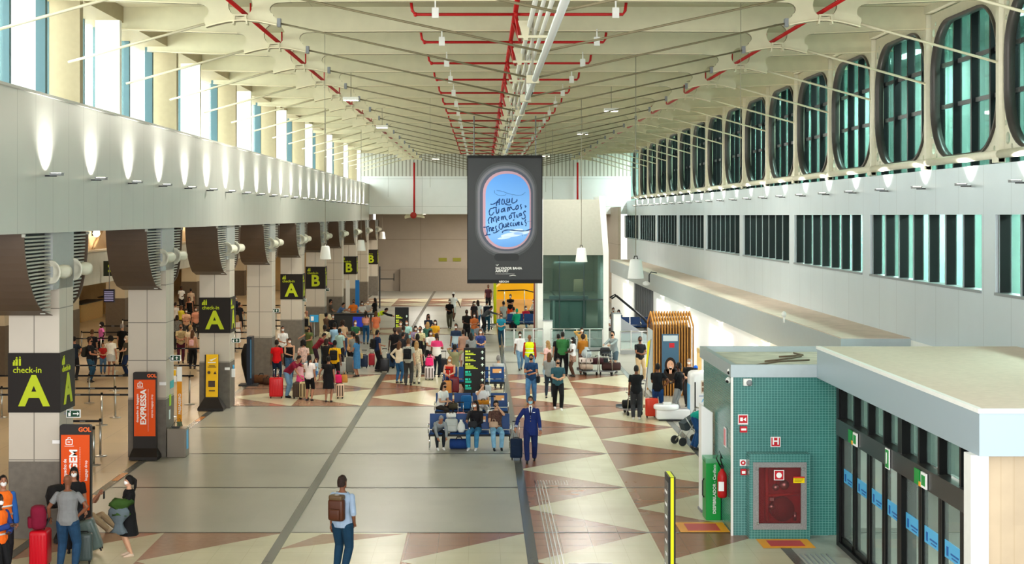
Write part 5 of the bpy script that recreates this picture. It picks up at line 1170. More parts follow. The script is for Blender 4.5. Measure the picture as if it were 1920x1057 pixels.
# ---- middle queue ----
Q = 'passengers queueing in the middle of the hall'
mid = [
 (740, 613, 1.72, 8, 'man in black T-shirt at the left of the middle queue', 'tee:1A1A1C', 'jeans:1C1C22', 'short_k', 'd', 'k', ('loose', 'hold')),
 (751, 601, 1.62, 10, 'woman with white mask behind the man in black, near the far directory sign', 'tee:5A4A40', 'jeans:2A2A30', 'bob_w', 'l', 'w', ('hold', 'hold')),
 (763, 599, 1.72, -15, 'man in pale aqua shirt with white mask near the far directory sign', 'tee:9CCCC8', 'jeans:3A4A5A', 'short_k', 'm', 'w', ('down', 'hold')),
 (757, 610, 1.70, 160, 'man in dark grey jacket seen from behind in the middle queue', 'long:3A3E42', 'jeans:1A1A1E', 'short_n', 'm', None, ('down', 'down')),
 (756, 622, 1.62, 130, 'person in charcoal top standing close behind the cream jumper', 'tee:2A2C30', 'jeans:1A1A1E', 'short_k', 'm', None, ('hold', 'down')),
 (779, 610, 1.62, 20, 'woman with dark hair and lilac top in the middle queue', 'tee:8A7A9A', 'jeans:2A2A32', 'long_k', 'm', 'w', ('hold', 'hold')),
 (788, 611, 1.68, -10, 'man in yellow-white checked shirt in the middle queue', 'tee:D8D0A0:floral', 'jeans:2A2A2E', 'short_k', 'm', 'k', ('hold', 'hold')),
 (783, 625, 1.62, 180, 'person in black jacket seen from behind at the centre of the queue', 'long:121216', 'jeans:14141A', 'bob_k', 'm', None, ('down', 'down')),
 (803, 588, 1.68, 25, 'woman in dark navy top with long dark hair at the back of the queue', 'tee:1A2030', 'jeans:1A1A22', 'long_k', 'm', 'k', ('hold', 'hold')),
 (802, 603, 1.60, 170, 'blond woman seen from behind at the back of the queue', 'tee:3A6A5A:floral', 'jeans:2A2A2A', 'long_y', 'l', None, ('down', 'hold')),
 (816, 599, 1.62, 0, 'woman in yellow top with white mask at the back of the queue', 'tee:D09A20', 'jeans:2A2A30', 'long_k', 'm', 'w', ('hold', 'hold')),
 (749, 639, 1.60, 150, 'woman in cream jumper with long brown hair and blue jeans', 'long:D8CCB4', 'slim:2A5A84:denim', 'long_w', 'l', None, ('hold', 'hip')),
 (766, 634, 1.76, 172, 'man in grey shirt wearing a black backpack in the middle queue', 'tee:A6A89C', 'jeans:3A3C3C', 'short_w', 'l', None, ('down', 'hold')),
 (781, 639, 1.62, 168, 'blond woman in cream patterned overall seen from behind', 'tee:D8C8A8:floral', 'jeans:D8D0BC:floral', 'long_y', 'l', None, ('down', 'down')),
 (819, 624, 1.74, 165, 'man in pink and white T-shirt and dark trousers', 'tee:E0407A:two:EDEAE6', 'jeans:14202A', 'short_n', 'b', None, ('phone', 'down')),
 (807, 618, 1.70, 30, 'dark haired woman with a white bag beside the pink and white T-shirt', 'tee:E8E4E0', 'jeans:1A1A1E', 'long_k', 'm', 'w', ('hold', 'hold')),
 (855, 606, 1.74, -12, 'man in navy and light blue colour-block T-shirt', 'tee:20304A:two:AFC4D0', 'jeans:2A4A78:denim', 'short_k', 'b', 'w', ('down', 'down')),
 (869, 617, 1.64, 165, 'woman in dusty rose dress seen from behind', 'dress:B08A78', 'midi:B08A78', 'bun_n', 'm', None, ('hold', 'down')),
 (883, 623, 1.62, 190, 'woman in grey top with long dark hair facing the queue', 'long:8A8E90', 'jeans:1A1A1E', 'long_k', 'm', None, ('hold', 'down')),
 (901, 616, 1.64, 8, 'woman in dark blue with a lilac scarf at the right end of the queue', 'tee:3A4A8A:floral', 'jeans:3A3A6A', 'long_w', 'l', 'w', ('hold', 'hold')),
 (897, 603, 1.66, 20, 'person in grey top with teal shorts behind the lilac scarf', 'tee:6A6E74', 'shorts:1F7A84', 'short_w', 'm', 'k', ('hold', 'hold')),
 (876, 644, 1.60, 190, 'person in white top standing behind the near directory sign', 'long:DCDCDC', 'jeans:1A1A1E', 'short_k', 'm', None, ('hold', 'hold')),
]
for a in mid:
    P(a[0], a[1], a[2], a[3], a[4], a[5], a[6], a[7], a[8], a[9], 'stand', a[10], bag='pack:14161A' if 'backpack' in a[4] else ('sideL:F0EEE8' if 'white bag' in a[4] else None), noface=a[9] is None, lean=random.Random(a[0]).choice((0, 3, 5)))
P(808, 657, 1.12, 170, 'small child in pink and white behind the striped suitcase', 'tee:E8A0B0:floral', 'skirt:F0D0D8', 'tail_k', 'm', None, 'stand', ('reach', 'hold'), noface=True)
P(860, 662, 1.70, 160, 'woman in olive top and cream trousers raising her hands to her eyes', 'tee:8A8A66', 'slim:D8CDB4', 'bun_k', 'm', None, 'stand', ('ear', 'ear'), bag='sideL:141518', noface=True, pos=(-.98, 54.6))
P(936, 674, 1.7, 180, 'person with a grey printed mask seated behind the third bench', 'tee:B8BCBC', 'jeans:4A4A4A', 'short_g', 'l', 'g', 'sit', ('lap', 'lap'), pos=(.62, 54.9))
# ---- left group near the fourth column ----
lg = [
 (519, 636, 1.70, 175, 'man in red T-shirt and navy trousers seen from behind', 'tee:D01418', 'jeans:16263C', 'short_k', 'b', None, ('down', 'down'), 'stand', 0),
 (543, 633, 1.62, 10, 'woman in black tank top with white mask, arms low', 'tank:141416', 'jeans:3A5A7A:denim', 'bun_n', 'l', 'w', ('hold', 'low'), 'stand', 6),
 (530, 611, 1.70, 15, 'man in white T-shirt with a black strap beside the fourth column', 'tee:E4E2DE', 'jeans:2A2A30', 'short_k', 'm', 'w', ('hold', 'down'), 'stand', 4),
 (569, 637, 1.64, 178, 'woman in pink flowered top with curly dark hair seen from behind', 'tee:D8B8AC:floral', 'jeans:8AA8B8:denim', 'curly_k', 'm', None, ('down', 'down'), 'stand', 0),
 (580, 665, 1.58, 165, 'woman in white T-shirt and black shorts carrying a child', 'tee:E8DCD8', 'knee:121214', 'braid_k', 'm', None, ('down', 'hold'), 'stand', 0),
 (616, 667, 1.58, 172, 'woman in plain black dress beside the pink bag', 'dress:121214', 'skirt:121214', 'bun_k', 'm', None, ('down', 'out'), 'stand', 0),
 (628, 637, 1.70, 170, 'person in yellow T-shirt with a black backpack', 'tee:E8B010', 'jeans:14161A', 'short_k', 'b', None, ('down', 'down'), 'stand', 0),
 (612, 634, 1.66, 150, 'dark haired woman with an orange handbag on her shoulder', 'tee:1A1A1C', 'jeans:141820', 'bob_n', 'm', None, ('down', 'hold'), 'stand', 0),
 (609, 608, 1.76, 170, 'man in beige leaf-print shirt seen from behind', 'tee:C8BC98:floral', 'jeans:2A3440', 'short_k', 'd', None, ('down', 'down'), 'stand', 0),
 (628, 604, 1.76, 172, 'man in light blue shirt with both arms out, seen from behind', 'tee:8FB4D0', 'jeans:2A3A4A', 'short_k', 'm', None, ('wide', 'down'), 'stand', 0),
 (580, 610, 1.66, -35, 'woman in olive dress with black mask near the fifth column', 'dress:5A6438', 'dress:5A6438', 'long_k', 'm', 'k', ('reach', 'hold'), 'stand', 0),
 (608, 624, 1.62, 90, 'person in dark red top bending beside the olive dress', 'long:7A1A28', 'jeans:3A2430', 'short_k', 'm', None, ('reach', 'reach'), 'bend', 40),
 (669, 629, 1.62, -110, 'woman in long denim blue dress with dark hair', 'dress:3C74A4:denim', 'midi:3C74A4:denim', 'long_k', 'm', None, ('hold', 'hold'), 'stand', 0),
 (708, 618, 1.70, 120, 'man in navy T-shirt and black trousers wearing a backpack, alone by the red case', 'tee:1F2E4E', 'jeans:15161C', 'short_k', 'm', 'k', ('down', 'hold'), 'stand', 0),
 (686, 583, 1.64, 175, 'woman in peach top and tight blue trousers seen from behind', 'crop:E09A86', 'slim:1E4C74', 'tail_k', 'm', None, ('down', 'hold'), 'stand', 0),
 (705, 583, 1.64, 182, 'woman in orange top and beige shorts seen from behind', 'tee:D8764E', 'shorts:C8AC80', 'bob_w', 'm', None, ('hold', 'down'), 'stand', 0),
 (575, 582, 1.74, 170, 'bald man in beige shirt with a small dark backpack', 'tee:C8B284', 'jeans:4A443A', 'bald', 'm', None, ('down', 'down'), 'stand', 0),
 (663, 561, 1.68, 5, 'worker in orange T-shirt behind the far counter', 'tee:E87A28', 'jeans:2A2A2A', 'short_k', 'm', 'k', ('side', 'hold'), 'stand', 0),
 (679, 564, 1.66, 15, 'person in white at the far counter, left of two', 'tee:D8D4D0', 'jeans:3A3A3A', 'bob_n', 'm', 'w', ('hold', 'hold'), 'stand', 0),
 (690, 562, 1.66, -5, 'person in pale grey at the far counter, right of two', 'tee:B8B4B0', 'jeans:3A3A3A', 'short_g', 'l', 'w', ('hold', 'hold'), 'stand', 0),
 (703, 558, 1.64, -120, 'woman in black with long hair at the end of the far counter', 'tee:141416', 'jeans:1A1A1E', 'long_k', 'm', None, ('hold', 'hold'), 'stand', 0),
 (612, 586, 1.64, 140, 'dark haired person in brown top in the crowd before the fifth column', 'tee:5A4434', 'jeans:2A2A2A', 'bun_k', 'm', None, ('down', 'hold'), 'stand', 0),
 (624, 588, 1.66, 20, 'person in black with white mask in the crowd before the sixth column', 'long:141416', 'jeans:1A1A1E', 'short_k', 'm', 'w', ('hold', 'hold'), 'stand', 0),
 (643, 600, 1.66, 165, 'person with curly hair and tan shoulder bag in the crowd', 'tee:B89A7A', 'jeans:2A3A5A:denim', 'curly_n', 'm', None, ('hold', 'down'), 'stand', 0),
 (637, 615, 1.66, 160, 'person in pale aqua T-shirt right of the light blue shirt', 'tee:A8C8C0', 'jeans:2A2A34', 'short_k', 'm', None, ('down', 'down'), 'stand', 0),
 (661, 620, 1.62, 150, 'person in tan top leaning toward the grey suitcases', 'tee:C89A6A', 'jeans:1A1A20', 'short_n', 'm', None, ('reach', 'hold'), 'stand', 15),
 (666, 600, 1.62, 25, 'person in dark green print with a white mask before the far counter', 'tee:2A5A3A:floral', 'jeans:2A2A2A', 'bob_w', 'l', 'w', ('hold', 'hold'), 'stand', 0),
 (664, 622, 1.62, 190, 'dark haired person just behind the denim blue dress', 'tee:8A8C84', 'jeans:1A1A1E', 'short_k', 'm', None, ('hold', 'hold'), 'stand', 0),
 (620, 561, 1.70, 100, 'person in dark cap standing by the beige counter', 'tee:4A4640', 'jeans:3A3A3A', 'short_k', 'm', 'k', ('hold', 'hold'), 'stand', 0),
 (644, 567, 1.66, 80, 'person in blue shirt bending at the beige counter', 'tee:4A6A9A', 'jeans:2A2A30', 'short_k', 'm', None, ('reach', 'reach'), 'bend', 35),
]
for a in lg:
    P(a[0], a[1], a[2], a[3], a[4], a[5], a[6], a[7], a[8], a[9], a[11], a[10], lean=a[12], noface=a[9] is None, bag='pack:1A1A1C' if 'backpack' in a[4] else ('sideR:D87A2A' if 'orange handbag' in a[4] else ('sideR:C8A870' if a[0] == 669 else None)), cap='1A1A1E' if 'dark cap' in a[4] else None)
P(0, 0, 1.72, 62, 'man in maroon T-shirt and jeans bending over the striped suitcases', 'tee:7A1430', 'jeans:6A8CA8:denim', 'short_k', 'm', None, 'bend', ('low', 'reach'), lean=50, feet=(539, 745), noface=True, shoes='16181C')
P(0, 0, 1.3, 160, 'girl in pink between the maroon T-shirt and the woman with the child', 'tank:E8B0B8', 'skirt:E04888', 'tail_k', 'm', None, 'stand', ('hold', 'hold'), feet=(563, 740), noface=True)
P(593, 671, .95, -60, 'toddler in light blue carried on the hip', 'tee:A8C4D8', 'shorts:3A6AA0', 'short_w', 'l', None, 'sit', ('hold', 'hold'), zpel=.93, noface=True)
P(713, 576, 1.70, 95, 'worker in yellow reflective vest bending over on the far floor', 'vest:C8E020:cloth:1A1A1E:sl', 'jeans:141418', 'short_k', 'm', None, 'bend', ('reach', 'reach'), lean=68, feet=(704, 622), noface=True)
# ---- queue behind columns ----
lq = [
 (190, 603, 1.64, -60, 'woman in bright pink top, hand on hip, in the queue behind the first column', 'tee:E070B8', 'jeans:141416', 'big_k', 'd', 'w', ('hip', 'hip')),
 (229, 606, 1.76, 160, 'bald man in black in the queue beside the second column', 'tee:141416', 'jeans:141418', 'short_g', 'l', None, ('hold', 'down')),
 (173, 617, 1.70, 170, 'man in dark T-shirt at the back of the queue behind the first column', 'tee:1A1A20', 'jeans:2A2A34', 'short_w', 'm', None, ('down', 'hold')),
 (169, 632, 1.72, 80, 'man in black with a big backpack and jeans in the queue', 'tee:16161A', 'jeans:24465E:denim', 'short_n', 'm', 'k', ('hold', 'phone')),
 (208, 629, 1.62, 175, 'woman with curly dark hair in white top with a shirt tied round her waist', 'tee:E4E2D8', 'mini:B0B0AC', 'curly_k', 'm', None, ('down', 'hold')),
 (193, 642, 1.25, 20, 'child in denim and red top in the queue', 'tee:B02A28', 'jeans:4A6A8A:denim', 'bob_w', 'l', None, ('hold', 'hold')),
 (237, 629, 1.58, -60, 'grey haired person with white mask beside the second column', 'tee:4A4438', 'jeans:1A2A4A', 'short_C8B8A0', 'l', 'w', ('hold', 'hold')),
 (139, 630, 1.70, 170, 'person with arm bent partly hidden by the first column', 'tee:1A2430', 'jeans:1A1A1E', 'short_k', 'm', None, ('hip', 'hip')),
 (339, 607, 1.70, 15, 'woman in beige shirt and maroon trousers between the second and third column', 'tee:B8A478:floral', 'slim:4A1428', 'short_w', 'm', 'k', ('hold', 'hold')),
 (361, 618, 1.62, 175, 'woman with long hair and a small pink backpack', 'tank:B88A6A', 'jeans:141416', 'long_w', 'l', None, ('down', 'down')),
 (357, 609, 1.66, 170, 'person in pale beige top behind the pink backpack', 'tee:E0D0B0', 'jeans:3A3A34', 'short_y', 'l', None, ('down', 'down')),
 (340, 536, 1.72, 30, 'man in white far back in the queue between the columns', 'tee:D8D8D8', 'jeans:1A1A1E', 'short_k', 'd', None, ('down', 'hold')),
 (358, 540, 1.72, 175, 'man with dark backpack straps far back in the queue between the columns', 'tee:D8C0A8', 'jeans:141416', 'short_k', 'm', None, ('down', 'down')),
 (355, 556, 1.64, 5, 'woman in black jumpsuit far back in the queue', 'tank:121214', 'jeans:121214', 'bob_k', 'm', None, ('down', 'down')),
 (340, 572, 1.62, 150, 'person in yellow top in the middle of the far queue', 'tee:D8C838', 'jeans:3A3A3A', 'bun_w', 'm', None, ('hold', 'hold')),
 (329, 566, 1.70, 160, 'person in white at the edge of the second column in the far queue', 'tee:E0DCD8', 'jeans:4A4A4A', 'short_n', 'm', None, ('down', 'down')),
 (349, 578, 1.66, 20, 'person in peach top beside the yellow top in the far queue', 'tee:D8A888', 'jeans:3A3A3A', 'bob_k', 'm', 'w', ('hold', 'hold')),
 (332, 590, 1.66, 185, 'person in grey with a patterned bag in the far queue', 'tee:7A7A74:floral', 'jeans:2A2A2A', 'bob_n', 'm', None, ('down', 'down')),
 (367, 575, 1.66, 30, 'person in salmon top partly hidden by the third column', 'tee:C88A70', 'jeans:2A2A2A', 'short_k', 'm', 'w', ('down', 'down')),
 (445, 590, 1.62, 175, 'woman with blond hair in white dress right of the third column', 'crop:F0E8E0', 'midi:F0ECE4', 'long_y', 'l', None, ('down', 'down')),
 (441, 554, 1.74, 60, 'man in dark blue jacket leaning on a counter right of the third column', 'long:1A2238', 'jeans:2A3448', 'short_k', 'm', 'w', ('reach', 'hold')),
 (449, 566, 1.66, 150, 'person in dark clothes behind the leaning man right of the third column', 'tee:22222A', 'jeans:22222A', 'short_n', 'm', None, ('hold', 'hold')),
]
for a in lq:
    P(a[0], a[1], a[2], a[3], a[4], a[5], a[6], a[7], a[8], a[9], 'stand', a[10], noface=a[9] is None, bag='minipack:E8B8BC' if 'pink backpack' in a[4] and 'small' in a[4] else ('pack:2A2A26' if 'big backpack' in a[4] else None))
# people on benches are placed with the benches
# ================= SEATING =================
seatb = mat('seat_blue', '103F78', .45, noise=.04); stk_o = mat('sticker_orange', 'E8A868', .5)
def bench(X, Y, rz, label, stickers=(), n=4, group=None):
    t = thing('waiting_bench', label, 'bench', (X, Y, 0), rz, group); W = .565
    MB().box(-n*W/2, n*W/2, -.04, .06, .33, .40).build('beam', dkgrey, t)
    for i in range(n):
        cx = (i-(n-1)/2)*W
        s_ = MB(); s_.loft([[(cx+sx*.255, y, z) for sx, y, z in ((-1, -.25, .42), (1, -.25, .42), (1, .2, .44), (-1, .2, .44))], [(cx+sx*.255, y, z) for sx, y, z in ((-1, -.26, .445), (1, -.26, .445), (1, .2, .475), (-1, .2, .475))]], True, False); so = s_.build('seat', seatb, t)
        b = MB(); b.add([(cx-.255, .17, .5), (cx+.255, .17, .5), (cx+.255, .24, .92), (cx-.255, .24, .92), (cx-.255, .21, .5), (cx+.255, .21, .5), (cx+.255, .28, .92), (cx-.255, .28, .92)], [(0, 1, 2, 3), (7, 6, 5, 4), (0, 4, 5, 1), (3, 2, 6, 7), (0, 3, 7, 4), (1, 5, 6, 2)]); bo = b.build('backrest', seatb, t)
        if i in stickers:
            q = MB(); q.add([(cx-.16, .2, .7), (cx+.16, .2, .7), (cx+.16, .224, .85), (cx-.16, .224, .85)], [(0, 1, 2, 3)]); q.v = [(a, b_-.012, c) for a, b_, c in q.v]; q.build('distance_sticker', stk_o, bo)
            q = MB(); q.add([(cx+.08, .2, .705), (cx+.15, .2, .705), (cx+.15, .21, .76), (cx+.08, .21, .76)], [(0, 1, 2, 3)]); q.v = [(a, b_-.016, c) for a, b_, c in q.v]; q.build('sticker_corner', whitesign, bo)
    for i in range(n+1):
        x = (i-n/2)*W
        if i in (0, n) or i % 2 == 0: MB().tube([(x, -.2, .44), (x, -.21, .63), (x, -.16, .66), (x, .14, .66), (x, .19, .62)], .017, 6).build('armrest', chrome, t)
    for x in (-n*W/2+.03, n*W/2-.03):
        MB().tube([(x, -.26, .015), (x, -.2, .05), (x, .0, .33)], .022, 6).tube([(x, .26, .015), (x, .2, .05), (x, .02, .33)], .022, 6).build('leg', chrome, t)
    return t
bench(-.33, 41.1, 0, 'front row of four blue seats with chrome arms, nearest the camera', (2,))
bench(-.31, 45.9, 0, 'second row of four blue seats, orange sticker on its right seat', (3,))
bench(-.29, 53.9, 0, 'third row of four blue seats beside the near directory sign', (3,))
bench(2.35, 83.2, 0, 'row of blue seats under the billboard behind the railing', (), 4)
bench(8.3, 80.5, 0, 'row of seats in the far lounge right of the lift', (), 3)
P(0, 0, 1.42, 15, 'child in grey hooded top bent forward asleep on the front bench', 'long:8C9296', 'slim:1E2228', 'short_8C9296', 'm', None, 'sit', ('low', 'low'), pos=(-1.22, 41.15), lean=58, zpel=.36, noface=True, shoes='ECECEC')
P(0, 0, 1.64, -12, 'woman in black jacket with white mask on the front bench', 'long:1C1A1E', 'jeans:3E7EA6:denim', 'long_k', 'm', 'w', 'sit', ('reach', 'lap'), pos=(-.17, 41.15), zpel=.325, shoes='DCDCDC', hyaw=-25)
P(0, 0, 1.64, 5, 'woman in dark flowered blouse rubbing her eye on the front bench', 'tee:5A4038:floral', 'jeans:7FB0D0:denim', 'bun_k', 'l', 'k', 'sit', ('lap', 'face'), pos=(.40, 41.15), zpel=.325, shoes='16161A')
P(0, 0, 1.64, 50, 'woman in white T-shirt with long hair reading a phone on the second bench', 'tee:E6E6E2', 'jeans:2A2622', 'long_n', 'l', 'k', 'sit', ('phone', 'hold'), pos=(-1.27, 45.95), zpel=.325, lean=14)
P(0, 0, 1.62, 8, 'woman with a mustard jacket on her lap on the second bench', 'tee:D8D8DC', 'jeans:B8B8B8:floral', 'long_k', 'l', 'k', 'sit', ('face', 'lap'), pos=(.02, 45.95), zpel=.325)
P(0, 0, 1.64, -10, 'blond woman in red top with sunglasses and white mask on the third bench', 'tank:B82A20', 'jeans:1A2A5A', 'long_y', 'l', 'w', 'sit', ('lap', 'lap'), pos=(-1.15, 53.95), zpel=.325)
bag('pack', (-.83, 40.98, .47), (.36, .2, .36), 'B8BCB8', 'white and grey backpack on the front bench', 5)
bag('duffel', (-.84, 41.08, .84), (.26, .16, .14), 'E0E0DC', 'small white pouch stacked on the white and grey backpack', 10)
bag('sack', (-.56, 40.9, .47), (.22, .2, .34), 'DCE0DC', 'white plastic bag on the front bench held by the woman in black')
bag('tote', (-.24, 40.82, .62), (.26, .14, .16), '2A2C30', 'black handbag on the lap of the woman in the black jacket')
bag('tote', (.33, 40.82, .62), (.26, .14, .15), 'B89A84', 'tan handbag on the lap of the flowered blouse')
bag('duffel', (-.62, 41.0, 0), (.52, .3, .28), '1C3C78', 'blue duffel bag on the floor under the front bench')
bag('pack', (-.47, 45.8, .47), (.34, .2, .42), '1A5A92', 'blue backpack on the second bench')
bag('duffel', (-.86, 45.8, .47), (.3, .22, .2), '4A4434', 'dark patterned bag on the second bench beside the phone reader')
bag('duffel', (.05, 45.68, .62), (.36, .22, .15), 'B07018', 'mustard jacket bundled on the lap on the second bench')
suitcase(0, 0, .26, .2, .48, 'D88A84', 'pink suitcase between the second and front bench', 10, .3, pos=(-.62, 44.9))
suitcase(0, 0, .3, .2, .55, 'C8CCD0', 'light suitcase with tall handle between the benches', 0, .4, pos=(.32, 45.0))
# ================= LUGGAGE =================
suitcase(0, 0, .32, .42, .70, 'C01020', 'red suitcase under the maroon backpack at the lower left', 3, 0, pos=(-8.02, 27.15))
bag('pack', (-8.04, 27.1, .72), (.3, .28, .42), '7A1430', 'maroon backpack standing on the red suitcase at the lower left', -70)
bag('pack', (-7.95, 27.9, .95), (.36, .22, .42), '1A1818', 'black bag hanging between the man in grey and the column', 60)
s_ = suitcase(0, 0, .44, .28, .64, '55645F', 'large grey-green suitcase tilted beside the column totem', 0, 0, pos=(-7.28, 28.0)); s_.rotation_euler = (0, R_(-20), R_(8)); s_.location.z = .075
suitcase(0, 0, .30, .24, .56, '3E4A48', 'small dark grey-green suitcase beside the man in grey', 10, 0, pos=(-7.32, 27.5))
suitcase(968, 862, .32, .22, .56, '16263E', 'dark navy cabin case pulled by the pilot', 0, .44, style='soft')
suitcase(518, 746, .48, .3, .72, 'C2181C', 'large red suitcase at the left of the group', 4, .3)
suitcase(557, 747, .3, .24, .56, '4A3E34', 'dark brown striped suitcase beside the maroon T-shirt', 0, 0, 'stripe')
suitcase(571, 748, .34, .26, .6, 'D0BC8C', 'cream suitcase with dark stripes in the left group', 0, 0, 'stripe')
suitcase(638, 747, .26, .24, .52, 'D8B8A0', 'pale pink striped suitcase under the pink bag', 0, .3, 'stripe')
x_, y_ = fl(638, 747); bag('tote', (x_-.08, y_-.02, .56), (.3, .16, .28), 'C8205A', 'bright pink handbag on the striped suitcase'); bag('tote', (x_+.14, y_+.03, .56), (.24, .16, .28), 'B07838', 'tan handbag behind the bright pink handbag')
suitcase(683, 690, .3, .24, .55, '1A2A44', 'navy suitcase behind the denim blue dress', 0, .2)
suitcase(697, 687, .26, .22, .55, 'A81E2A', 'red cabin suitcase beside the man with the backpack', 0, .2)
suitcase(721, 698, .38, .26, .56, '1A1A1E', 'black suitcase with raised handle left of the middle queue', 0, .4)
suitcase(641, 701, .3, .24, .48, 'A8ACA8', 'light grey suitcase behind the yellow T-shirt', 0, .3)
suitcase(657, 700, .34, .26, .68, '6A6C68', 'grey suitcase left of the denim blue dress', 0, 0)
suitcase(733, 690, .34, .26, .62, '1E3450', 'dark blue suitcase at the left of the middle queue', 10, .3)
suitcase(805, 712, .36, .24, .52, 'E4D8DC', 'white suitcase with dark stripes pulled by the child in pink', 0, .35, 'stripe')
x_, y_ = fl(805, 712); bag('tote', (x_, y_, .56), (.32, .18, .3), 'F0307A', 'hot pink bag on the white striped suitcase')
suitcase(832, 700, .36, .24, .6, '26282C', 'charcoal suitcase right of the pink and white T-shirt', 0, .3)
suitcase(839, 741, .3, .24, .52, 'B87834', 'orange-brown suitcase behind the second bench', 0, .4)
suitcase(852, 738, .34, .26, .6, '6E1822', 'maroon suitcase behind the second bench', 0, 0)
suitcase(913, 750, .3, .22, .52, 'A4ACB2', 'silver suitcase right of the near directory sign', 0, .5)
suitcase(905, 722, .3, .22, .7, '1C1C20', 'black suitcase behind the silver suitcase', 0, .3)
suitcase(1222, 783, .4, .28, .62, 'D8402A', 'orange-red suitcase before the white cart', 0, 0)
for i, (px, py, c) in enumerate(((792, 702, '2A2A30'), (776, 706, '2E3436'))): suitcase(px, py, .32, .24, .55, c, ('dark' if i == 0 else 'dark green')+' suitcase among the legs of the middle queue', 0, 0)
bag('duffel', (*fl(490, 719), 0), (.55, .35, .34), '6A4428', 'brown duffel bag on the floor before the fourth column, left of two')
bag('duffel', (*fl(503, 721), 0), (.4, .3, .28), '4E3424', 'dark brown duffel bag on the floor before the fourth column, right of two', 10)
bag('sack', (-.6, 55.6, .0), (.3, .3, .5), '1A1A1C', 'black sack behind the near directory sign')
# drapes carried
def drape(loc, c, label, rz=0, h=.42, wd=.3):
    rnd = random.Random(3); t = MB(); n = 16
    rs = []
    for k in range(7):
        z = -h*k/6; w2 = wd*(.5+.35*sin(k*1.1)+.1*k/6)*.6+.04; rs.append([(w2*cos(2*pi*i/n)*(1+.14*sin(i*2.3+k)), .5*w2*sin(2*pi*i/n)*(1+.2*cos(i*1.9+k)), z+.02*sin(i*1.3)) for i in range(n)])
    t.loft(rs); o = t.build('jacket', fab(c)); o.location = loc; o.rotation_euler = (0, 0, R_(rz)); return tag(o, label, 'jacket')
drape((-6.72, 27.86, 1.12), '34501F', 'green jacket bundled over the arm of the woman in black dress', 20, .3, .34)
drape((-6.78, 27.9, .98), '5E6A70', 'grey jacket hanging from the arm of the woman in black dress', -20, .5, .34)
# floor sitter
P(0, 0, 1.72, 84, 'person in khaki trousers sitting on the floor against the first column holding a phone', 'tee:6A6458', 'jeans:A89070', 'short_k', 'm', None, 'floor', ('up', 'up'), pos=(-8.12, 30.3), noface=True, shoes='B8A488', lean=-6)
ph = thing('phone', 'black phone in the hands of the floor sitter', 'phone', (-7.66, 30.3, .66)); MB().box(-.01, .01, -.04, .04, 0, .15).build('body', black, ph)
# trolleys
t1, X1, Y1 = trolley(1102, 703, 200, 'luggage trolley piled with pale cases before the lift')
s_ = suitcase(0, 0, .5, .7, .26, 'B8A898', 'beige case lying on the piled trolley before the lift', 0, pos=(X1-.05, Y1), style='soft'); s_.location.z = .2
s_ = suitcase(0, 0, .55, .4, .24, 'E8DCD8', 'white case with dark bands lying on top of the piled trolley', 0, pos=(X1-.08, Y1-.05), style='stripe'); s_.location.z = .46
bag('duffel', (X1+.38, Y1+.1, .42), (.5, .3, .3), '4A2A30', 'dark maroon bag leaning at the right of the piled trolley'); bag('sack', (X1-.05, Y1, .7), (.42, .35, .42), 'AEB8BC', 'grey-white sack on top of the piled trolley')
t2, X2, Y2 = trolley(1141, 703, 160, 'luggage trolley pushed by the man in grey sweatshirt')
bag('duffel', (X2+.1, Y2-.1, .2), (.75, .38, .32), '3A2422', 'dark brown duffel on the trolley of the man in grey sweatshirt'); bag('pack', (X2-.12, Y2+.2, .75), (.4, .25, .34), '26292C', 'black bag in the basket of the trolley of the man in grey sweatshirt')
bag('tote', (X2-.15, Y2+.1, .5), (.3, .2, .22), '1F2426', 'black handbag below the basket on the right trolley')
t3, X3, Y3 = trolley(1181, 776, 200, 'empty luggage trolley beside the man in dark grey trousers')
bag('duffel', (X3, Y3, .2), (.5, .32, .26), '1A1A1C', 'small black bag on the nearly empty trolley')
t4, X4, Y4 = trolley(877, 640, 190, 'far luggage trolley pushed by the man in black T-shirt'); bag('duffel', (X4, Y4, .2), (.6, .35, .3), 'C8C8C0', 'pale bag on the far trolley')
t5, X5, Y5 = trolley(916, 617, 170, 'luggage trolley beside the man with a dark backpack under the billboard')
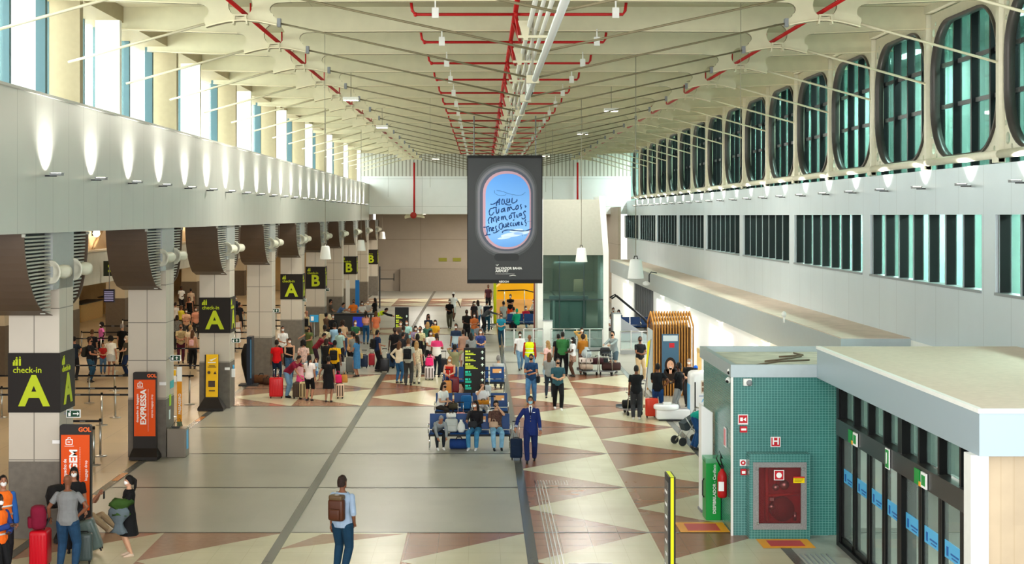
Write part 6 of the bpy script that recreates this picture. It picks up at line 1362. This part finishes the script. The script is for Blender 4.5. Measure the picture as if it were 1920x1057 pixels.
# ================= SIGNS AND TOTEMS =================
gol = mat('totem_orange', 'DC4E08', .45); goldk = mat('totem_black', '26221F', .4)
def gol_totem(X, Y, label, lines, w_=.62):
    t = thing('airline_totem', label, 'sign', (X, Y, 0))
    b = MB(); b.prism(rrect(0, 1.2, w_/2, 1.1, .05, 4), -.05, .05); b.build('case', goldk, t)
    MB().box(-w_/2+.03, w_/2-.03, -.056, -.05, .62, 2.1).build('orange_panel', gol, t); MB().box(-w_/2+.03, w_/2-.03, .05, .056, .62, 2.1).build('orange_panel', gol, t)
    fo = MB(); fo.loft([[(sx*(w_/2+.06), sy*.26, .02) for sx, sy in ((-1, -1), (1, -1), (1, 1), (-1, 1))], [(sx*(w_/2+.06), sy*.26, .1) for sx, sy in ((-1, -1), (1, -1), (1, 1), (-1, 1))], [(sx*w_/2, sy*.07, .3) for sx, sy in ((-1, -1), (1, -1), (1, 1), (-1, 1))]], True, False); fo.build('foot', goldk, t)
    text('brand_lettering', 'GOL', .12, (w_/2-.25, -.054, 2.2), mat('gol_orange', 'E8642A', .5, emit=.2), t, 'front', 0, 'LEFT', .03)
    for body, sz, u, z0, bo in lines: text('lettering', body, sz, (u, -.06, z0), whitesign, t, 'front', 90, 'LEFT', bo)
    ic = MB(); cx = -w_/2+.19; ic.prism(rrect(cx, 1.96, .07, .055, .015, 3), -.062, -.056, [rrect(cx, 1.96, .055, .04, .012, 3)]); ic.prism(rrect(cx, 2.03, .03, .022, .01, 3), -.062, -.056, [rrect(cx, 2.03, .02, .012, .008, 3)]); ic.box(cx-.03, cx+.02, -.062, -.056, 1.95, 1.97); ic.box(cx-.09, cx+.09, -.062, -.056, 1.875, 1.885); ic.build('suitcase_icon', whitesign, t)
    dl = MB()
    for i in range(34): dl.box(w_*.14, w_*.14+.008, -.06, -.056, .75+.033*i, .768+.033*i)
    dl.build('dotted_line', whitesign, t)
    return t
gol_totem(-7.97, 29.35, 'orange totem sign reading BAGAGEM beside the nearest column', [('despacho de', .085, -.2, 1.2, .012), ('BAGAGEM', .21, -.03, .84, .03), ('baggage drop', .075, .21, 1.2, .0)])
gol_totem(-8.83, 39.2, 'orange totem sign reading EXPRESSA before the second column', [('despacho de bagagem', .085, -.19, .98, .012), ('EXPRESSA', .21, -.03, .92, .03), ('express baggage drop', .07, .19, 1.1, .0)])
t = thing('yellow_totem', 'yellow totem sign leaning back before the third column', 'sign', (-8.85, 49.1, 0)); ty = mat('totem_gold', 'F0BE10', .45)
m = MB(); m.loft([[(-.25, -.1, .42), (.2, -.1, .42), (.2, .05, .42), (-.25, .05, .42)], [(-.25, -.02, 1.83), (.2, -.02, 1.83), (.2, .08, 1.83), (-.25, .08, 1.83)]], True, False); m.build('case', goldk, t)
m = MB(); m.add([(-.2, -.112, .45), (.2, -.112, .45), (.2, -.03, 1.84), (-.2, -.03, 1.84)], [(0, 1, 2, 3)]); m.build('yellow_panel', ty, t)
m = MB(); m.loft([[(sx*.42-.02, sy*.3, .02) for sx, sy in ((-1, -1), (1, -1), (1, 1), (-1, 1))], [(sx*.42-.02, sy*.3, .1) for sx, sy in ((-1, -1), (1, -1), (1, 1), (-1, 1))], [(sx*.23-.02, sy*.12, .42) for sx, sy in ((-1, -1), (1, -1), (1, 1), (-1, 1))]], True, False); m.build('foot', goldk, t)
m = MB(); m.box(-.12, .1, -.1, -.09, .78, .98); m.build('suitcase_picture', fab('4A3A2E', 'gloss'), t); m = MB(); m.prism(circ(-.1, 1.25, .05), -.09, -.08); m.prism([(.05, 1.2), (.15, 1.2), (.1, 1.3)], -.09, -.08); m.box(-.14, .14, -.09, -.08, 1.42, 1.44); m.box(-.1, .1, -.09, -.08, 1.46, 1.48); m.box(-.1, .1, -.112, -.1, .64, .67); m.build('printed_marks', fab('4A3A2E', 'gloss'), t)
m = MB(); m.add([(-.1, -.055, 1.66), (-.02, -.055, 1.62), (.16, -.05, 1.74), (-.02, -.055, 1.68)], [(0, 1, 2, 3)]); m.box(-.14, .12, -.06, -.05, 1.56, 1.59); m.build('bird_emblem', whitesign, t)
def directory(X, Y, label, w_=.77, h=1.7):
    t = thing('directory_sign', label, 'sign', (X, Y, 0)); MB().box(-w_/2, w_/2, -.07, .07, .03, h).build('board', mat('sign_near_black', '0E0F0E', .4), t); MB().box(-w_/2-.05, w_/2+.05, -.2, .2, 0, .03).build('foot', dkgrey, t)
    tl = mat('sign_teal_text', '1CB89A', .5, emit=.2); yl = mat('sign_lime_text', 'C8D83A', .5, emit=.2); ar = mat('sign_pale_arrow', 'CDE0D0', .5, emit=.2)
    for i, (z, m_) in enumerate(((1.55, yl), (1.33, yl), (1.1, yl), (.82, tl), (.56, tl), (.33, tl))):
        b = MB(); b.box(-w_*.43, -w_*.3, -.08, -.07, z, z+.06); b.box(-w_*.27, -w_*.2, -.08, -.07, z+.01, z+.06)
        for j in range(2 if i != 2 else 3): b.box(-w_*.43, -w_*(.05-.1*j) if i < 3 else -w_*.15, -.08, -.07, z-.05-.045*j, z-.025-.045*j)
        b.build('text_block', m_, t)
        a = MB(); a.prism([(w_*.36, z+.06), (w_*.44, z), (w_*.385, z), (w_*.385, z-.05), (w_*.335, z-.05), (w_*.335, z), (w_*.28, z)], -.08, -.07); a.build('arrow', ar, t)
    return t
directory(-.25, 53.1, 'black directory sign with lime and teal lines behind the second bench')
directory((753.5-CX)*72/F, 72, 'black directory sign standing beyond the middle queue', .66, 1.98)
def exit_sign(px, py, Y, lab, flip=False):
    x, _, z = at(px, py, Y); t = thing('exit_sign', 'small green exit sign with arrow on the aisle side of the '+lab, 'sign', (x, Y, z))
    MB().box(-.14, .14, -.02, .02, -.08, .08).build('frame', whitesign, t); MB().box(-.125, .125, -.025, -.02, -.065, .065).build('green_plate', mat('exit_green', '14402A', .4), t)
    MB().box(-.24, -.14, -.01, .01, -.02, .02).build('arm', grey, t)
    a = MB(); a.box(-.005, .09, -.03, -.025, -.01, .01) if flip else a.box(.03, .05, -.03, -.025, -.05, .02)
    a.add([(.0, -.03, .0), (.04, -.03, .05), (.08, -.03, .0)] if not flip else [(.08, -.03, .04), (.12, -.03, 0), (.08, -.03, -.04)], [(0, 1, 2)]); a.box(-.1, -.05, -.03, -.025, -.05, .02); a.prism(circ(-.06, .04, .014, 8), -.03, -.025); a.build('pictogram', whitesign, t)
for k, (px, py, lab, fl_) in enumerate(((138, 775, 'first column', True), (329, 671, 'second column', False), (442, 638, 'third column', False), (517, 582, 'fourth column', False), (569, 562, 'fifth column', True), (613, 543, 'sixth column', True))):
    exit_sign(px, py, 29.95+10*k, lab, fl_)
t = thing('side_banner', 'orange and white banner reading PASSAGEIRO behind the second column', 'sign', (-8.3, 41.0, .75))
MB().box(-.06, .07, -.02, .02, 0, 1.1).build('orange_part', mat('banner_orange', 'E8961A', .5), t); MB().box(-.06, .07, -.02, .02, 1.1, 1.5).build('white_part', whitesign, t); text('lettering', 'PASSAGEIRO', .1, (.02, -.026, .2), whitesign, t, 'front', 90, 'LEFT', .02)
MB().box(-.06, .07, -.02, .02, -.75, 0).build('green_foot', mat('banner_foot', '6A7A5A', .5), t)
t = thing('metal_box', 'brushed metal cabinet with cables on top beside the second column', 'cabinet', (-8.08, 39.75, 0)); MB().rbox((0, 0, 0), (.5, .5, .76), .015).build('body', mat('brown_metal', '7E766A', .3, .6), t)
m = MB(); m.tube([(-.1, 0, .76), (-.08, 0, .95), (.05, 0, 1.0), (.12, 0, .8)], .008, 5); m.tube([(-.2, .1, .76), (-.1, .1, .9), (0, .1, .86), (.02, .1, .77)], .008, 5); m.box(-.15, .05, -.12, .05, .76, .79); m.build('cables', dkgrey, t); MB().box(.25, .256, -.12, .1, .2, .7).build('blue_label', stick, t)
for (Y, z0, z1, y0, y1, c, lb) in ((40.3, 1.75, 1.95, 0, .45, '3AB0B8', 'teal sticker'), (40.2, 1.3, 1.6, 0, .2, '9ACC20', 'green sticker'), (40.15, .95, 1.2, 0, .16, 'D0E0E0', 'round pale sticker')):
    t = tag(MB().box(-8.365, -8.355, Y-.2+y0, Y-.2+y1, z0, z1).build('column_sticker', mat('stk'+c, c, .5)), lb+' on the aisle side of the second column', 'sticker')
for px, py, Y, w_, h_, lb in ((106, 828, 29.55, .16, .07, 'first'), (305, 719, 39.55, .18, .08, 'second'), (426, 691, 49.55, .16, .08, 'third')):
    x, _, z = at(px, py, Y); tag(MB().box(x-w_/2, x+w_/2, Y-.01, Y+.02, z-h_/2, z+h_/2).build('paper_notice', whitesign), f'small white notice on the front of the {lb} column', 'sign')
x, _, z = at(437, 702, 50); t = thing('sanitizer_dispenser', 'white sanitizer dispenser on the aisle side of the third column', 'dispenser', (-8.36, 50.0, 1.15)); MB().box(0, .1, -.08, .08, -.15, .12).build('body', whitesign, t); MB().tube([(.05, 0, .12), (.05, 0, .25)], .03, 8).build('bottle', stick, t)
t = thing('dark_totem', 'dark blue totem with its wide black foot before the fourth column', 'sign', (-8.72, 56.3, 0)); MB().box(-.09, .1, -.3, .3, .05, 1.85).build('body', mat('totem_navy', '1C2430', .35), t); MB().box(-.4, .3, -.3, .3, 0, .06).build('foot', dkgrey, t); MB().box(.04, .09, -.305, -.3, .3, 1.75).build('blue_strip', mat('strip_blue', '3A6A8A', .4), t)
t = thing('luggage_mannequin', 'black wrapped backpack shape on a stand before the fourth column', 'luggage', (-9.0, 57.2, 0)); MB().loft([[(.02+a*cos(i*pi/6), a*.7*sin(i*pi/6), z) for i in range(12)] for a, z in ((.05, 0), (.12, .3), (.22, .7), (.24, 1.1), (.15, 1.4), (.1, 1.5))]).build('wrapped_body', black, t)
# stanchions
def belt_post(X, Y, ln, rz, proto=[None]):
    if proto[0] is None:
        t = thing('belt_post', 'steel queue post with a black belt in the check-in lanes', 'queue post', (X, Y, 0), rz, 'queue belt posts')
        MB().lathe([(.18, 0), (.18, .015), (.06, .035), (.03, .04)], (0, 0, 0), 18).build('base', steel, t); MB().tube([(0, 0, .03), (0, 0, .93)], .032, 10).build('post', steel, t)
        MB().lathe([(.036, 0), (.036, .07), (.03, .08)], (0, 0, .92), 12).build('belt_head', black, t)
        MB().box(.03, 1.77, -.004, .004, .9, .96).build('belt', black, t)
        m = MB(); [m.box(.4+.6*i, .55+.6*i, -.006, .006, .92, .94) for i in range(2)]; m.build('belt_print', grey, t)
        proto[0] = t; return t
    return dup(proto[0], (X, Y, 0), rz)
for i, Y in enumerate((45.6, 47.3, 51, 54.5, 61.5, 66.5, 70, 74, 78, 84, 91)):
    for j in range(4 if Y < 60 else 5):
        belt_post(-17.0+1.8*j if Y < 60 else -18.75+1.8*j, Y, 1.8, 0)
for X, Y, rz in ((-10.15, 39.75, 180), (-9.95, 38.3, 180), (-9.9, 50.6, 100)): belt_post(X, Y, 1.8, rz)
t = thing('notice_post', 'queue post topped with a yellow and white notice near the third column', 'sign', (-9.86, 47.6, 0)); MB().lathe([(.18, 0), (.18, .015), (.03, .04)]).build('base', steel, t); MB().tube([(0, 0, .03), (0, 0, 1.1)], .03, 10).build('post', steel, t); MB().box(-.13, .13, -.01, .01, 1.1, 1.5).build('notice', whitesign, t); MB().box(-.1, .12, -.015, -.01, 1.3, 1.48).build('yellow_half', ty, t); MB().prism([(-.06, 1.36), (.06, 1.44), (-.02, 1.42)], -.02, -.015).build('bird_mark', black, t)
# hall interior furniture behind the columns
t = thing('hanging_direction_sign', 'dark hanging direction sign with lime text on the rear fascia', 'sign', (-18.3, 74.4, 3.75), -60); MB().box(0, .1, -.55, .55, -.35, .4).build('board', mat('sign_olive_black', '2A3020', .5), t); m = MB(); m.box(.1, .11, -.35, .38, .08, .2); m.box(.1, .11, -.35, .1, -.15, -.05); m.build('text_line', lime, t)
t = thing('flight_screen', 'dark flight information screens hanging under the rear fascia', 'screen', (-17.2, 69, 2.4)); MB().box(-.25, .25, -.06, .06, 0, .6).build('screen', mat('screen_dark', '1E1A2E', .3), t); m = MB(); [m.box(-.22, .2, -.07, -.06, .06+.08*i, .1+.08*i) for i in range(6)]; m.build('text_line', mat('screen_text', '8A86A8', .5, emit=.4), t); MB().tube([(0, 0, .6), (0, 0, 4.15)], .02, 6).build('drop_pole', grey, t)
for i in range(7):
    t = thing('check_in_counter', 'tan check-in counter along the back of the hall', 'counter', (-24.5, 60+8*i, 0), 0, 'check-in counters at the back'); MB().box(-.5, .5, -2.6, 2.6, 0, 1.05).build('body', mat('counter_tan', 'C8A468', .5, noise=.1), t); MB().box(-.55, .6, -2.65, 2.65, 1.05, 1.1).build('top', dkgrey, t)
    MB().box(-.2, -.12, -1.2, -.5, 1.3, 1.7).build('monitor', black, t); MB().box(-.18, -.14, -.9, -.8, 1.1, 1.32).build('stand', dkgrey, t)
t = thing('service_counter', 'dark service counter with a blue screen front in the far left background', 'counter', (-7.1, 81.6, 0)); MB().box(-1.1, 1.1, -.4, .4, .1, 1.0).build('body', mat('counter_dark', '3A3836', .4), t); MB().box(-1.3, 1.3, -.5, .5, 1.0, 1.06).build('top', black, t); MB().box(.1, .7, -.42, -.4, .35, .9).build('blue_screen', mat('screen_blue', '2030A0', .4, emit=.4), t); [MB().box(x-.03, x+.03, -.45, -.39, 0, 1.0).build('post', steel, t) for x in (.8, 1.0, 1.2)]
t = thing('beige_counter', 'beige angled counter panel in the far left background', 'counter', (-7.9, 76.5, 0)); MB().prism([(-.35, 0), (.3, 0), (.3, 1.15), (.1, 1.35), (-.4, 1.35)], -.3, .3).build('panel', mat('beige_panel', 'C8B890', .5), t)
for X, c, lb in (((652-CX)*88/F, 'E0E0DC', 'tall white banner stand in the far left background'), ((670-CX)*88/F, '1E78C8', 'tall blue banner stand in the far left background')):
    t = thing('banner_stand', lb, 'banner', (X, 88, 0)); MB().box(-.12, .12, -.03, .03, .05, 2.6).build('banner', mat('ban'+c, c, .5), t); MB().box(-.2, .2, -.15, .15, 0, .05).build('foot', dkgrey, t)
x, _, z = at(589, 597, 70); t = thing('blue_notice_stand', 'blue and white notice on a stand before the sixth column', 'sign', (x, 70, 0)); MB().box(-.2, .2, -.02, .02, z-.17, z+.17).build('plate', mat('notice_blue', '2E94C8', .4), t); MB().box(-.15, -.02, -.03, -.02, z-.1, z+.1).build('white_symbol', whitesign, t); MB().tube([(0, .02, 0), (0, .02, z)], .02, 6).build('post', steel, t); MB().box(-.15, .15, -.15, .15, 0, .03).build('foot', dkgrey, t)
t = thing('steel_gate', 'thin dark gate frame standing before the far wall on the left', 'gate', ((712-CX)*103/F, 103, 0)); MB().box(-.05, .05, -.05, .05, 0, 2.9).build('post', dkgrey, t); MB().box(0, 1.0, -.03, .03, 2.0, 2.06).build('arm', dkgrey, t); MB().box(.95, 1.0, -.03, .03, 1.9, 2.4).build('end_piece', dkgrey, t)
# yellow play room under billboard
t = thing('yellow_tunnel', 'bright yellow rounded shelter seen under the billboard', 'shelter', ((967-CX)*98/F, 98, 0)); m = MB(); m.prism([(-1.35, .9), (1.35, .9), (1.35, 2.6), (.2, 2.9), (-.5, 2.6), (-1.0, 1.9), (-1.4, 1.6)], 0, 2.5); m.build('yellow_shell', mat('shelter_yellow', 'F8B010', .4), t); MB().box(-1.35, 1.35, -.1, 2.5, 0, .9).build('orange_base', mat('shelter_orange', 'E8A860', .5), t)
for x in (-.75, .55): MB().tube([(x, -.6, 0), (x, -.6, 1.55)], .03, 6).build('post', steel, t)
MB().tube([(-1.2, -.6, 1.5), (.55, -.6, 1.55), (1.4, -.6, 1.35)], .035, 6).build('rope', black, t)
t = thing('yellow_pole', 'thin bright yellow pole under the left part of the billboard', 'pole', ((928-CX)*88/F, 88, 0)); MB().tube([(0, 0, 0), (0, 0, 2.9)], .09, 8).build('pole', mat('pole_yellow', 'D8DC10', .4), t); MB().box(-.15, .15, -.15, .15, 0, .04).build('foot', dkgrey, t)
# ================= RIGHT KIOSKS =================
wood = mat('slat_wood', 'B8803C', .5, noise=.15, nscale=6)
KY = 53; kx0 = (1226-CX)*KY/F; kx1 = (1300-CX)*KY/F
t = thing('slatted_kiosk', 'house-shaped kiosk of golden wooden slats with an advert screen', 'kiosk', ((kx0+kx1)/2, KY, 0)); hw = (kx1-kx0)/2
fr_ = MB(); roofm2 = MB(); n = 15
for i in range(n):
    x = -hw+2*hw*i/(n-1)
    s = MB(); s.box(x-.022, x+.022, 0, .09, 0, 2.42); s.add([(x-.022, 0, 2.42), (x+.022, 0, 2.42), (x+.022, 1.0, 2.85), (x-.022, 1.0, 2.85), (x-.022, 0, 2.52), (x+.022, 0, 2.52), (x+.022, 1.0, 2.95), (x-.022, 1.0, 2.95)], [(0, 3, 2, 1), (4, 5, 6, 7), (0, 1, 5, 4), (1, 2, 6, 5), (3, 7, 6, 2), (0, 4, 7, 3)])
    s.add([(x-.022, 2.0, 2.42), (x+.022, 2.0, 2.42), (x+.022, 1.0, 2.85), (x-.022, 1.0, 2.85), (x-.022, 2.0, 2.52), (x+.022, 2.0, 2.52), (x+.022, 1.0, 2.95), (x-.022, 1.0, 2.95)], [(0, 1, 2, 3), (7, 6, 5, 4), (0, 4, 5, 1), (1, 5, 6, 2), (3, 2, 6, 7), (0, 3, 7, 4)]); s.box(x-.022, x+.022, 1.91, 2.0, 0, 2.42); s.build('slat', wood, t)
MB().box(-hw+.05, hw-.05, .12, 1.88, 0, 2.4).build('inner_box', mat('kiosk_inner', '6A4A2A', .6), t)
MB().box(-hw-.03, -hw, .2, 1.8, .1, 2.3).build('side_screen', mat('kiosk_side', 'B8C8D0', .3), t)
MB().box(-.42, .18, -.05, 0, .55, 2.2).build('screen', mat('ad_blue', '3A5A70', .4, emit=.2), t); MB().box(-.38, .14, -.055, -.05, 1.95, 2.15).build('screen_header', mat('ad_pale', 'C8D4D8', .4), t)
MB().box(-.16, .02, -.058, -.05, 1.72, 1.88).build('screen_mark', redsign, t)
pf = MB(); pf.prism([(.0-.12+.2*cos(a*pi/8), 1.08+.3*sin(a*pi/8)) for a in range(16)], -.06, -.05); pf.prism([(-.4, .55), (.16, .55), (.1, .95), (-.34, .95)], -.06, -.05); pf.build('portrait_hair', fab('241A16', 'gloss'), t)
pf = MB(); pf.prism([(-.12+.125*cos(a*pi/8), 1.1+.17*sin(a*pi/8)) for a in range(16)], -.066, -.06); pf.box(-.17, -.07, -.066, -.06, .8, 1.0); pf.build('portrait_face', mat('portrait_skin', 'DDA888', .5), t)
pf = MB(); pf.prism([(-.12+.05*cos(a*pi/6), 1.03+.018*sin(a*pi/6)) for a in range(12)], -.07, -.066); pf.build('portrait_smile', whitesign, t)
pf = MB(); [pf.prism(circ(-.12+q*.05, 1.14, .013, 8), -.07, -.066) for q in (-1, 1)]; pf.build('portrait_eye', black, t)
t = thing('yellow_flag', 'thin yellow banner leaning left of the slatted kiosk', 'banner', (kx0-.2, 53.2, 0)); MB().tube([(-.1, 0, 0), (0, 0, 1.0), (.12, 0, 2.0)], .02, 5).build('pole', grey, t); MB().loft([[(-.06, -.01, 1.0), (.0, -.01, 1.0), (.0, .01, 1.0), (-.06, .01, 1.0)], [(.0, -.01, 1.9), (.13, -.01, 2.0), (.13, .01, 2.0), (.0, .01, 1.9)]], True, False).build('flag', mat('flag_yellow', 'E8E010', .5), t)
pale = mat('pale_wood', 'D8B878', .5, noise=.1)
t = thing('pergola_frame', 'pale wooden pergola frame behind the tiled block', 'pergola', (7.2, 49.4, 0)); MB().box(-.07, .07, -.05, .05, 0, 1.95).build('post', pale, t); MB().box(.35, .45, -1.1, -1, 0, 1.6).build('post', pale, t)
MB().box(-.07, .07, -4.2, .1, 1.9, 2.02).build('top_beam', pale, t)
for i in range(5): MB().box(.07, 1.6, -.02-.9*i, .06-.9*i, 1.9, 2.0).build('rafter', pale, t)
P(1292, 672, 1.6, -20, 'grey haired person with white mask among the pergola posts', 'tee:1A1A1C', 'jeans:2A2A30', 'short_g', 'l', 'w', 'stand', ('hold', 'hold'))
P(1306, 700, 1.5, 190, 'person with a blue cap bending behind the white cart', 'tee:8A3A2A', 'jeans:1E4AA0', 'short_k', 'm', None, 'stand', ('hold', 'hold'), noface=True, cap='2A6AD8', pos=(6.98, 48.7))
cartw = mat('cart_white', 'F0F2F4', .25, coat=.4)
t = thing('white_cart', 'rounded white vending cart lettered AERO beside the tiled block', 'cart', (6.95, 47.1, 0)); MB().rbox((0, 0, .08), (.84, .9, 1.42), .16, True, 5).build('body', cartw, t); MB().box(-.3, -.26, -.455, -.45, .3, 1.2).build('dark_slot', black, t)
m = MB(); m.box(-.1, .35, -.456, -.448, .85, 1.25); m.build('notice_panel', mat('notice_cream', 'D8D0C0', .5), t); m = MB(); [m.box(-.07+.16*(i % 3), .03+.16*(i % 3), -.46, -.455, .9+.17*(i//3), 1.03+.17*(i//3)) for i in range(6)]; m.build('notice_picture', fab('7A5A4A', 'gloss'), t)
MB().box(-.16, .41, -.456, -.45, .76, .775).build('line', stickd, t); text('lettering', 'AERO', .16, (-.08, -.456, .62), stick, t, 'front', 0, 'LEFT', .01); MB().box(-.425, -.4, -.3, .3, .3, 1.1).build('blue_side', stick, t)
MB().rbox((0, 0, 0), (.8, .84, .1), .05).build('base', dkgrey, t)
t = thing('white_platform', 'low white platform with a round lid before the white cart', 'platform', (5.98, 46.75, 0)); MB().rbox((0, 0, .05), (1.05, .5, .3), .05, True).build('body', cartw, t); MB().lathe([(.38, 0), (.4, .03), (.4, .1), (.37, .14), (.2, .15)], (-.2, 0, .35), 24).build('round_lid', cartw, t); MB().box(-.3, -.05, -.1, .1, .5, .56).build('white_cloth', whitesign, t); MB().box(-.45, .45, -.2, .2, 0, .05).build('foot', dkgrey, t)
t = thing('baby_stroller', 'grey baby stroller handled by the person in green', 'stroller', (5.85, 41.6, 0), 20)
m = MB(); m.tube([(-.3, 0, .1), (0, 0, .5), (.35, 0, 1.0)], .018, 6); m.tube([(.3, 0, .1), (0, 0, .5), (-.2, 0, .8)], .018, 6); m.tube([(-.3, .4, .1), (0, .4, .5), (.35, .4, 1.0)], .018, 6); m.tube([(.35, 0, 1.0), (.35, .4, 1.0)], .02, 6); m.build('frame', steel, t)
MB().loft([[(-.15, .05, .4), (.15, .05, .45), (.15, .35, .45), (-.15, .35, .4)], [(-.22, .03, .6), (.22, .03, .85), (.22, .37, .85), (-.22, .37, .6)]], True, False).build('fabric_seat', fab('3A444A'), t)
for x, y in ((-.3, -.04), (.3, -.04), (-.3, .44), (.3, .44)):
    wl = MB(); wl.M = Matrix.Translation((x, y, .12)) @ Matrix.Rotation(pi/2, 4, 'X'); wl.lathe([(.09, -.02), (.12, -.015), (.12, .015), (.09, .02)], (0, 0, 0), 16); wl.build('wheel', dkgrey, t)
